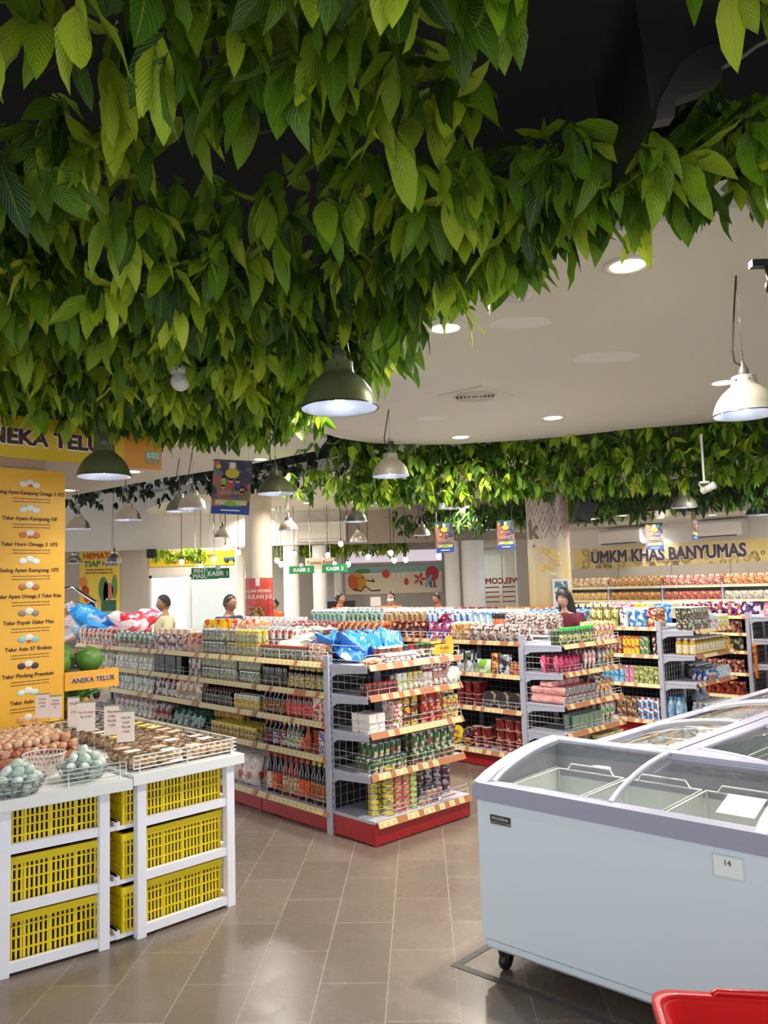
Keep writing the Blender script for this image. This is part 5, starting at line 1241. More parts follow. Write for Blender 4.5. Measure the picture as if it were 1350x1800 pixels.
person('woman with long black hair and maroon top browsing between the noodle and milk aisles', 998, 1036, 8.6, -42, '#5a1626', 'long', woman=True, skin=M('#c99c82', .5), lean=.06, pants='#1c1a20')
person('security guard in a cream uniform shirt looking towards the window wall', 290, 1048, 10.5, -58, '#cfc79a', 'short', hairm=M('#2a2622', .8), pants='#3a342c', arms='desk')
person('man in a navy blue shirt beside the cream column', 402, 1048, 10.1, 60, '#1f2b66', 'short', arms='side')
person('cashier in an orange shirt with tied back hair beside the black monitors', 597, 1043, 14.1, 50, '#d86a1c', 'bun', woman=True, collar='#b8500f', skin=M('#b98a6a', .5))
person('cashier in orange wearing a white face mask', 687, 1041, 14.3, -10, '#d86a1c', 'bun', woman=True, mask=True, collar='#b8500f', skin=M('#c99c82', .5))
person('cashier in orange looking down at the counter near the mural end', 772, 1044, 14.3, -45, '#d86a1c', 'short', lean=.05, collar='#b8500f')
person('person in orange half hidden behind the cream column', 483, 1054, 14.9, -30, '#c8541c', 'bun', woman=True)
person('shopper in a patterned lilac headscarf behind the yellow panel', 125, 1062, 12.2, -40, '#c8c0c8', 'hijab', hairm=PK(['#b8a0a8', '#d8c8cc', '#8a7080', '#e0d8d8'], 40, .7), woman=True)
person('shopper with a dark ponytail beside the patterned headscarf', 161, 1060, 12.4, -120, '#3a3438', 'tail', woman=True)
# ------------------------------------------------------------------ gondola shelving
RAIL_H = .042
def rail_mesh(w, seed, dense=.5):
    """sloping price rail: orange strip with yellow price tickets"""
    r = random.Random(seed); b = MB()
    y0, y1 = -.012, -.034
    def q(xa, xb, za, zb, off, m):
        f = lambda z: y1 + (y0 - y1) * z
        b.add([(xa, f(za) - off, -RAIL_H * .5 + RAIL_H * za), (xb, f(za) - off, -RAIL_H * .5 + RAIL_H * za), (xb, f(zb) - off, -RAIL_H * .5 + RAIL_H * zb), (xa, f(zb) - off, -RAIL_H * .5 + RAIL_H * zb),
               (xa, f(za) + .002, -RAIL_H * .5 + RAIL_H * za), (xb, f(za) + .002, -RAIL_H * .5 + RAIL_H * za), (xb, f(zb) + .002, -RAIL_H * .5 + RAIL_H * zb), (xa, f(zb) + .002, -RAIL_H * .5 + RAIL_H * zb)],
              [(0, 1, 2, 3), (7, 6, 5, 4), (0, 4, 5, 1), (3, 2, 6, 7), (0, 3, 7, 4), (1, 5, 6, 2)], m)
    q(0, w, 0, 1, .001, TAGO)
    x = .01
    while x < w - .06:
        if r.random() < dense:
            q(x, x + .052, .1, .9, .002, TAGY)
            q(x + .008, x + .04, .55, .66, .0026, TAGK); q(x + .012, x + .036, .25, .38, .0026, TAGK)
            x += .054
        else: x += .05
    b.box(0, w, -.014, .0, .012, .02, SHELF); return b.mesh('price_rail')
TAGK = M('#a08a55', .5)
BLU = M('#b4b6c6', .4, .1)
def bracket(b, x, d, t=.003):
    b.xz([(0, 0)] * 0 or [(x - t, -.05), (x + t, -.05), (x + t, -.004), (x - t, -.004)], .02, d - .02, BLU)
def bracket_pr(b, x, d):
    pts = [(.0, -.004), (0, -.035), (d - .09, -.055), (d - .03, -.085), (d - .012, -.08), (d - .002, -.05), (d - .002, -.004)]
    n = len(pts); vs = [(x - .003, y, z) for y, z in pts] + [(x + .003, y, z) for y, z in pts]
    b.add(vs, [tuple(range(n)), tuple(reversed(range(n, 2 * n)))] + [((i + 1) % n, i, n + i, n + (i + 1) % n) for i in range(n)], BLU)
def wire_front(b, w, hh, y=-.002, n=None, lo=.0):
    n = n or max(4, int(w / .075)); m = WIRE; r = .0019
    k = max(1, int(round(w / .27)))
    for j in range(k):
        xa = w * j / k + .006; xb = w * (j + 1) / k - .006
        b.tube([(xa, y, lo), (xa, y, hh), (xb, y, hh), (xb, y, lo)], r * 1.25, m, 4)
        b.tube([(xa, y, hh * .55), (xb, y, hh * .55)], r, m, 4)
        mm = max(2, int((xb - xa) / .085))
        for i in range(1, mm): x = xa + (xb - xa) * i / mm; b.tube([(x, y, lo), (x, y, hh)], r, m, 4)
def gondola(T, w, levels, label, group=None, depth=.44, base_d=.46, post=(1, 1), post_h=1.22, seed=0, side_wire=False, full_top=None, wire=True, dense=.5, fence_h=.07, base_red=True, back=True):
    """one bay. T: frame at the back line's left end, x right, y inward. levels: shelf top heights, lowest first"""
    root = thing('gondola_shelving', label, 'shelving', group=group); root.matrix_world = T
    b = MB(); zb = levels[0]
    b.box(0, w, -base_d, -base_d + .01, .008, zb - .02, RED); b.box(0, .012, -base_d, -.02, .008, zb - .02, RED); b.box(w - .012, w, -base_d, -.02, .008, zb - .02, RED)
    b.box(.03, w - .03, -base_d - .001, -base_d + .002, .05, .09, M('#991820', .4)) if 0 else None
    b.box(-.002, .03, -base_d - .004, -base_d + .02, 0, zb - .015, RED)
    b.build('base_panel', root)
    s = MB(); s.box(0, w, -base_d, 0, zb - .02, zb, SHELF); so = s.build('base_deck', root)
    put('price_rail', rail_mesh(w - .01, seed, dense), so, (.005, -base_d, zb - .02))
    if wire: f = MB(); wire_front(f, w, fence_h); f.build('wire_fence', so, (0, -base_d + .012, zb))
    for i, z in enumerate(levels[1:]):
        top = i == len(levels) - 2
        d = depth
        s = MB(); s.box(0, w, -d, (full_top if (top and full_top) else -.005), z - .018, z, SHELF)
        so = s.build('shelf', root)
        put('price_rail', rail_mesh(w - .01, seed * 7 + i + 1, dense), so, (.005, -d, z - .012))
        if wire:
            f = MB(); wire_front(f, w, fence_h); f.build('wire_fence', so, (0, -d + .004, z))
        for x in (.006, w - .006):
            q = MB(); bracket_pr(q, x, d); q.build('bracket', so, (0, -d, z - .014))
        if side_wire:
            f = MB()
            for k in range(3): f.tube([(.012, -d + .02, z + .03 + .05 * k), (.012, -.03, z + .03 + .05 * k)], .002, WIRE, 4)
            f.build('side_wire', so)
    for x, on in ((0, post[0]), (w, post[1])):
        if not on: continue
        p = MB(); p.box(x - .02, x + .02, -.025, .025, 0, post_h, BLU)
        for k in range(int(post_h / .05)): p.box(x - .003, x + .003, -.0262, -.024, .03 + k * .05, .055 + k * .05, M('#55565e', .6))
        p.build('post', root)
    if back:
        p = MB(); nb = int(w / .06)
        for i in range(nb + 1): x = .02 + (w - .04) * i / nb; p.tube([(x, -.012, zb), (x, -.012, levels[-1])], .002, WIRE, 4)
        for k in range(int((levels[-1] - zb) / .06)): p.tube([(.02, -.012, zb + .06 * k + .03), (w - .02, -.012, zb + .06 * k + .03)], .002, WIRE, 4)
        p.box(.02, w - .02, 0, .006, zb, levels[-1] - .02, M('#232327', .6)); p.build('back_panel', root)
    return root
LA = [.155, .51, .745, .955, 1.165]; LAC = [.16, .445, .715, .962, 1.165]
LB = [.16, .54, .855, 1.155]; LBC = [.16, .39, .63, .90, 1.14]
SEC = .88
def run_T(P, k, backoff=.46): q = P + U * (SEC * (k + 1)) + V * backoff; return FR(q, AR)
names_A = ['right beside the end display of cans', 'second along from the can display', 'third along, below the white boxes', 'fourth along, behind the egg tables', 'at the far end near the blue bag']
for k in range(5):
    gondola(run_T(P0, k), SEC, LA, 'shelving bay of the sauce aisle, %s' % names_A[k], depth=.455, seed=11 + k, post=(1, 0) if k else (1, 1), full_top=.46, dense=.85, fence_h=.075)
gondola(FR(P0 + Vector((0, 0, 0)), AC), .94, LAC, 'end display shelving stacked with cans and jars, facing the white freezer', depth=.41, base_d=.455, seed=3, side_wire=True, full_top=None, dense=.55)
names_B = ['beside the end display of pink packs', 'second from the pink pack display', 'third from the pink pack display', 'fourth from the pink pack display', 'fifth from the pink pack display', 'at the far end by the cashiers']
for k in range(6):
    gondola(run_T(P1, k), SEC, LB, 'shelving bay of the instant noodle aisle, %s' % names_B[k], depth=.455, seed=31 + k, post=(1, 0) if k else (1, 1), full_top=.46, dense=.45, fence_h=.07, wire=k < 2)
gondola(FR(P1, AC), .94, LBC, 'end display shelving with pink packs and green topped bottles', depth=.42, base_d=.46, seed=5, side_wire=True, dense=.5, wire=True, fence_h=.06)
names_C = ['beside the end display of canned drinks', 'second from the canned drinks', 'third from the canned drinks', 'fourth from the canned drinks', 'fifth from the canned drinks', 'sixth from the canned drinks', 'at the far end of the milk cartons']
for k in range(7):
    gondola(run_T(P2, k), SEC, LB, 'shelving bay of the milk carton aisle, %s' % names_C[k], depth=.455, seed=51 + k, post=(1, 0) if k else (1, 1), full_top=.46, dense=.6, wire=False)
gondola(FR(P2, AC), .94, [.16, .58, .87, 1.13], 'end display shelving with canned drinks, yellow bottles and water', depth=.38, base_d=.46, seed=6, dense=.35, wire=False)
names_D = ['beside the end display of water and cola', 'behind the bottle displays', 'furthest along it that shows']
for k in range(3):
    gondola(run_T(P3, k), SEC, [.16, .44, .72, .95, 1.17], 'shelving bay of the snack aisle, %s' % names_D[k], depth=.455, seed=71 + k, post=(1, 0) if k else (1, 1), full_top=.46, dense=.8, wire=False)
gondola(FR(P3, AC), .94, [.16, .56, .88, 1.17], 'end display shelving with large water and cola bottles at the frame edge', depth=.42, base_d=.46, seed=8, dense=.35, wire=False)

# ------------------------------------------------------------------ products
GL = {}
def bottle_me(kind, r, h, neck, body, cap, lab, cap_h=.018, hi=.62):
    """returns body, cap, label meshes"""
    key = (kind, r, h, neck, body, cap, lab)
    if key in GL: return GL[key]
    b = MB(); b.lathe([(r * .88, 0), (r, .006), (r, h * hi), (r * .86, h * (hi + .09)), (neck * 1.05, h * (hi + .2)), (neck, h - cap_h)], body, 12); m1 = b.mesh('bottle')
    b = MB(); b.lathe([(neck * 1.25, h - cap_h), (neck * 1.3, h - .003), (neck * 1.1, h)], cap, 10); 
    if cap_h > .03: pass
    m2 = b.mesh('cap')
    b = MB(); b.lathe([(r * 1.012, h * .10), (r * 1.015, h * .11), (r * 1.015, h * (hi - .08)), (r * 1.012, h * (hi - .07))], lab, 12, cap=False); m3 = b.mesh('label_band')
    GL[key] = (m1, m2, m3); return GL[key]
def jar_me(r, h, lid, body, lab, lid_h=.014, rl=1.0):
    key = ('jar', r, h, lid, body, lab, lid_h)
    if key in GL: return GL[key]
    b = MB(); b.lathe([(r * .9, 0), (r, .005), (r, h - lid_h - .012), (r * .86, h - lid_h)], body, 12); m1 = b.mesh('jar')
    b = MB(); b.lathe([(r * .93 * rl, h - lid_h), (r * .95 * rl, h - .002), (r * .88 * rl, h)], lid, 12); m2 = b.mesh('lid')
    b = MB(); b.lathe([(r * 1.012, h * .14), (r * 1.015, h * .15), (r * 1.015, h * .62), (r * 1.012, h * .63)], lab, 12, cap=False); m3 = b.mesh('label_band')
    GL[key] = (m1, m2, m3); return GL[key]
def can_me(r, h, lab, rim=STEEL):
    key = ('can', r, h, lab)
    if key in GL: return GL[key]
    b = MB(); b.lathe([(r * .94, 0), (r, .003), (r, .006)], rim, 14); b.lathe([(r * .985, .006), (r * .985, h - .006)], lab, 14, cap=False)
    b.lathe([(r, h - .006), (r, h - .001), (r * .93, h), (r * .92, h - .003)], rim, 14); GL[key] = (b.mesh('can'),); return GL[key]
def box_me(w, h, d, m, r=.002, top=None):
    key = ('box', w, h, d, m, top)
    if key in GL: return GL[key]
    b = MB(); b.rbox(-w / 2, w / 2, -d / 2, d / 2, 0, h, m, .003, n=1)
    if top: b.rbox(-w / 2 + .002, w / 2 - .002, -d / 2 + .002, d / 2 - .002, h - .0005, h + .0008, top, .002, n=1)
    GL[key] = (b.mesh('box'),); return GL[key]
def gable_me(w, h, d, m, top):
    key = ('gable', w, h, d, m)
    if key in GL: return GL[key]
    b = MB(); b.box(-w / 2, w / 2, -d / 2, d / 2, 0, h * .82, m)
    b.add([(-w / 2, -d / 2, h * .82), (w / 2, -d / 2, h * .82), (w / 2, d / 2, h * .82), (-w / 2, d / 2, h * .82), (-w / 2, 0, h * .96), (w / 2, 0, h * .96)], [(0, 1, 5, 4), (2, 3, 4, 5), (0, 4, 3), (1, 2, 5)], top)
    b.box(-w / 2, w / 2, -.003, .003, h * .95, h, top); GL[key] = (b.mesh('carton'),); return GL[key]
def cup_me(r, h, m, lid):
    key = ('cup', r, h, m, lid)
    if key in GL: return GL[key]
    b = MB(); b.lathe([(r * .78, 0), (r * .8, .003), (r, h - .008), (r * 1.05, h - .006), (r * 1.05, h - .002)], m, 14); b.lathe([(r * 1.04, h - .002), (r * 1.02, h)], lid, 14)
    GL[key] = (b.mesh('cup'),); return GL[key]
def pou(w, h, t, m, n=3, **k):
    key = ('pou', w, h, t, m)
    if key not in GL: GL[key] = [(pouch_mesh(w, h, t, m, 40 + i, nx=4, nz=6, **k),) for i in range(n)]
    return GL[key]
def bagm(w, h, t, m, n=3):
    key = ('bagm', w, h, t, m)
    if key not in GL: GL[key] = [(bag_mesh(w, h, t, m, 90 + i),) for i in range(n)]
    return GL[key]
def item(name, ms, T, label, cat, group, sub=('cap', 'label_band'), parts=True):
    root = put(name, ms[0], T=T); tag(root, label, cat, group)
    if parts:
        for n_, me in zip(sub, ms[1:]): put(n_, me, root)
    return root
def full_me(ms, key):
    """one mesh with the cap and label joined in, for copies too small to show parts"""
    if ('full', key) in GL: return GL['full', key]
    b = MB()
    for me in ms:
        n = len(b.v); b.v += [tuple(v.co) for v in me.vertices]
        mats = [b.mat(m) for m in me.materials]
        for p in me.polygons:
            if p.use_smooth: b.smooth.add(len(b.f))
            b.f.append(tuple(i + n for i in p.vertices)); b.mi.append(mats[p.material_index])
    GL['full', key] = (b.mesh('pack'),); return GL['full', key]
def fill(T, name, ms, x0, x1, y, z, w, d, label, cat, rows=1, stack=1, h=0, group=None, parts=False, jx=.003, rot=.08, sub=('cap', 'label_band'), tilt=0, lie=None, skip=0., stagger=False, rz=0, seed=0, dz=0):
    """rows of identical goods from x0 to x1; y: front edge depth (negative is out), going inward by d"""
    r = random.Random(seed + int(x0 * 1000) + int(z * 777)); n = max(1, int((x1 - x0) / w + .02)); g = group or label
    lst = ms if isinstance(ms, list) else [ms]
    lst = [m if (len(m) == 1 or parts) else full_me(m, tuple(q.name for q in m)) for m in lst]
    for j in range(rows):
        for s in range(stack):
            for i in range(n):
                if skip and s == stack - 1 and r.random() < skip: continue
                m = lst[r.randrange(len(lst))]
                x = x0 + w * (i + .5) + r.uniform(-jx, jx); yy = y + d * (j + .5) + r.uniform(-jx, jx)
                L = Matrix.Translation((x, yy, z + s * h + .0005 + dz)) @ Matrix.Rotation(rz + r.uniform(-rot, rot), 4, 'Z')
                if tilt: L = L @ Matrix.Rotation(tilt, 4, 'X')
                if lie: L = L @ lie
                item(name, m, T @ L, label, cat, g, sub, parts and j == 0)
LIE = Matrix.Rotation(R(-88), 4, 'X')
def C_(h, **k): return M(h, k.pop('rough', .25), **k)
dark_sauce = C_('#1b0d0a', rough=.12, coat=.5); red_sauce = C_('#7a2414', rough=.12, coat=.5); brown_sauce = C_('#5b2b14', rough=.12, coat=.5); yelcap = C_('#dcc24a'); redcap = C_('#a32222'); orcap = C_('#c8542a'); blkcap = C_('#18181a')
greyglass = C_('#6f7360', rough=.1, coat=.6); palejar = C_('#a8a68c', rough=.1, coat=.6); gherkin = C_('#5f6f4a', rough=.1, coat=.6); yjar = C_('#b0a04a', rough=.12, coat=.5)
SA = [run_T(P0, k) for k in range(5)]
yF = -.45                         # front edge of goods on a run shelf
bands = lambda *c: PK(list(c), 55)
# sauce bay, base shelf: tall bottles, three of a look at a time
T = SA[0]; z = LA[0]
x = .08
specs = [('white label', dark_sauce, redcap, bands('#e8e2d8', '#d94a3a', '#e8e2d8')), ('orange neck', dark_sauce, orcap, bands('#c8452a', '#e38a3a')), ('dark red label', dark_sauce, redcap, bands('#8c1f22', '#c23a2a')),
         ('red sauce, white label', red_sauce, redcap, bands('#d8d2b8', '#5f8a4a', '#c65a3a')), ('red sauce, white label', red_sauce, redcap, bands('#d8d2b8', '#5f8a4a', '#c65a3a')), ('red sauce, white label', red_sauce, redcap, bands('#d8d2b8', '#5f8a4a', '#c65a3a')),
         ('red orange label', dark_sauce, orcap, bands('#c94a2c', '#c94a2c', '#e2703a')), ('red orange label', dark_sauce, orcap, bands('#c94a2c', '#c94a2c', '#e2703a')),
         ('brown label and yellow cap', dark_sauce, yelcap, bands('#9c5438', '#c98a5a', '#7e3a28')), ('brown label and yellow cap', dark_sauce, yelcap, bands('#9c5438', '#c98a5a', '#7e3a28')), ('brown label and yellow cap', dark_sauce, yelcap, bands('#9c5438', '#c98a5a', '#7e3a28')), ('black glass', dark_sauce, yelcap, C_('#201210'))]
for i, (nm, bo, ca, la) in enumerate(specs):
    ms = bottle_me('s', .031, .295, .0125, bo, ca, la, cap_h=.03, hi=.58)
    fill(T, 'sauce_bottle', ms, .06 + .068 * i, .06 + .068 * (i + 1), yF, z, .068, .08, 'tall bottle with %s on the bottom shelf by the corner post' % nm, 'bottle', rows=2, parts=True)
# second level
x = .03; z = LA[1]
sp2 = [('dark sauce', dark_sauce, orcap, bands('#7d2a20', '#3b1a18')), ('dark sauce', dark_sauce, orcap, bands('#7d2a20', '#3b1a18')), ('blue label', dark_sauce, blkcap, bands('#c9c9e0', '#4a4a90')), ('purple neck', dark_sauce, C_('#5b4aa0'), bands('#b8402a', '#702a18')), ('pepper sauce', brown_sauce, yelcap, bands('#d8d2b8', '#2d2a20')),
       ('green label', greyglass, STEEL, bands('#d9d6c0', '#6f8a4a')), ('green label', greyglass, STEEL, bands('#d9d6c0', '#6f8a4a')), ('green label', greyglass, STEEL, bands('#d9d6c0', '#6f8a4a')), ('red label', dark_sauce, redcap, bands('#c83a28', '#e0b070')), ('orange sauce', C_('#a8502a'), orcap, bands('#c8452a', '#a8502a'))]
for i, (nm, bo, ca, la) in enumerate(sp2):
    ms = bottle_me('s', .026, .19, .011, bo, ca, la, cap_h=.02, hi=.6)
    fill(T, 'sauce_bottle', ms, .04 + .058 * i, .04 + .058 * (i + 1), yF, z, .058, .06, 'small condiment bottle with %s on the second shelf by the corner post' % nm, 'bottle', rows=2, parts=True)
fill(T, 'storage_tub', cup_me(.04, .17, C_('#9a3f24'), C_('#3a1c14')), .64, .73, yF, z, .09, .09, 'brown lidded tub beside the purple boxes on the second shelf', 'tub', rows=2)
fill(T, 'food_box', box_me(.1, .085, .07, PK(['#5a4aa8', '#5a4aa8', '#e8e2e8', '#c8a060'], 40)), .74, .85, yF, z, .1, .075, 'purple and white box stacked at the corner post', 'box', stack=2, h=.086)
# third level
z = LA[2]
for i in range(5):
    ms = bottle_me('s', .025, .185, .012, dark_sauce, [blkcap, redcap, blkcap, yelcap, yelcap][i], bands('#8c3a22', '#2a1a18', '#b08a3a'), cap_h=.02, hi=.6)
    fill(T, 'sauce_bottle', ms, .04 + .058 * i, .04 + .058 * (i + 1), yF, z, .058, .06, 'dark soy bottle on the third shelf by the corner post', 'bottle', rows=2, parts=True)
ms = bottle_me('s', .03, .175, .02, brown_sauce, redcap, bands('#c0272b', '#c0272b', '#e06a5a'), cap_h=.022, hi=.66)
fill(T, 'sauce_bottle', ms, .33, .66, yF, z, .066, .07, 'squat bottle with bright red label on the third shelf', 'bottle', rows=2, parts=True)
fill(T, 'food_pouch', pou(.1, .18, .05, PK(['#e6d6cc', '#c0453a', '#b8a070', '#d9d9d4'], 26)), .66, .86, yF, z, .1, .05, 'cream and red pouch beside the corner post on the third shelf', 'pouch', rows=2)
# fourth level
z = LA[3]
fill(T, 'sauce_bottle', bottle_me('t', .024, .185, .014, C_('#141214', rough=.1, coat=.6), redcap, bands('#5f5148', '#2a2220', '#1a1614'), cap_h=.02, hi=.7), .03, .36, yF, z, .054, .06, 'slim black bottle with red cap on the fourth shelf by the post', 'bottle', rows=2, parts=True)
fill(T, 'sauce_bottle', bottle_me('t', .031, .17, .02, C_('#2a1210', rough=.1, coat=.6), C_('#a8a060'), bands('#a89a50', '#5a2a20', '#c9b86a'), cap_h=.03, hi=.62), .37, .84, yF, z, .067, .07, 'dark bottle with pale gold cap on the fourth shelf by the post', 'bottle', rows=2, parts=True)
# top
z = LA[4]
fill(T, 'glass_jar', jar_me(.024, .105, redcap, C_('#5a4a3c', rough=.15, coat=.5), bands('#7d8a6a', '#3a2a22', '#c9b8a0'), .012), .0, .62, yF, z, .051, .055, 'small red lidded jar in the front row of the top shelf near the post', 'jar', rows=2, parts=True, sub=('lid', 'label_band'))
fill(T, 'snack_bag', pou(.12, .13, .05, PK(['#b98a70', '#d8b8a0', '#8a5040', '#e8dcd0'], 25)), .62, .86, yF, z, .09, .06, 'brown snack bag by the corner post on the top shelf', 'bag', rows=2)
# pile of blue bags
BLUE = PK(['#1a2f7a', '#1a2f7a', '#24409c', '#1a2f7a', '#101c50', '#c8d2e8'], 14, rough=.15)
blue_p = bagm(.24, .30, .06, BLUE); SKY = PK(['#2f7ad8', '#2f7ad8', '#2f7ad8', '#4a94e4', '#dcebf6', '#1f5cc0'], 10, rough=.15); sky_p = bagm(.20, .27, .06, SKY)
def heap(T, name, lst, cx, cy, z, n, spread, label, cat, layer_h=.035, lay=4, tiltx=-82, seed=1, upright=0):
    r = random.Random(seed)
    for i in range(n):
        k = i * lay // n
        L = Matrix.Translation((cx + r.uniform(-1, 1) * spread[0] * (1 - k / lay * .5), cy + r.uniform(-1, 1) * spread[1] * (1 - k / lay * .5), z + .024 + layer_h * k)) @ Matrix.Rotation(r.uniform(0, 6.28), 4, 'Z') @ Matrix.Rotation(R(tiltx + r.uniform(-8, 8)), 4, 'X') @ Matrix.Translation((0, 0, -.13))
        if upright and i >= n - upright: L = Matrix.Translation((cx + r.uniform(-1, 1) * spread[0], cy, z + .03)) @ Matrix.Rotation(r.uniform(-.5, .5), 4, 'Z') @ Matrix.Rotation(R(-30), 4, 'X')
        item(name, r.choice(lst), T @ L, label, cat, label, parts=False)
heap(T, 'snack_bag', blue_p, .42, -.02, z, 14, (.26, .14), 'glossy dark blue snack bag heaped on the top shelf above red lidded jars', 'bag')
heap(T, 'flour_bag', bagm(.22, .28, .06, PK(['#ece6d8', '#ece6d8', '#e8d890', '#dcd6c8'], 10)), .06, -.1, z, 6, (.1, .1), 'white and cream bag lying flat beside the dark blue snack bags', 'bag')
TEc = FR(P0, AC)
for i in range(11):
    L = Matrix.Translation((.06 + .052 * i, -.16 + .09 * (i % 3), LAC[4] + .03 + .018 * (i % 3))) @ Matrix.Rotation(R(-50 + 37 * (i % 4)), 4, 'Z') @ Matrix.Rotation(R(18 + 12 * (i % 3)), 4, 'Y') @ Matrix.Rotation(R(-48 - 9 * (i % 3)), 4, 'X')
    item('snack_bag', sky_p[i % 3], TEc @ L, 'bright sky blue bag slumped on the top of the can display', 'bag', 'sky blue bags on the can display', parts=False)
fill(SA[0], 'crisps_bag', pou(.1, .2, .05, PK(['#7a5a3c', '#a88a60', '#c9d6e6', '#5a4028'], 18)), .70, .88, -.16, LA[4], .09, .06, 'clear bag of brown snacks with blue top behind the corner post', 'bag', rows=3)
b = MB(); b.ell((0, 0, .025), (.085, .05, .025), PK(['#d9a860', '#e8c890', '#c0452a', '#e8e0d0'], 30), 14, 8); b.box(-.095, -.08, -.03, .03, .02, .026, PK(['#d9a860', '#c0452a'], 30))
o = b.build('bread_pack'); o.matrix_world = TEc @ Matrix.Translation((.1, -.36, LAC[4])); tag(o, 'wrapped bread roll lying at the top corner of the can display', 'bread')

# --- can display
yc = -.405
z = LAC[4]
choc = C_('#3a1a16', rough=.15, coat=.5)
fill(TEc, 'glass_jar', jar_me(.028, .06, LIDW, choc, bands('#e8dcd8', '#8c4a4a', '#e8dcd8'), .016), .21, .50, yc, z, .058, .06, 'low chocolate brown jar with white lid on the top of the can display', 'jar', rows=1, parts=True, sub=('lid', 'label_band'))
for i, (c1, c2, l_) in enumerate((('#6a3a34', '#c9a0a0', LIDW), ('#6a3a34', '#c9a0a0', LIDW), ('#6a3a34', '#c9a0a0', LIDW), ('#a05a3a', '#d9b090', LIDW), ('#2f3a34', '#7a8a80', C_('#4a6a5a')), ('#8c1f2a', '#d9a0a0', redcap), ('#3a2a24', '#c0b8a0', C_('#3f6a3a')), ('#3a2a24', '#c0b8a0', C_('#3f6a3a')), ('#3a2a24', '#8a8a70', C_('#3f6a3a')), ('#4a3a20', '#c8b860', yelcap), ('#4a3a20', '#c8b860', yelcap))):
    fill(TEc, 'glass_jar', jar_me(.027, .105, l_, C_(c1, rough=.15, coat=.4), bands(c2, c1, c2), .014), .24 + .058 * i, .24 + .058 * (i + 1), yc + .10, z, .058, .06, 'taller spread jar in the second row on the top of the can display', 'jar', rows=2, parts=True, sub=('lid', 'label_band'))
sg = thing('shelf_sign', 'yellow promotional sign clipped to the top right of the can display', 'sign'); sg.matrix_world = TEc @ Matrix.Translation((.66, -.425, z + .022))
b = MB(); b.box(0, .2, 0, .003, 0, .075, M('#e0b53a', .4)); b.box(.13, .2, .01, .013, .06, .13, M('#d9a828', .4)); b.box(.09, .11, .003, .02, -.018, .02, STEEL); b.build('card', sg); text(sg, 'Waffle', .026, .1, -.001, .045, M('#9a4a2a', .5), .02, extrude=.0004); text(sg, 'READY TO EAT', .008, .1, -.001, .016, M('#9a4a2a', .5), extrude=.0004)
z = LAC[3]
fill(TEc, 'glass_jar', jar_me(.025, .085, redcap, C_('#4a1512', rough=.12, coat=.5), bands('#7a1a18', '#4a1512'), .012), .0 + .02, .31, yc, z, .047, .05, 'dark red sambal jar on the second highest shelf of the can display', 'jar', rows=2, parts=True, sub=('lid', 'label_band'))
for i, (l_, c1) in enumerate(((LIDW, '#b8b8a8'), (LIDW, '#b8b8a8'), (yelcap, '#a89a70'), (yelcap, '#a89a70'), (yelcap, '#8a8a70'), (redcap, '#c9c0b8'), (redcap, '#c9c0b8'), (LIDW, '#9a6a60'), (LIDW, '#9a6a60'), (redcap, '#9a6a60'))):
    fill(TEc, 'glass_jar', jar_me(.026, .125, l_, C_(c1, rough=.12, coat=.5), bands('#e8e6dc', c1, '#c8c84a' if i < 3 else '#c88a80'), .014), .30 + .052 * i, .30 + .052 * (i + 1), yc, z, .052, .055, 'clear spread jar in the middle of the second highest shelf of the can display', 'jar', rows=2, parts=True, sub=('lid', 'label_band'))
b = MB(); b.lathe([(.0, .02), (.058, .018), (.066, .01), (.066, -.01), (.058, -.018), (0, -.02)], PK(['#e8e6dc', '#e8e6dc', '#b8c0b0', '#d9d6cc'], 25), 20, Matrix.Translation((0, 0, .066)) @ Matrix.Rotation(R(90), 4, 'X'))
o = b.build('round_pack'); o.matrix_world = TEc @ Matrix.Translation((.86, -.41, z + .001)); tag(o, 'round white pack standing at the freezer side of the second highest can shelf', 'pack')
z = LAC[2]
WB = PK(['#e8e2da', '#e8e2da', '#e8e2da', '#c8504a'], 16)
def canfill(T, nm, r, h, mat, x0, n, y, z, rows, stack, label, skip=0, gap=.002, **k): fill(T, nm, can_me(r, h, mat), x0, x0 + n * (2 * r + gap), y, z, 2 * r + gap, 2 * r + gap, label, 'can', rows=rows, stack=stack, h=h, jx=.0008, skip=skip, parts=False, **k)
fill(TEc, 'food_box', box_me(.072, .062, .06, WB), -.0 + .02, .24, yc, z, .074, .062, 'small white box stacked at the post end of the middle can shelf', 'box', rows=3, stack=2, h=.0625, parts=False, rot=.02)
fill(TEc, 'food_box', box_me(.078, .062, .06, PK(['#e8e2da', '#e8e2da', '#c8504a', '#8a8a40'], 30)), .25, .335, yc, z, .08, .062, 'white box with a red seal in the stack beside yellow cans', 'box', rows=2, stack=3, h=.0625, parts=False, rot=.02)
YB = PK(['#c8a83a', '#3a2a20', '#b03a28', '#d8b850', '#4a3a22'], 30); RC = PK(['#9a2a22', '#b03a2a', '#9a2a22', '#d9a070', '#8c201c'], 30)
canfill(TEc, 'food_can', .038, .075, YB, .35, 2, yc, z, 2, 2, 'yellow and black label can in the middle shelf stacks')
canfill(TEc, 'food_can', .038, .075, YB, .35, 2, yc, z + .15, 2, 1, 'yellow and black label can on the top of its stack')
canfill(TEc, 'food_can', .036, .073, RC, .535, 3, yc, z, 2, 3, 'red label can in the tall stacks of the middle can shelf')
canfill(TEc, 'food_can', .026, .082, PK(['#3a3a6a', '#d8c860', '#b8a040', '#c85a4a'], 35), .76, 1, yc, z, 2, 2, 'slim blue label can between red and yellow cans')
canfill(TEc, 'food_can', .0265, .085, PK(['#d8c860', '#e0d080', '#c04a38', '#8a9a4a'], 35), .815, 2, yc, z, 2, 2, 'slim pale yellow can at the freezer side of the middle shelf')
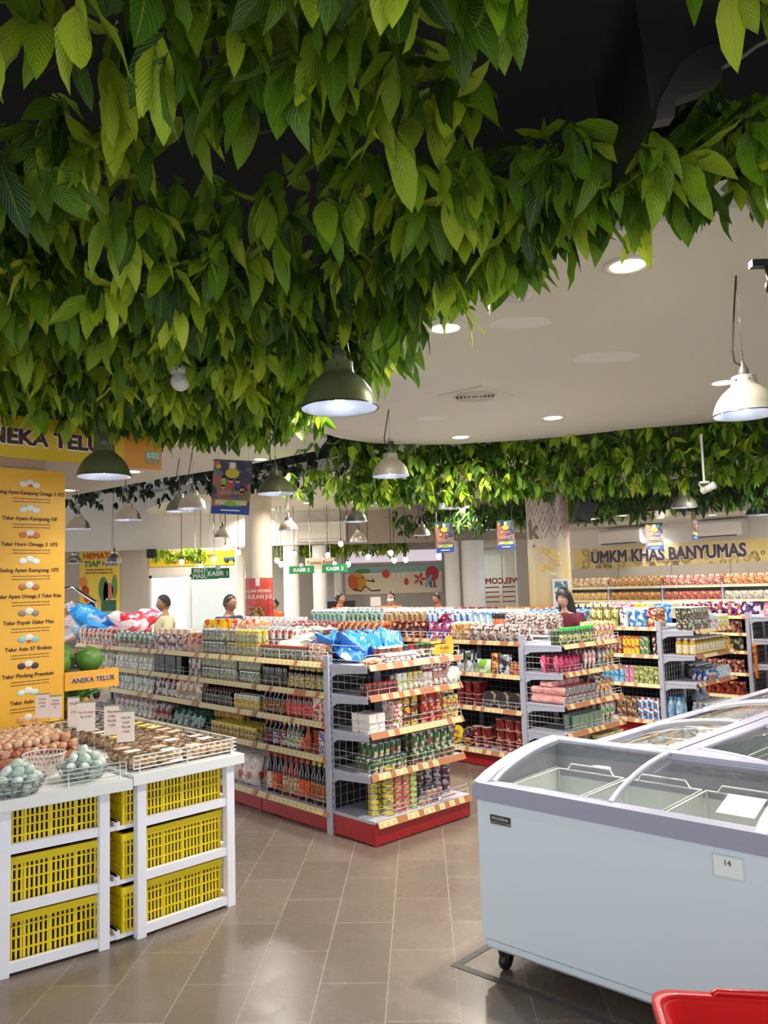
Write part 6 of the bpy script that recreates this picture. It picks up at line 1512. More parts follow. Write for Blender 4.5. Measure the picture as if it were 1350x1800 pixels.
z = LAC[1]
GC = PK(['#2f5a38', '#c8c0a0', '#2f5a38', '#8c4a3a', '#3a6a40'], 28)
canfill(TEc, 'food_can', .026, .096, GC, .05, 6, yc, z, 4, 1, 'small green can in the lower layer near the post', group='small green cans lower layer')
canfill(TEc, 'food_can', .026, .096, GC, .08, 5, yc + .03, z + .097, 3, 1, 'small green can in the upper layer near the post', group='small green cans upper layer')
canfill(TEc, 'food_can', .036, .11, GC, .43, 6, yc, z, 2, 2, 'large green coconut milk can stacked two high on the second lowest shelf')
z = LAC[0]
yb = -.45
canfill(TEc, 'food_can', .037, .036, PK(['#d8c83a', '#d8c83a', '#b09a2a', '#d8c83a', '#8a5a3a'], 26), .07, 1, yb + .09, z, 1, 8, 'flat yellow tuna can in the left hand tall stack'.replace('left hand ', 'shorter '), gap=.004)
canfill(TEc, 'food_can', .04, .037, PK(['#d8c83a', '#d8c83a', '#d8c83a', '#8a7a2a', '#b86a4a'], 26), .14, 1, yb + .02, z, 2, 9, 'flat yellow tuna can in the tallest front stack', gap=.004)
canfill(TEc, 'food_can', .035, .037, PK(['#c86a4a', '#d8906a', '#b84a3a', '#e0b080'], 26), .225, 2, yb + .02, z, 2, 8, 'flat orange fish can stacked beside yellow cans', gap=.004)
canfill(TEc, 'food_can', .034, .037, PK(['#8ab04a', '#a8c05a', '#c8c86a', '#7a9a3a'], 26), .375, 1, yb + .02, z, 2, 8, 'flat light green fish can in a stack of its own', gap=.004)
canfill(TEc, 'food_can', .027, .05, PK(['#4a5a80', '#c87a4a', '#4a5a80', '#d9d0c0'], 35), .47, 4, yb + .02, z, 2, 2, 'small blue and orange can in the low pile on the bottom shelf', gap=.003)
canfill(TEc, 'food_can', .045, .06, PK(['#4a3a60', '#8c2a34', '#3a3a5a', '#d9c8c8', '#a03a44'], 24), .56, 4, yb + .15, z, 2, 4, 'broad purple and red corned beef can stacked four high', gap=.004)
o = text_mesh('MENGANDUNG BABI', .011, M('#8c2020', .5), .03, extrude=.0003); cd = thing('notice_strip', 'white notice strip with red words on the bottom shelf of the can display', 'sign'); cd.matrix_world = TEc @ Matrix.Translation((.60, -.468, z + .025)) 
b = MB(); b.box(0, .19, 0, .002, 0, .022, M('#eeeae4', .5)); b.build('card', cd); put('lettering', o, cd, (.095, -.001, .011))

# --- remaining bays of the sauce aisle
T = SA[1]
FL = PK(['#e8dcd0', '#e8dcd0', '#e8dcd0', '#c83a34', '#d8c8c0'], 12)
fill(T, 'flour_bag', bagm(.15, .24, .09, FL), .20, .88, yF, LA[0], .12, .07, 'white flour bag with red print on the bottom shelf near tall sauce bottles', 'bag', rows=3, tilt=-.2)
fill(T, 'glass_jar', jar_me(.027, .10, yelcap, C_('#b08a3a', rough=.2, coat=.4), bands('#c8b04a', '#5f7a3a', '#a84a2a'), .022), .14, .86, yF, LA[1], .056, .058, 'yellow lidded seasoning jar in the massed rows of the second shelf', 'jar', rows=4, stack=1, parts=False)
fill(T, 'glass_jar', jar_me(.027, .10, yelcap, C_('#b08a3a', rough=.2, coat=.4), bands('#c8b04a', '#a84a2a', '#8a3a20'), .022), .0, .5, yF + .12, LA[1] + .1, .056, .058, 'yellow lidded seasoning jar stacked on the upper layer', 'jar', rows=2, parts=False)
fill(T, 'sauce_bottle', bottle_me('v', .02, .125, .010, C_('#1a1618', rough=.1, coat=.6), C_('#6a2a28'), bands('#3a2a28', '#6a6a60', '#22191a'), cap_h=.014, hi=.62), .02, .50, yF, LA[2], .044, .05, 'small dark bottle in a wire fence on the third shelf', 'bottle', rows=3, parts=False)
fill(T, 'glass_jar', jar_me(.028, .115, C_('#d8d8d0'), C_('#b0a880', rough=.15, coat=.5), bands('#d8c83a', '#d8d04a', '#c85a2a'), .014), .50, .88, yF, LA[2], .06, .06, 'jar with yellow label on the third shelf beside small dark bottles', 'jar', rows=2, parts=False)
for nm, c, x0, x1 in (('grey green', greyglass, 0, .30), ('pale', palejar, .30, .58), ('dark green', gherkin, .58, .88)):
    fill(T, 'glass_jar', jar_me(.028, .095, STEEL, c, bands('#b8b49a', '#8a8668', '#6a6a50'), .012), x0, x1, yF, LA[3], .058, .06, '%s glass jar stacked two high on the fourth shelf' % nm, 'jar', rows=2, stack=2, h=.096, parts=False)
for nm, c, l_, x0, x1 in (('grey', greyglass, STEEL, 0, .40), ('amber', C_('#8a6a2a', rough=.12, coat=.5), STEEL, .40, .52), ('yellow', yjar, yelcap, .52, .88)):
    fill(T, 'glass_jar', jar_me(.028, .105, l_, c, bands('#b8b49a', '#c8b850' if l_ is yelcap else '#8a8668', '#6a6a50'), .012), x0, x1, yF, LA[4], .06, .06, '%s glass jar stacked two high on the top shelf' % nm, 'jar', rows=2, stack=2, h=.106, parts=False)
fill(T, 'food_can', can_me(.045, .10, PK(['#e6e0dc', '#e6e0dc', '#e6e0dc', '#b84a44'], 22)), .0, .80, .0, LA[4], .095, .095, 'white tin standing behind the two high glass jars', 'can', rows=2, stack=2, h=.101, parts=False, dz=0)
heap(T, 'snack_bag', pou(.18, .22, .06, PK(['#b8c0b8', '#e0e0dc', '#8aa07a', '#c8d0e0', '#a85a50'], 20, rough=.15)), .75, .2, LA[4], 12, (.3, .14), 'silvery green snack bag heaped behind the glass jars', 'bag', seed=4, lay=4, layer_h=.05)
sil = PK(['#c8c8c4', '#e0e0dc', '#6a6a66', '#8aa05a', '#c8b860'], 24, rough=.18, metal=.2)
T = SA[2]
fill(T, 'food_pouch', pou(.11, .17, .05, PK(['#3a4a44', '#5a6a60', '#2a3030', '#8aa08a'], 16)), .0, .88, yF, LA[0], .1, .06, 'dark pouch on the bottom shelf behind the egg table rail', 'pouch', rows=2)
fill(T, 'food_pouch', pou(.12, .15, .05, PK(['#34504a', '#4a6a60', '#22302c', '#7a9a8a'], 16, rough=.15)), .30, .88, yF, LA[1], .11, .06, 'dark green plastic pouch slumped on the second shelf', 'pouch', rows=3, tilt=-.4)
fill(T, 'food_pouch', pou(.11, .15, .05, PK(['#2a5a38', '#a83030', '#d8d0c0', '#7a3028'], 16)), .0, .30, yF, LA[1], .1, .06, 'green, red and white pouch on the second shelf', 'pouch', rows=2)
fill(T, 'food_pouch', pou(.12, .17, .04, PK(['#d8cfb8', '#b8543a', '#e0d8c0', '#6f8a4a', '#c8a860'], 20)), .40, .86, yF, LA[2], .11, .05, 'cream pouch with red and green print on the third shelf', 'pouch', rows=2, tilt=-.15)
fill(T, 'food_pouch', pou(.10, .16, .05, PK(['#3a1c1a', '#d8c8b8', '#a84a3a', '#c8c8c4'], 20)), .0, .40, yF, LA[2], .1, .05, 'maroon and silver pouch on the third shelf', 'pouch', rows=2, tilt=-.15)
BKB = M('#231d1c', .45)
fill(T, 'food_box', box_me(.1, .165, .06, BKB), .0, .62, yF, LA[3], .105, .08, 'plain black box behind the wire fence on the fourth shelf', 'box', rows=2, rot=.05)
fill(T, 'food_pouch', pou(.11, .16, .04, PK(['#d8d4c8', '#b8b4a8', '#8a3a30', '#5a4a40'], 20)), .64, .88, yF, LA[3], .1, .05, 'white pouch beside the black boxes', 'pouch', rows=2)
fill(T, 'food_pouch', pou(.11, .14, .05, PK(['#c8c8c4', '#8c2a3a', '#e0e0dc', '#6a1c28'], 20, rough=.18)), .0, .5, yF, LA[4], .1, .05, 'silver and maroon pouch in a wire divider on the top shelf', 'pouch', rows=3, tilt=-.1)
fill(T, 'snack_bag', pou(.14, .16, .06, PK(['#b8503a', '#e0c0a0', '#8a3028', '#d8a070'], 20)), .5, .88, yF, LA[4], .12, .06, 'reddish snack bag on the top shelf before the glass jars', 'bag', rows=3, tilt=-.1)
fill(T, 'snack_bag', bagm(.2, .26, .09, PK(['#e8b81e', '#e8b81e', '#d84a2a', '#f0d050'], 14, rough=.18)), .05, .55, .05, LA[4], .17, .09, 'bright yellow snack bag standing up behind the pouches', 'bag', rows=3)
fill(T, 'snack_bag', bagm(.2, .26, .09, PK(['#e8a070', '#f0e0d0', '#d84a3a', '#e8c8a0'], 14, rough=.18)), .55, .88, .05, LA[4], .16, .09, 'orange and white snack bag standing up behind the pouches', 'bag', rows=3)
T = SA[3]
WOB = PK(['#e0a028', '#f0e8d8', '#e0a028', '#e8c04a', '#f0e8d8'], 12)
fill(T, 'food_box', box_me(.13, .16, .07, WOB), .1, .88, .0, LA[4], .135, .09, 'white and orange carton in the row behind silver pouches', 'box', rows=1, dz=.0)
fill(T, 'food_pouch', pou(.13, .15, .05, PK(['#c8c8c4', '#4a8a4a', '#e0e0dc', '#c03030', '#8a8a86'], 20, rough=.18)), .0, .88, yF, LA[4], .11, .055, 'silver pouch with green top and red foot on the top shelf', 'pouch', rows=3)
fill(T, 'food_pouch', pou(.12, .17, .05, PK(['#b0a888', '#e0dcc8', '#8a8a50', '#d8d8d4'], 20, rough=.2)), .0, .88, yF, LA[3], .105, .05, 'beige and silver pouch on the fourth shelf', 'pouch', rows=3, tilt=-.2)
fill(T, 'food_pouch', pou(.12, .17, .05, PK(['#6a9a8a', '#e0dcd0', '#a84a3a', '#d8c8a0', '#8ac0b0'], 20, rough=.2)), .0, .88, yF, LA[2], .105, .05, 'teal and cream pouch on the third shelf', 'pouch', rows=3, tilt=-.2)
fill(T, 'food_pouch', pou(.12, .17, .05, PK(['#8a8078', '#d8d0c8', '#a83a34', '#b8b0a8'], 20, rough=.2)), .0, .88, yF, LA[1], .105, .06, 'grey and red pouch on the second shelf', 'pouch', rows=2, tilt=-.2)
T = SA[4]
fill(T, 'food_pouch', pou(.13, .16, .05, PK(['#b83a30', '#e8e0d8', '#d86a4a', '#c8b8a0'], 20, rough=.2)), .0, .88, yF, LA[4], .11, .055, 'red and white pouch at the blue bag end of the top shelf', 'pouch', rows=3)
fill(T, 'food_pouch', pou(.12, .17, .05, PK(['#a89a70', '#d8d0b8', '#6a6a50', '#c8c8b8'], 20, rough=.2)), .0, .88, yF, LA[3], .105, .05, 'olive and cream pouch at the far end of the fourth shelf', 'pouch', rows=2, tilt=-.2)
fill(T, 'food_pouch', pou(.12, .17, .05, PK(['#c8a848', '#d8d0c8', '#4a6a3a', '#b8b0a8'], 20, rough=.2)), .0, .88, yF, LA[2], .105, .05, 'yellow and green pouch at the far end of the third shelf', 'pouch', rows=2, tilt=-.2)
RWB = PK(['#f0d8d8', '#e8586a', '#f4e8e8', '#e03a3a', '#f0c8d0'], 7, rough=.2)
heap(SA[4], 'flour_bag', bagm(.34, .42, .15, RWB), .10, .12, LA[4], 8, (.2, .06), 'large white and red rice bag heaped on the top shelf behind pouches', 'bag', layer_h=.08, lay=3, seed=9, tiltx=-60)
heap(SA[4], 'rice_bag', bagm(.40, .44, .17, PK(['#2f8fd8', '#2f8fd8', '#5ab0ea', '#c8e4f4'], 6, rough=.15)), -.42, -.05, LA[4] - .02, 5, (.14, .06), 'large glossy blue rice bag at the far end of the sauce aisle', 'bag', layer_h=.1, lay=3, seed=10, tiltx=-50)

b = MB(); b.box(-.75, -.05, -.4, .3, 1.10, LA[4] - .02, BLACK)
for q in (-.73, -.10):
    for y_ in (-.38, .25): b.box(q, q + .04, y_, y_ + .04, 0, 1.10, BLACK)
o = b.build('display_table'); o.matrix_world = SA[4]; tag(o, 'black display table under the glossy blue rice bags', 'table')
# --- instant noodle aisle (run B) and its end display
SB = [run_T(P1, k) for k in range(6)]
CUPR = cup_me(.052, .095, PK(['#8c2222', '#8c2222', '#a83a30', '#d8b890', '#701818'], 26), C_('#c8b8b0'))
T = SB[0]
fill(T, 'noodle_cup', CUPR, .50, .86, yF, LB[0], .112, .11, 'red noodle bowl stacked three high on the bottom shelf by the pink display', 'noodle cup', rows=2, stack=3, h=.096)
fill(T, 'noodle_cup', CUPR, .22, .50, yF, LB[0], .112, .11, 'red noodle bowl stacked two high beside the round noodle packs', 'noodle cup', rows=2, stack=2, h=.096, skip=.2)
def round_pack(T, x, z, m, ring, label, txt=None, y=-.43):
    root = thing('noodle_pack', label, 'noodle pack'); root.matrix_world = T @ Matrix.Translation((x, y, z + .001)) @ Matrix.Rotation(R(-14), 4, 'X')
    b = MB(); b.lathe([(.0, .03), (.07, .028), (.085, .015), (.088, 0), (.075, -.03), (0, -.032)], m, 24, Matrix.Translation((0, 0, .088)) @ Matrix.Rotation(R(90), 4, 'X')); b.build('wrapper', root)
    b = MB(); b.tube([(.08 * math.cos(a), -.018, .088 + .08 * math.sin(a)) for a in [2 * math.pi * i / 24 for i in range(24)]], .007, ring, 5, closed=True); b.build('rim', root)
    if txt: text(root, txt, .034, 0, -.032, .105, M('#7a3a7a', .4), .04, extrude=.001)
    b = MB(); b.ell((0, -.024, .05), (.055, .012, .025), PK(['#c8742a', '#d8a050', '#8a3a20'], 40), 12, 6); b.build('food_picture', root)
round_pack(T, .02, LB[0], M('#e0c020', .25, coat=.4), M('#e8d040', .3), 'round yellow instant noodle pack on the bottom shelf, first of the pair', 'UFO')
round_pack(T, .185, LB[0], M('#2a1412', .25, coat=.4), M('#c89a30', .3), 'round dark brown instant noodle pack beside the yellow one', 'UFO')
fill(T, 'noodle_cup', cup_me(.045, .11, PK(['#8c2222', '#7a1a1a', '#a83a30', '#3a1414'], 26), C_('#b8a8a0')), .04, .36, yF, LB[1], .1, .1, 'dark red noodle cup stacked two high on the second shelf', 'noodle cup', rows=2, stack=2, h=.111)
fill(T, 'noodle_pack', [((lambda q: q)(can_me(.07, .05, PK(['#d8d0b8', '#c8a070', '#e8e0d0', '#8a9a5a', '#c05a3a'], 24))[0]),)], .36, .84, yF + .04, LB[1] + .075, .15, .07, 'round clear topped noodle pack leaning on the second shelf', 'noodle pack', rows=2, lie=Matrix.Rotation(R(80), 4, 'X'), rot=.03)
fill(T, 'food_pouch', pou(.1, .2, .05, PK(['#d8d8d8', '#e8e8e8', '#5a7a5a', '#b8b8b8', '#2a2a2a'], 14)), .04, .30, yF, LB[2], .12, .06, 'white pouch with green foot on the shelf under the brown bags', 'pouch', rows=2)
fill(T, 'food_pouch', pou(.17, .13, .05, PK(['#7ac030', '#8ad038', '#e8f0d8', '#5a9a20'], 10)), .31, .50, yF, LB[2], .18, .06, 'bright lime green pouch lying before the white pouches', 'pouch')
fill(T, 'food_pouch', pou(.08, .19, .04, PK(['#c85a1a', '#e08a30', '#6a3010', '#e8c080'], 16)), .50, .58, yF, LB[2], .08, .05, 'tall orange pouch beside the lime green one', 'pouch', rows=2)
fill(T, 'food_pouch', pou(.12, .18, .05, PK(['#c8c8cc', '#3a3a40', '#e0e0e4', '#8a8a90'], 12)), .58, .72, yF, LB[2], .12, .05, 'grey and black pouch next to red tubes', 'pouch', rows=2)
fill(T, 'spice_tube', can_me(.018, .12, PK(['#b02a24', '#c87a30', '#8a1a1a', '#d8b060'], 40)), .72, .87, yF, LB[2], .038, .04, 'red and gold spice tube by the post of the pink display', 'tube', rows=2)
CBAG = PK(['#7a5a50', '#a08880', '#d8d0c8', '#5a3a34', '#c8c0b8'], 30, rough=.15); HBAG = PK(['#b07a40', '#c89050', '#d8b888', '#8a5a30', '#e0d8c8'], 22, rough=.15)
fill(T, 'cracker_bag', bagm(.13, .17, .07, HBAG), -.0, .25, yF, LB[3], .12, .08, 'clear bag of amber crackers on the top shelf near the green topped bottles', 'bag', rows=3)
fill(T, 'sweets_bag', bagm(.12, .15, .08, CBAG), .25, .88, yF, LB[3], .1, .075, 'clear bag of brown sweets on the top shelf near the green topped bottles', 'bag', rows=3)
fill(T, 'sweets_bag', bagm(.14, .2, .08, CBAG), .40, .88, -.1, LB[3], .12, .08, 'taller clear bag of brown sweets in the back rows of the top shelf', 'bag', rows=4, dz=.04)
fill(T, 'drink_bottle', bottle_me('o', .022, .14, .02, C_('#b8603a'), blkcap, bands('#c8704a', '#e09a6a'), cap_h=.05, hi=.7), .08, .26, .1, LB[3] + .05, .046, .05, 'orange bottle with black cap behind the amber crackers', 'bottle', rows=2, dz=.04)
T = SB[1]
MOM = PK(['#a8243a', '#c84a5a', '#2a3a8a', '#e8e0e0', '#8a1a30'], 18, rough=.15)
for x0, x1, c, nm in ((.55, .88, ['#a8243a', '#2a3a9a', '#e8e0e0', '#c84a5a'], 'red and blue candy bag'), (.0, .55, ['#4a1a2a', '#8a2a30', '#c8a060', '#2a1014'], 'dark maroon candy bag')):
    fill(T, 'candy_bag', pou(.13, .17, .05, PK(c, 18, rough=.15)), x0, x1, yF, LB[3], .105, .06, nm + ' standing on the top shelf', 'bag', rows=3, tilt=-.25)
heap(T, 'candy_bag', pou(.15, .2, .05, MOM), .72, -.3, LB[3] + .08, 5, (.08, .04), 'red and blue candy bag lying on top of others', 'bag', tiltx=-50, seed=3)
T = SB[2]
fill(T, 'candy_bag', pou(.12, .15, .05, PK(['#c8602a', '#8a2a30', '#e0b070', '#6a1a24', '#d8c8b8'], 20, rough=.15)), .0, .88, yF, LB[3], .1, .06, 'orange and maroon candy bag in the long row on the top shelf', 'bag', rows=4, tilt=-.2)
T = SB[3]
fill(T, 'candy_bag', pou(.12, .15, .05, PK(['#a87a78', '#8a3a3a', '#d8c0b0', '#6a2a30'], 20, rough=.15)), .0, .88, yF, LB[3], .1, .06, 'dusty red candy bag in the long row behind the sky blue bags', 'bag', rows=4, tilt=-.2)
for k, c, nm in ((4, ['#c8b0a8', '#e8e0d8', '#a86a60', '#d8c8d0'], 'pale pink snack bag'), (5, ['#b8c0b8', '#e0e0dc', '#8a3a40', '#c8d0e0'], 'silvery snack bag')):
    fill(SB[k], 'snack_bag', pou(.14, .19, .06, PK(c, 18, rough=.15)), .0, .88, yF, LB[3], .11, .07, nm + ' on the far part of the top shelf towards the cashiers', 'bag', rows=4, tilt=-.2)
for k in (1, 2):
    for j, z in enumerate(LB[:3]):
        fill(SB[k], 'food_pouch', pou(.13, .19, .05, PK([['#8c2222', '#d8b890', '#3a1414'], ['#c8a040', '#a83a30', '#e8e0d0'], ['#d8d0c8', '#a84a40', '#5a3a34']][j], 20)), .0, .88, yF, z, .11, .06, 'instant noodle pack on the %s behind the can display' % ['bottom shelf', 'second shelf', 'third shelf'][j], 'pouch', rows=1)
# end display B
T = FR(P1, AC); yc = -.415
fill(T, 'drink_bottle', bottle_me('g', .021, .15, .013, C_('#3f5230', rough=.15, coat=.5), C_('#3fae4a'), bands('#c8c050', '#2a4a2a', '#e0dca0', '#3a2a20'), cap_h=.03, hi=.66), .03, .60, yc, LBC[4], .044, .046, 'small bottle with bright green cap on top of the pink display', 'bottle', rows=3, parts=True)
fill(T, 'snack_bag', pou(.09, .17, .05, PK(['#e8a8a0', '#e8d0c0', '#c85a5a', '#f0e8e0', '#a8b860'], 24, rough=.15)), .60, .93, yc, LBC[4], .075, .05, 'tall pink and white pack on top, beside the green topped bottles', 'bag', rows=4)
fill(T, 'sweets_bag', pou(.12, .15, .05, PK(['#c83a6a', '#e06a90', '#d8507a', '#f0c8d0'], 20, rough=.15)), .0, .38, yc, LBC[3], .06, .14, 'bright pink pack at the post end of the second highest shelf', 'bag', rows=2, rz=.9)
for nm, x0, x1, c in (('pale pink pack', .38, .62, ['#e8b0b0', '#f0d0c8', '#d88a90', '#e8e0d8']), ('cream and grey pack', .62, .76, ['#d8d0c8', '#8aa090', '#e8e0d8', '#b86a60']), ('yellow clear pack', .76, .93, ['#d8c850', '#e0d8b8', '#c8b040', '#a86a50'])):
    fill(T, 'snack_bag', pou(.1, .17, .05, PK(c, 22, rough=.15)), x0, x1, yc, LBC[3], .07, .08, nm + ' on the second highest shelf of the pink display', 'bag', rows=3, rz=.5)
ROLL = PK(['#e09a98', '#e8b0ac', '#d88a88', '#e09a98'], 20)
for s in range(2):
    fill(T, 'sweet_roll', [((can_me(.036, .36, ROLL))[0],)], .02, .56, yc + .355, LBC[2] + .037 + s * .074, .0745, .0, 'long pink wrapped roll of sweets lying on the middle shelf', 'roll', lie=Matrix.Rotation(R(90), 4, 'X'), rot=0, jx=.001)
fill(T, 'sweet_pack', box_me(.1, .045, .06, ROLL), .02, .5, yc + .12, LBC[2] + .149, .11, .07, 'short pink pack lying on the long pink rolls', 'pack', rows=2)
fill(T, 'snack_bag', pou(.11, .17, .06, PK(['#d8b8b0', '#e0c050', '#b07068', '#e8e0d8', '#8a5048'], 26, rough=.15)), .56, .93, yc, LBC[2], .075, .08, 'pink, cream and yellow bag on the middle shelf of the pink display', 'bag', rows=3, rz=.4)
heap(T, 'snack_bag', pou(.13, .17, .06, PK(['#d8ccc8', '#b08a84', '#f0ecea', '#7a4a44'], 26, rough=.12)), .76, -.2, LBC[2] + .15, 9, (.14, .1), 'clear crinkly bag heaped above the middle shelf', 'bag', tiltx=-60, seed=12)
fill(T, 'drink_cup', cup_me(.036, .13, C_('#8fa890', rough=.12, coat=.5), C_('#c8d0c8')), .18, .66, yc, LBC[1], .078, .08, 'frosted green dessert cup on the lower shelf of the pink display', 'cup', rows=2)
fill(T, 'snack_bag', pou(.1, .19, .06, PK(['#3a9a3a', '#d8d8c8', '#a8c090', '#b83a3a', '#e8e0d0'], 22, rough=.12)), .62, .93, yc, LBC[1], .08, .08, 'green, white and red bag on the lower shelf near the freezers', 'bag', rows=3, rz=.3)
fill(T, 'storage_tub', cup_me(.07, .05, PK(['#e8d890', '#d8d0b0', '#e8e4d0'], 16), C_('#e0cc80')), .50, .93, yb, LBC[0], .143, .14, 'cream and yellow tub stacked on the bottom shelf of the pink display', 'tub', rows=3, stack=3, h=.051)
o = cup_me(.09, .03, C_('#5ab02a'), C_('#6ac038')); o = item('storage_tub', o, T @ Matrix.Translation((.45, -.38, LBC[0] + .06)), 'bright green lid among cream tubs on the bottom shelf', 'tub', None, parts=False); o.location.z = LBC[0] + .001
fill(T, 'storage_tub', cup_me(.05, .06, C_('#c83a5a', rough=.15, coat=.5), C_('#e07a90')), .97, 1.2, -.3, 0, .12, .12, 'pink clear tub on the floor beside the pink display', 'tub', rows=2, stack=2, h=.061)

# --- milk carton aisle (run C) and end display
SCn = [run_T(P2, k) for k in range(7)]
T = SCn[0]
yg = PK(['#9a9a4a', '#b0aa58', '#e0dcb8', '#6a5a30'], 18); bw = PK(['#dfe4ea', '#c8d0dc', '#5a6a8a', '#e8ecf0'], 20); bl = PK(['#4a8ac8', '#3a7ac0', '#e8ecf4', '#c8dcf0'], 18); rd = PK(['#8a2430', '#c8a060', '#a83a40', '#e8d8c8'], 22)
for m, x0, x1, nm in ((yg, .0, .40, 'olive green milk carton'), (bw, .40, .52, 'white and grey milk carton'), (bl, .52, .74, 'blue and white milk carton'), (rd, .74, .87, 'dark red carton')):
    fill(T, 'milk_carton', gable_me(.085, .215, .07, m, m), x0, x1, yF, LB[3], .095, .085, nm + ' in the front row above the brown bars', 'carton', rows=3, rot=.04)
fill(T, 'bar_pack', box_me(.11, .13, .05, PK(['#2a1814', '#4a3028', '#1a0e0c', '#8a7a70'], 18)), .0, .87, yF + .06, LB[2] + .0, .12, .08, 'dark brown biscuit box in the shadowed shelf under the cartons', 'box', rows=1) if 0 else None
for m, x0, x1, nm in ((PK(['#7a3a34', '#a86a5a', '#c8b8a8', '#5a2a28'], 30), .0, .42, 'maroon drink carton'), (PK(['#d8c03a', '#d8c03a', '#b83a4a'], 22), .42, .63, 'yellow and pink drink carton'), (PK(['#6a9a6a', '#4a6a4a', '#d8c0a8'], 26), .63, .78, 'green drink carton'), (PK(['#3a2a28', '#e0d8d0', '#6a4a40'], 26), .78, .87, 'black and white drink carton')):
    fill(T, 'drink_carton', box_me(.048, .1, .04, m), x0, x1, yF, LB[2], .052, .045, nm + ' stacked two high on the third shelf', 'carton', rows=1, stack=2, h=.101)
for m, x0, x1, nm in ((PK(['#5aa0c8', '#7ab8d8', '#c8e0ec', '#3a80b0'], 22), .0, .42, 'light blue drink carton'), (PK(['#c88aa0', '#e0b0c0', '#a85a78'], 24), .42, .54, 'pink drink carton'), (PK(['#b8b878', '#8a9a50', '#d8d8a8', '#5a6a38'], 30), .54, .87, 'olive drink carton')):
    fill(T, 'drink_carton', box_me(.055, .095, .045, m), x0, x1, yF, LB[1], .06, .05, nm + ' stacked two high on the second shelf', 'carton', rows=1, stack=2, h=.096)
for m, x0, x1, nm, st in ((PK(['#3a70b8', '#6aa0d8', '#d8e4f0'], 22), .0, .14, 'blue carton', 2), (PK(['#b888a8', '#d8b0c8', '#8a5a80'], 24), .14, .30, 'lilac carton', 3), (PK(['#6a4a38', '#8a6a50', '#4a3020', '#c8b090'], 24), .30, .56, 'brown chocolate milk carton', 2), (PK(['#e0e4ec', '#4a80b8', '#8a3a30', '#e8ecf4'], 20), .56, .87, 'white and blue carton', 2)):
    fill(T, 'drink_carton', box_me(.058, .115, .05, m), x0, x1, yF, LB[0], .064, .055, nm + ' stacked on the bottom shelf of the milk aisle', 'carton', rows=1, stack=st, h=.116)
cf = [(['#4a7ab8', '#8ab8e0', '#e0ecf4'], 'blue and white bottle pack'), (['#a8c8d8', '#e0ecf0', '#6a9ac0'], 'pale blue bottle pack'), (['#c8dce4', '#3a6ab0', '#f0f4f4'], 'white topped bottle pack'), (['#c8a05a', '#8a5a30', '#e0d0b0'], 'tan carton'), (['#e0e8e8', '#6aa050', '#3a3a3a', '#b8d8e8'], 'white carton with green print'), (['#d8e4e0', '#4ab03a', '#5a78d0', '#e8ece8'], 'white, green and blue box')]
for k, (c, nm) in enumerate(cf):
    fill(SCn[k + 1], 'milk_carton', gable_me(.095, .20, .08, PK(c, 14), LIDW if k % 2 else PK(c, 14)), .0, .88, yF, LB[3], .105, .1, nm + ' on the top shelf of the milk aisle', 'carton', rows=2, rot=.03)
    fill(SCn[k + 1], 'snack_bag', pou(.2, .2, .06, PK([['#2a3a70', '#1a2450', '#d8d8e0'], ['#d07030', '#a84020', '#e8c090'], ['#8a2430', '#5a1420', '#d8a0a0'], ['#d8c8b8', '#a8604a', '#e8e0d0'], ['#e8e4e0', '#b83a34', '#c8d0c8'], ['#d0d8d0', '#88a078', '#e8e8e4']][k], 16, rough=.15)), .0, .88, .1, LB[3], .16, .12, ['navy blue', 'orange', 'maroon', 'tan', 'white and red', 'pale green'][k] + ' snack bag standing behind the cartons of the milk aisle', 'bag', rows=2, dz=.0)
for nm, x0, x1, c in (('pink wrapped', .0, .3, ['#e04a6a', '#f0a0b0', '#e8e0e0']), ('yellow', .3, .5, ['#e0c020', '#c89a20', '#f0e080']), ('sky blue', .56, .8, ['#3a8ad0', '#6ab0e8', '#e0ecf4'])):
    fill(SCn[0], 'snack_bag', pou(.16, .22, .08, PK(c, 12, rough=.15)), x0, x1, .02, LB[3], .14, .1, nm + ' bag standing behind the milk cartons by the canned drinks', 'bag', rows=2, dz=.02)
T = FR(P2, AC); yc = -.375; LC = [.16, .58, .87, 1.13]
fill(T, 'drink_can', can_me(.033, .115, PK(['#5a5a48', '#c8c0b0', '#3a3a30', '#7a5a48', '#8a9a80'], 26)), .02, .47, yc, LC[3], .068, .068, 'dark drink can stacked two high on the top of its display', 'can', rows=3, stack=2, h=.12)
b = MB(); b.box(0, .46, 0, .3, 0, .004, LIDW); o = b.build('tray_sheet'); o.matrix_world = T @ Matrix.Translation((.01, yc + .0, LC[3] + .2365)); tag(o, 'thin white sheet lying on the two layers of dark drink cans', 'sheet')
fill(T, 'drink_bottle', bottle_me('h', .026, .16, .014, C_('#c8d8d4', rough=.12, coat=.5), C_('#e8e8e4'), bands('#e0e8e8', '#8ab8c8', '#c84a4a', '#e0e8e8'), cap_h=.02, hi=.7), .47, .66, yc, LC[3], .056, .06, 'clear pale bottle with white cap beside the dark cans', 'bottle', rows=3, stack=1)
fill(T, 'drink_bottle', bottle_me('h2', .026, .14, .014, C_('#c8cc80', rough=.12, coat=.5), C_('#e8e8e4'), bands('#d8d84a', '#e8ece0', '#c8503a'), cap_h=.02, hi=.7), .66, .93, yc, LC[3], .054, .06, 'pale yellow bottle on the outer side of the canned drink display', 'bottle', rows=3)
fill(T, 'drink_bottle', bottle_me('y', .036, .18, .02, C_('#a8862a', rough=.12, coat=.5), C_('#e4e2dc'), bands('#c8b82a', '#d8d0d4', '#d8d0d4', '#c8a82a'), cap_h=.024, hi=.68), .02, .78, yc, LC[2], .076, .075, 'amber tea bottle with white cap under the canned drinks', 'bottle', rows=3)
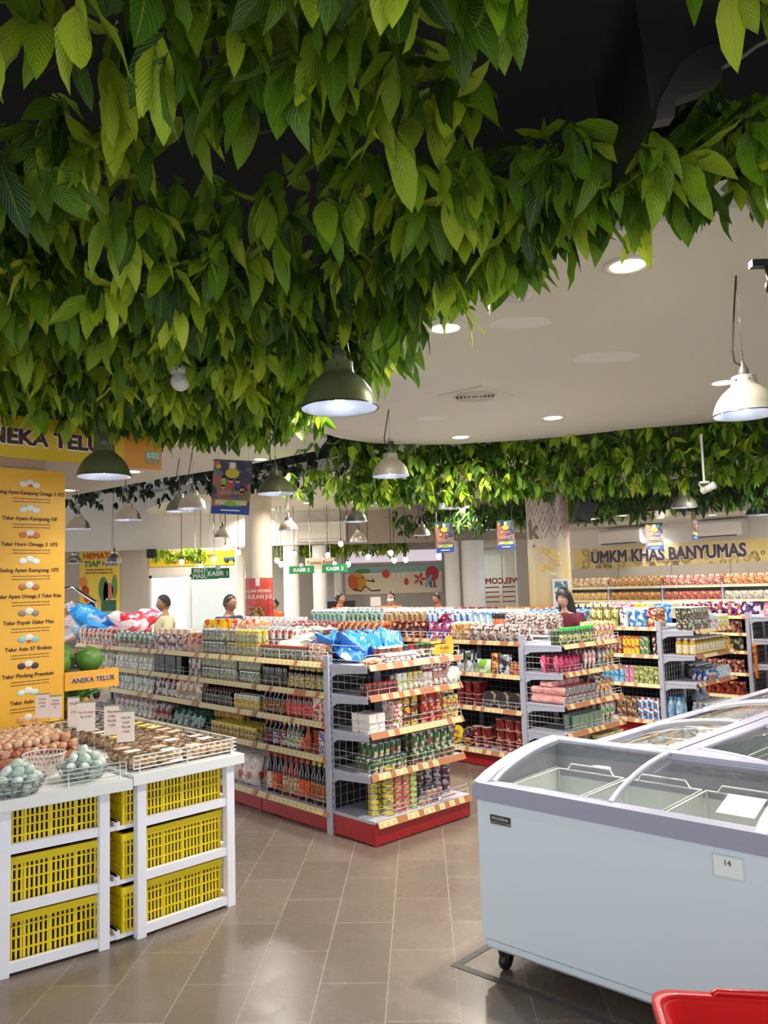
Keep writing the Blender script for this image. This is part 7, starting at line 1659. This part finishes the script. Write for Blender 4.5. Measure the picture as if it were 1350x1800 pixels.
fill(T, 'drink_bottle', bottle_me('y2', .03, .16, .018, C_('#c8a030', rough=.12, coat=.5), C_('#e0c870'), bands('#e8b02a', '#c87a20', '#e8d050'), cap_h=.024, hi=.68), .78, .93, yc, LC[2], .066, .07, 'small orange yellow bottle at the end of the amber bottles', 'bottle', rows=3)
fill(T, 'drink_can', can_me(.029, .125, PK(['#2a5a9a', '#3a6ab0', '#d8d0c8', '#b8603a', '#2a5a9a'], 22)), .26, .56, yc, LC[1], .06, .06, 'blue drink can on the shelf under the amber bottles', 'can', rows=3)
fill(T, 'drink_bottle', bottle_me('w', .026, .13, .014, C_('#b8c8c8', rough=.1, coat=.5), LIDW, bands('#d8e0e4', '#6a90b8', '#d8e0e4'), cap_h=.02, hi=.7), .56, .93, yc, LC[1], .054, .06, 'small white capped bottle beside the blue cans', 'bottle', rows=3, dz=0)
fill(T, 'drink_bottle', bottle_me('bq', .03, .15, .018, C_('#2a5a80', rough=.12, coat=.5), LIDW, bands('#e0a83a', '#2a6a9a', '#e8c84a'), cap_h=.02, hi=.68), .45, .9, yc + .18, LC[1] + .13, .066, .07, 'blue bottle with yellow label stacked behind the small bottles', 'bottle', rows=2, dz=-.13 + .0)
fill(T, 'water_bottle', bottle_me('wb', .031, .19, .014, C_('#b8c0cc', rough=.08, coat=.6), LIDW, bands('#3a50b0', '#c8d0dc', '#c8d0dc'), cap_h=.02, hi=.66), .22, .80, yb, LC[0], .064, .066, 'small water bottle with white cap in the pack on the bottom shelf', 'bottle', rows=4)
fill(T, 'water_bottle', bottle_me('wg', .07, .30, .02, C_('#a8b0c0', rough=.08, coat=.6), LIDW, C_('#1f2f80'), cap_h=.025, hi=.62), .50, .93, -.17, LC[0], .145, .14, 'large water bottle with dark blue label behind the small ones', 'bottle', rows=1)
fill(T, 'water_bottle', bottle_me('wl', .04, .26, .016, C_('#7a98b0', rough=.08, coat=.6), C_('#3a7ab0'), bands('#5a8ab0', '#a8c0d0'), cap_h=.02, hi=.66), .0, .22, -.2, LC[0], .082, .09, 'blue tinted water bottle at the post of the bottom shelf', 'bottle', rows=2)
# --- snack aisle D
SD = [run_T(P3, k) for k in range(3)]; LD = [.16, .44, .72, .95, 1.17]
dsets = [(['#8a2a20', '#c8602a', '#3a1414'], 'red'), (['#a83a30', '#d8c0a8', '#5a1a18'], 'brick red'), (['#3a5a3a', '#5a2a20', '#c8c0a0'], 'dark green'), (['#8a4a38', '#c8a890', '#5a2a24'], 'brown'), (['#d0602a', '#7a4a9a', '#5a1a20', '#e8d8c8'], 'orange and purple')]
for i, z in enumerate(LD):
    fill(SD[0], 'biscuit_pack', pou(.14, .17, .06, PK(dsets[i][0], 16, rough=.2)), .0, .84, yF, z, .13, .08, dsets[i][1] + ' snack pack on a shelf of the snack aisle behind the drink displays', 'bag', rows=1)
for k, c, nm in ((0, ['#2a1a3a', '#5a2a70', '#d8c8e0'], 'dark purple'), (1, ['#d8dcd8', '#e0e4e0', '#b8d8c8', '#e0e0a0'], 'pale mint'), (2, ['#202a60', '#d8d8e8', '#3a4aa0'], 'deep blue')):
    fill(SD[k], 'biscuit_pack', pou(.18, .17, .06, PK(c, 12, rough=.2)), .0, .88, .02, LD[4], .16, .1, nm + ' bag lying along the top of the snack aisle', 'bag', rows=2)
    if k: fill(SD[k], 'food_box', box_me(.12, .17, .08, PK(c + ['#d8d070'], 12)), .0, .88, yF, LD[4], .125, .1, nm + ' box along the top front of the snack aisle', 'box', rows=2)
T = FR(P3, AC); LDC = [.16, .56, .88, 1.17]
PBOT = bottle_me('pk', .035, .17, .018, C_('#c87a88', rough=.12, coat=.5), C_('#d85a70'), bands('#d83a50', '#e0b0b8', '#e8d0d0'), cap_h=.024, hi=.66)
fill(T, 'drink_bottle', PBOT, .02, .5, -.415, LDC[3], .075, .075, 'pink drink bottle on the top shelf at the frame edge', 'bottle', rows=3)
fill(T, 'water_bottle', bottle_me('ww', .04, .20, .018, C_('#7a8a98', rough=.08, coat=.6), C_('#a8b0b8'), bands('#8a98a8', '#b8c8d8'), cap_h=.02, hi=.66), .02, .5, -.415, LDC[2], .085, .085, 'grey blue water bottle on the second shelf at the frame edge', 'bottle', rows=2)
fill(T, 'cola_bottle', bottle_me('cl', .045, .28, .016, C_('#8a8480', rough=.08, coat=.6), C_('#b02a24'), bands('#c83a34', '#b02a24', '#d8c8c4'), cap_h=.02, hi=.66), .02, .5, -.415, LDC[1], .095, .1, 'large bottle with red label on the third shelf at the frame edge', 'bottle', rows=2)
fill(T, 'cola_bottle', bottle_me('c2', .05, .33, .016, C_('#6a5a54', rough=.08, coat=.6), C_('#b02a24'), bands('#b02a24', '#8a1a1c', '#c8b8b4'), cap_h=.02, hi=.66), .02, .5, -.44, LDC[0], .105, .11, 'tall cola bottle on the bottom shelf at the frame edge', 'bottle', rows=2)
b = MB(); b.box(-.02, .02, 0, .003, 0, .52, LIDW); 
for i in range(5): b.lathe([(.0, 0), (.008, 0), (.008, .002), (0, .002)], M('#3a3a3a'), 8, Matrix.Translation((0, -.001, .3 + .04 * i)) @ Matrix.Rotation(R(90), 4, 'X'))
hs = b.build('hanging_strip'); hs.matrix_world = T @ Matrix.Translation((-.03, -.06, .72)); tag(hs, 'white punched strip hanging on the post with orange packs clipped to it', 'strip')
for i in range(5):
    L = T @ Matrix.Translation((-.03, -.09, .40 + .085 * i)) @ Matrix.Rotation(R(-10), 4, 'X')
    item('snack_pack', pou(.1, .1, .025, PK(['#d86a20', '#e08030', '#8a3010', '#e8b060'], 20))[i % 3], L, 'small orange pack clipped to the strip by the post of the frame edge display', 'pack', 'orange packs on the strip', parts=False)

# --- wall shelving under the local snacks sign
BAYN = ['nearest the patterned column', 'second from the column', 'third from the column', 'fourth from the column', 'fifth from the column', 'sixth from the column', 'seventh from the column', 'eighth from the column', 'last before the frame edge']
for k in range(7):
    q = WA - V * .12 - U * (1.0 * k + .0); T = FR(q, AR)
    root = thing('wall_shelving', 'wall shelving bay under the local snacks sign, %s' % ['nearest the patterned column', 'second from the patterned column', 'third from the patterned column', 'fourth from the patterned column', 'fifth from the patterned column', 'sixth from the patterned column', 'seventh from the patterned column', 'eighth from the patterned column', 'last before the frame edge'][k], 'shelving'); root.matrix_world = T
    for z in (.3, .65, 1.0, 1.33, 1.56):
        b = MB(); b.box(0, .99, -.4, 0, z - .02, z, SHELF); so = b.build('shelf', root); b = MB(); b.box(0, .99, -.412, -.4, z - .035, z + .005, M('#dccfb6', .5)); 
        for i in range(4): b.box(.06 + .24 * i, .16 + .24 * i, -.414, -.411, z - .03, z, TAGY)
        b.build('price_rail', so)
    b = MB(); b.box(0, .99, -.01, 0, 0, 1.9, M('#b8ae9c', .6)); b.build('back_panel', root)
    b = MB(); b.box(-.01, .01, -.39, -.01, 0, 1.6, BLU); b.build('post', root)
    cols = [(['#c8a070', '#e0c8a0', '#a87a48', '#f0e4d0'], ['#d8b070', '#e8d0a0', '#b88a48']), (['#c09058', '#d8b890', '#8a6038'], ['#b8824a', '#d8a868', '#8a5a30']), (['#b86a5a', '#d8a090', '#8a4a40', '#e0c8c0'], ['#b06050', '#d09080', '#803a30']), (['#c07040', '#d8a070', '#a05028', '#e8d0b0'], ['#b8b0a0', '#d8d0c0', '#8a8070']),
            (['#c88a3a', '#e8b860', '#8a4a28'], ['#d8a050', '#e8d8b8', '#c07830'])][k % 5]
    fill(T, 'cracker_bag', bagm(.13, .17, .08, PK(cols[0], 24, rough=.2)), .02, .98, -.38, 1.56, .118, .09, '%s snack bag on the uppermost wall shelf, bay %s' % (['golden', 'light brown', 'rosy', 'orange brown', 'amber'][k % 5], BAYN[k]), 'bag', rows=2, group='wall shelf bags %d upper' % k)
    fill(T, 'cracker_bag', bagm(.13, .14, .08, PK(cols[1], 24, rough=.2)), .02, .98, -.38, 1.33, .118, .09, '%s snack bag on the second wall shelf, bay %s' % (['golden', 'light brown', 'rosy', 'pale grey', 'amber'][k % 5], BAYN[k]), 'bag', rows=1, group='wall shelf bags %d lower' % k)
    fill(T, 'food_box', box_me(.15, .17, .08, PK([['#d8c8b0', '#c03a60', '#e8e0d0'], ['#d84a6a', '#e8c040', '#e0e0e0'], ['#c8b8c8', '#8a4a70', '#e0d8e0'], ['#2a3a7a', '#c8c8d8', '#7a3a8a']][k % 4], 14)), .02, .98, -.38, 1.0, .16, .09, '%s box on the third wall shelf, bay %s' % (['cream and pink', 'pink and yellow', 'lilac', 'blue and purple'][k % 4], BAYN[k]), 'box', rows=1, group='wall shelf boxes %d' % k)
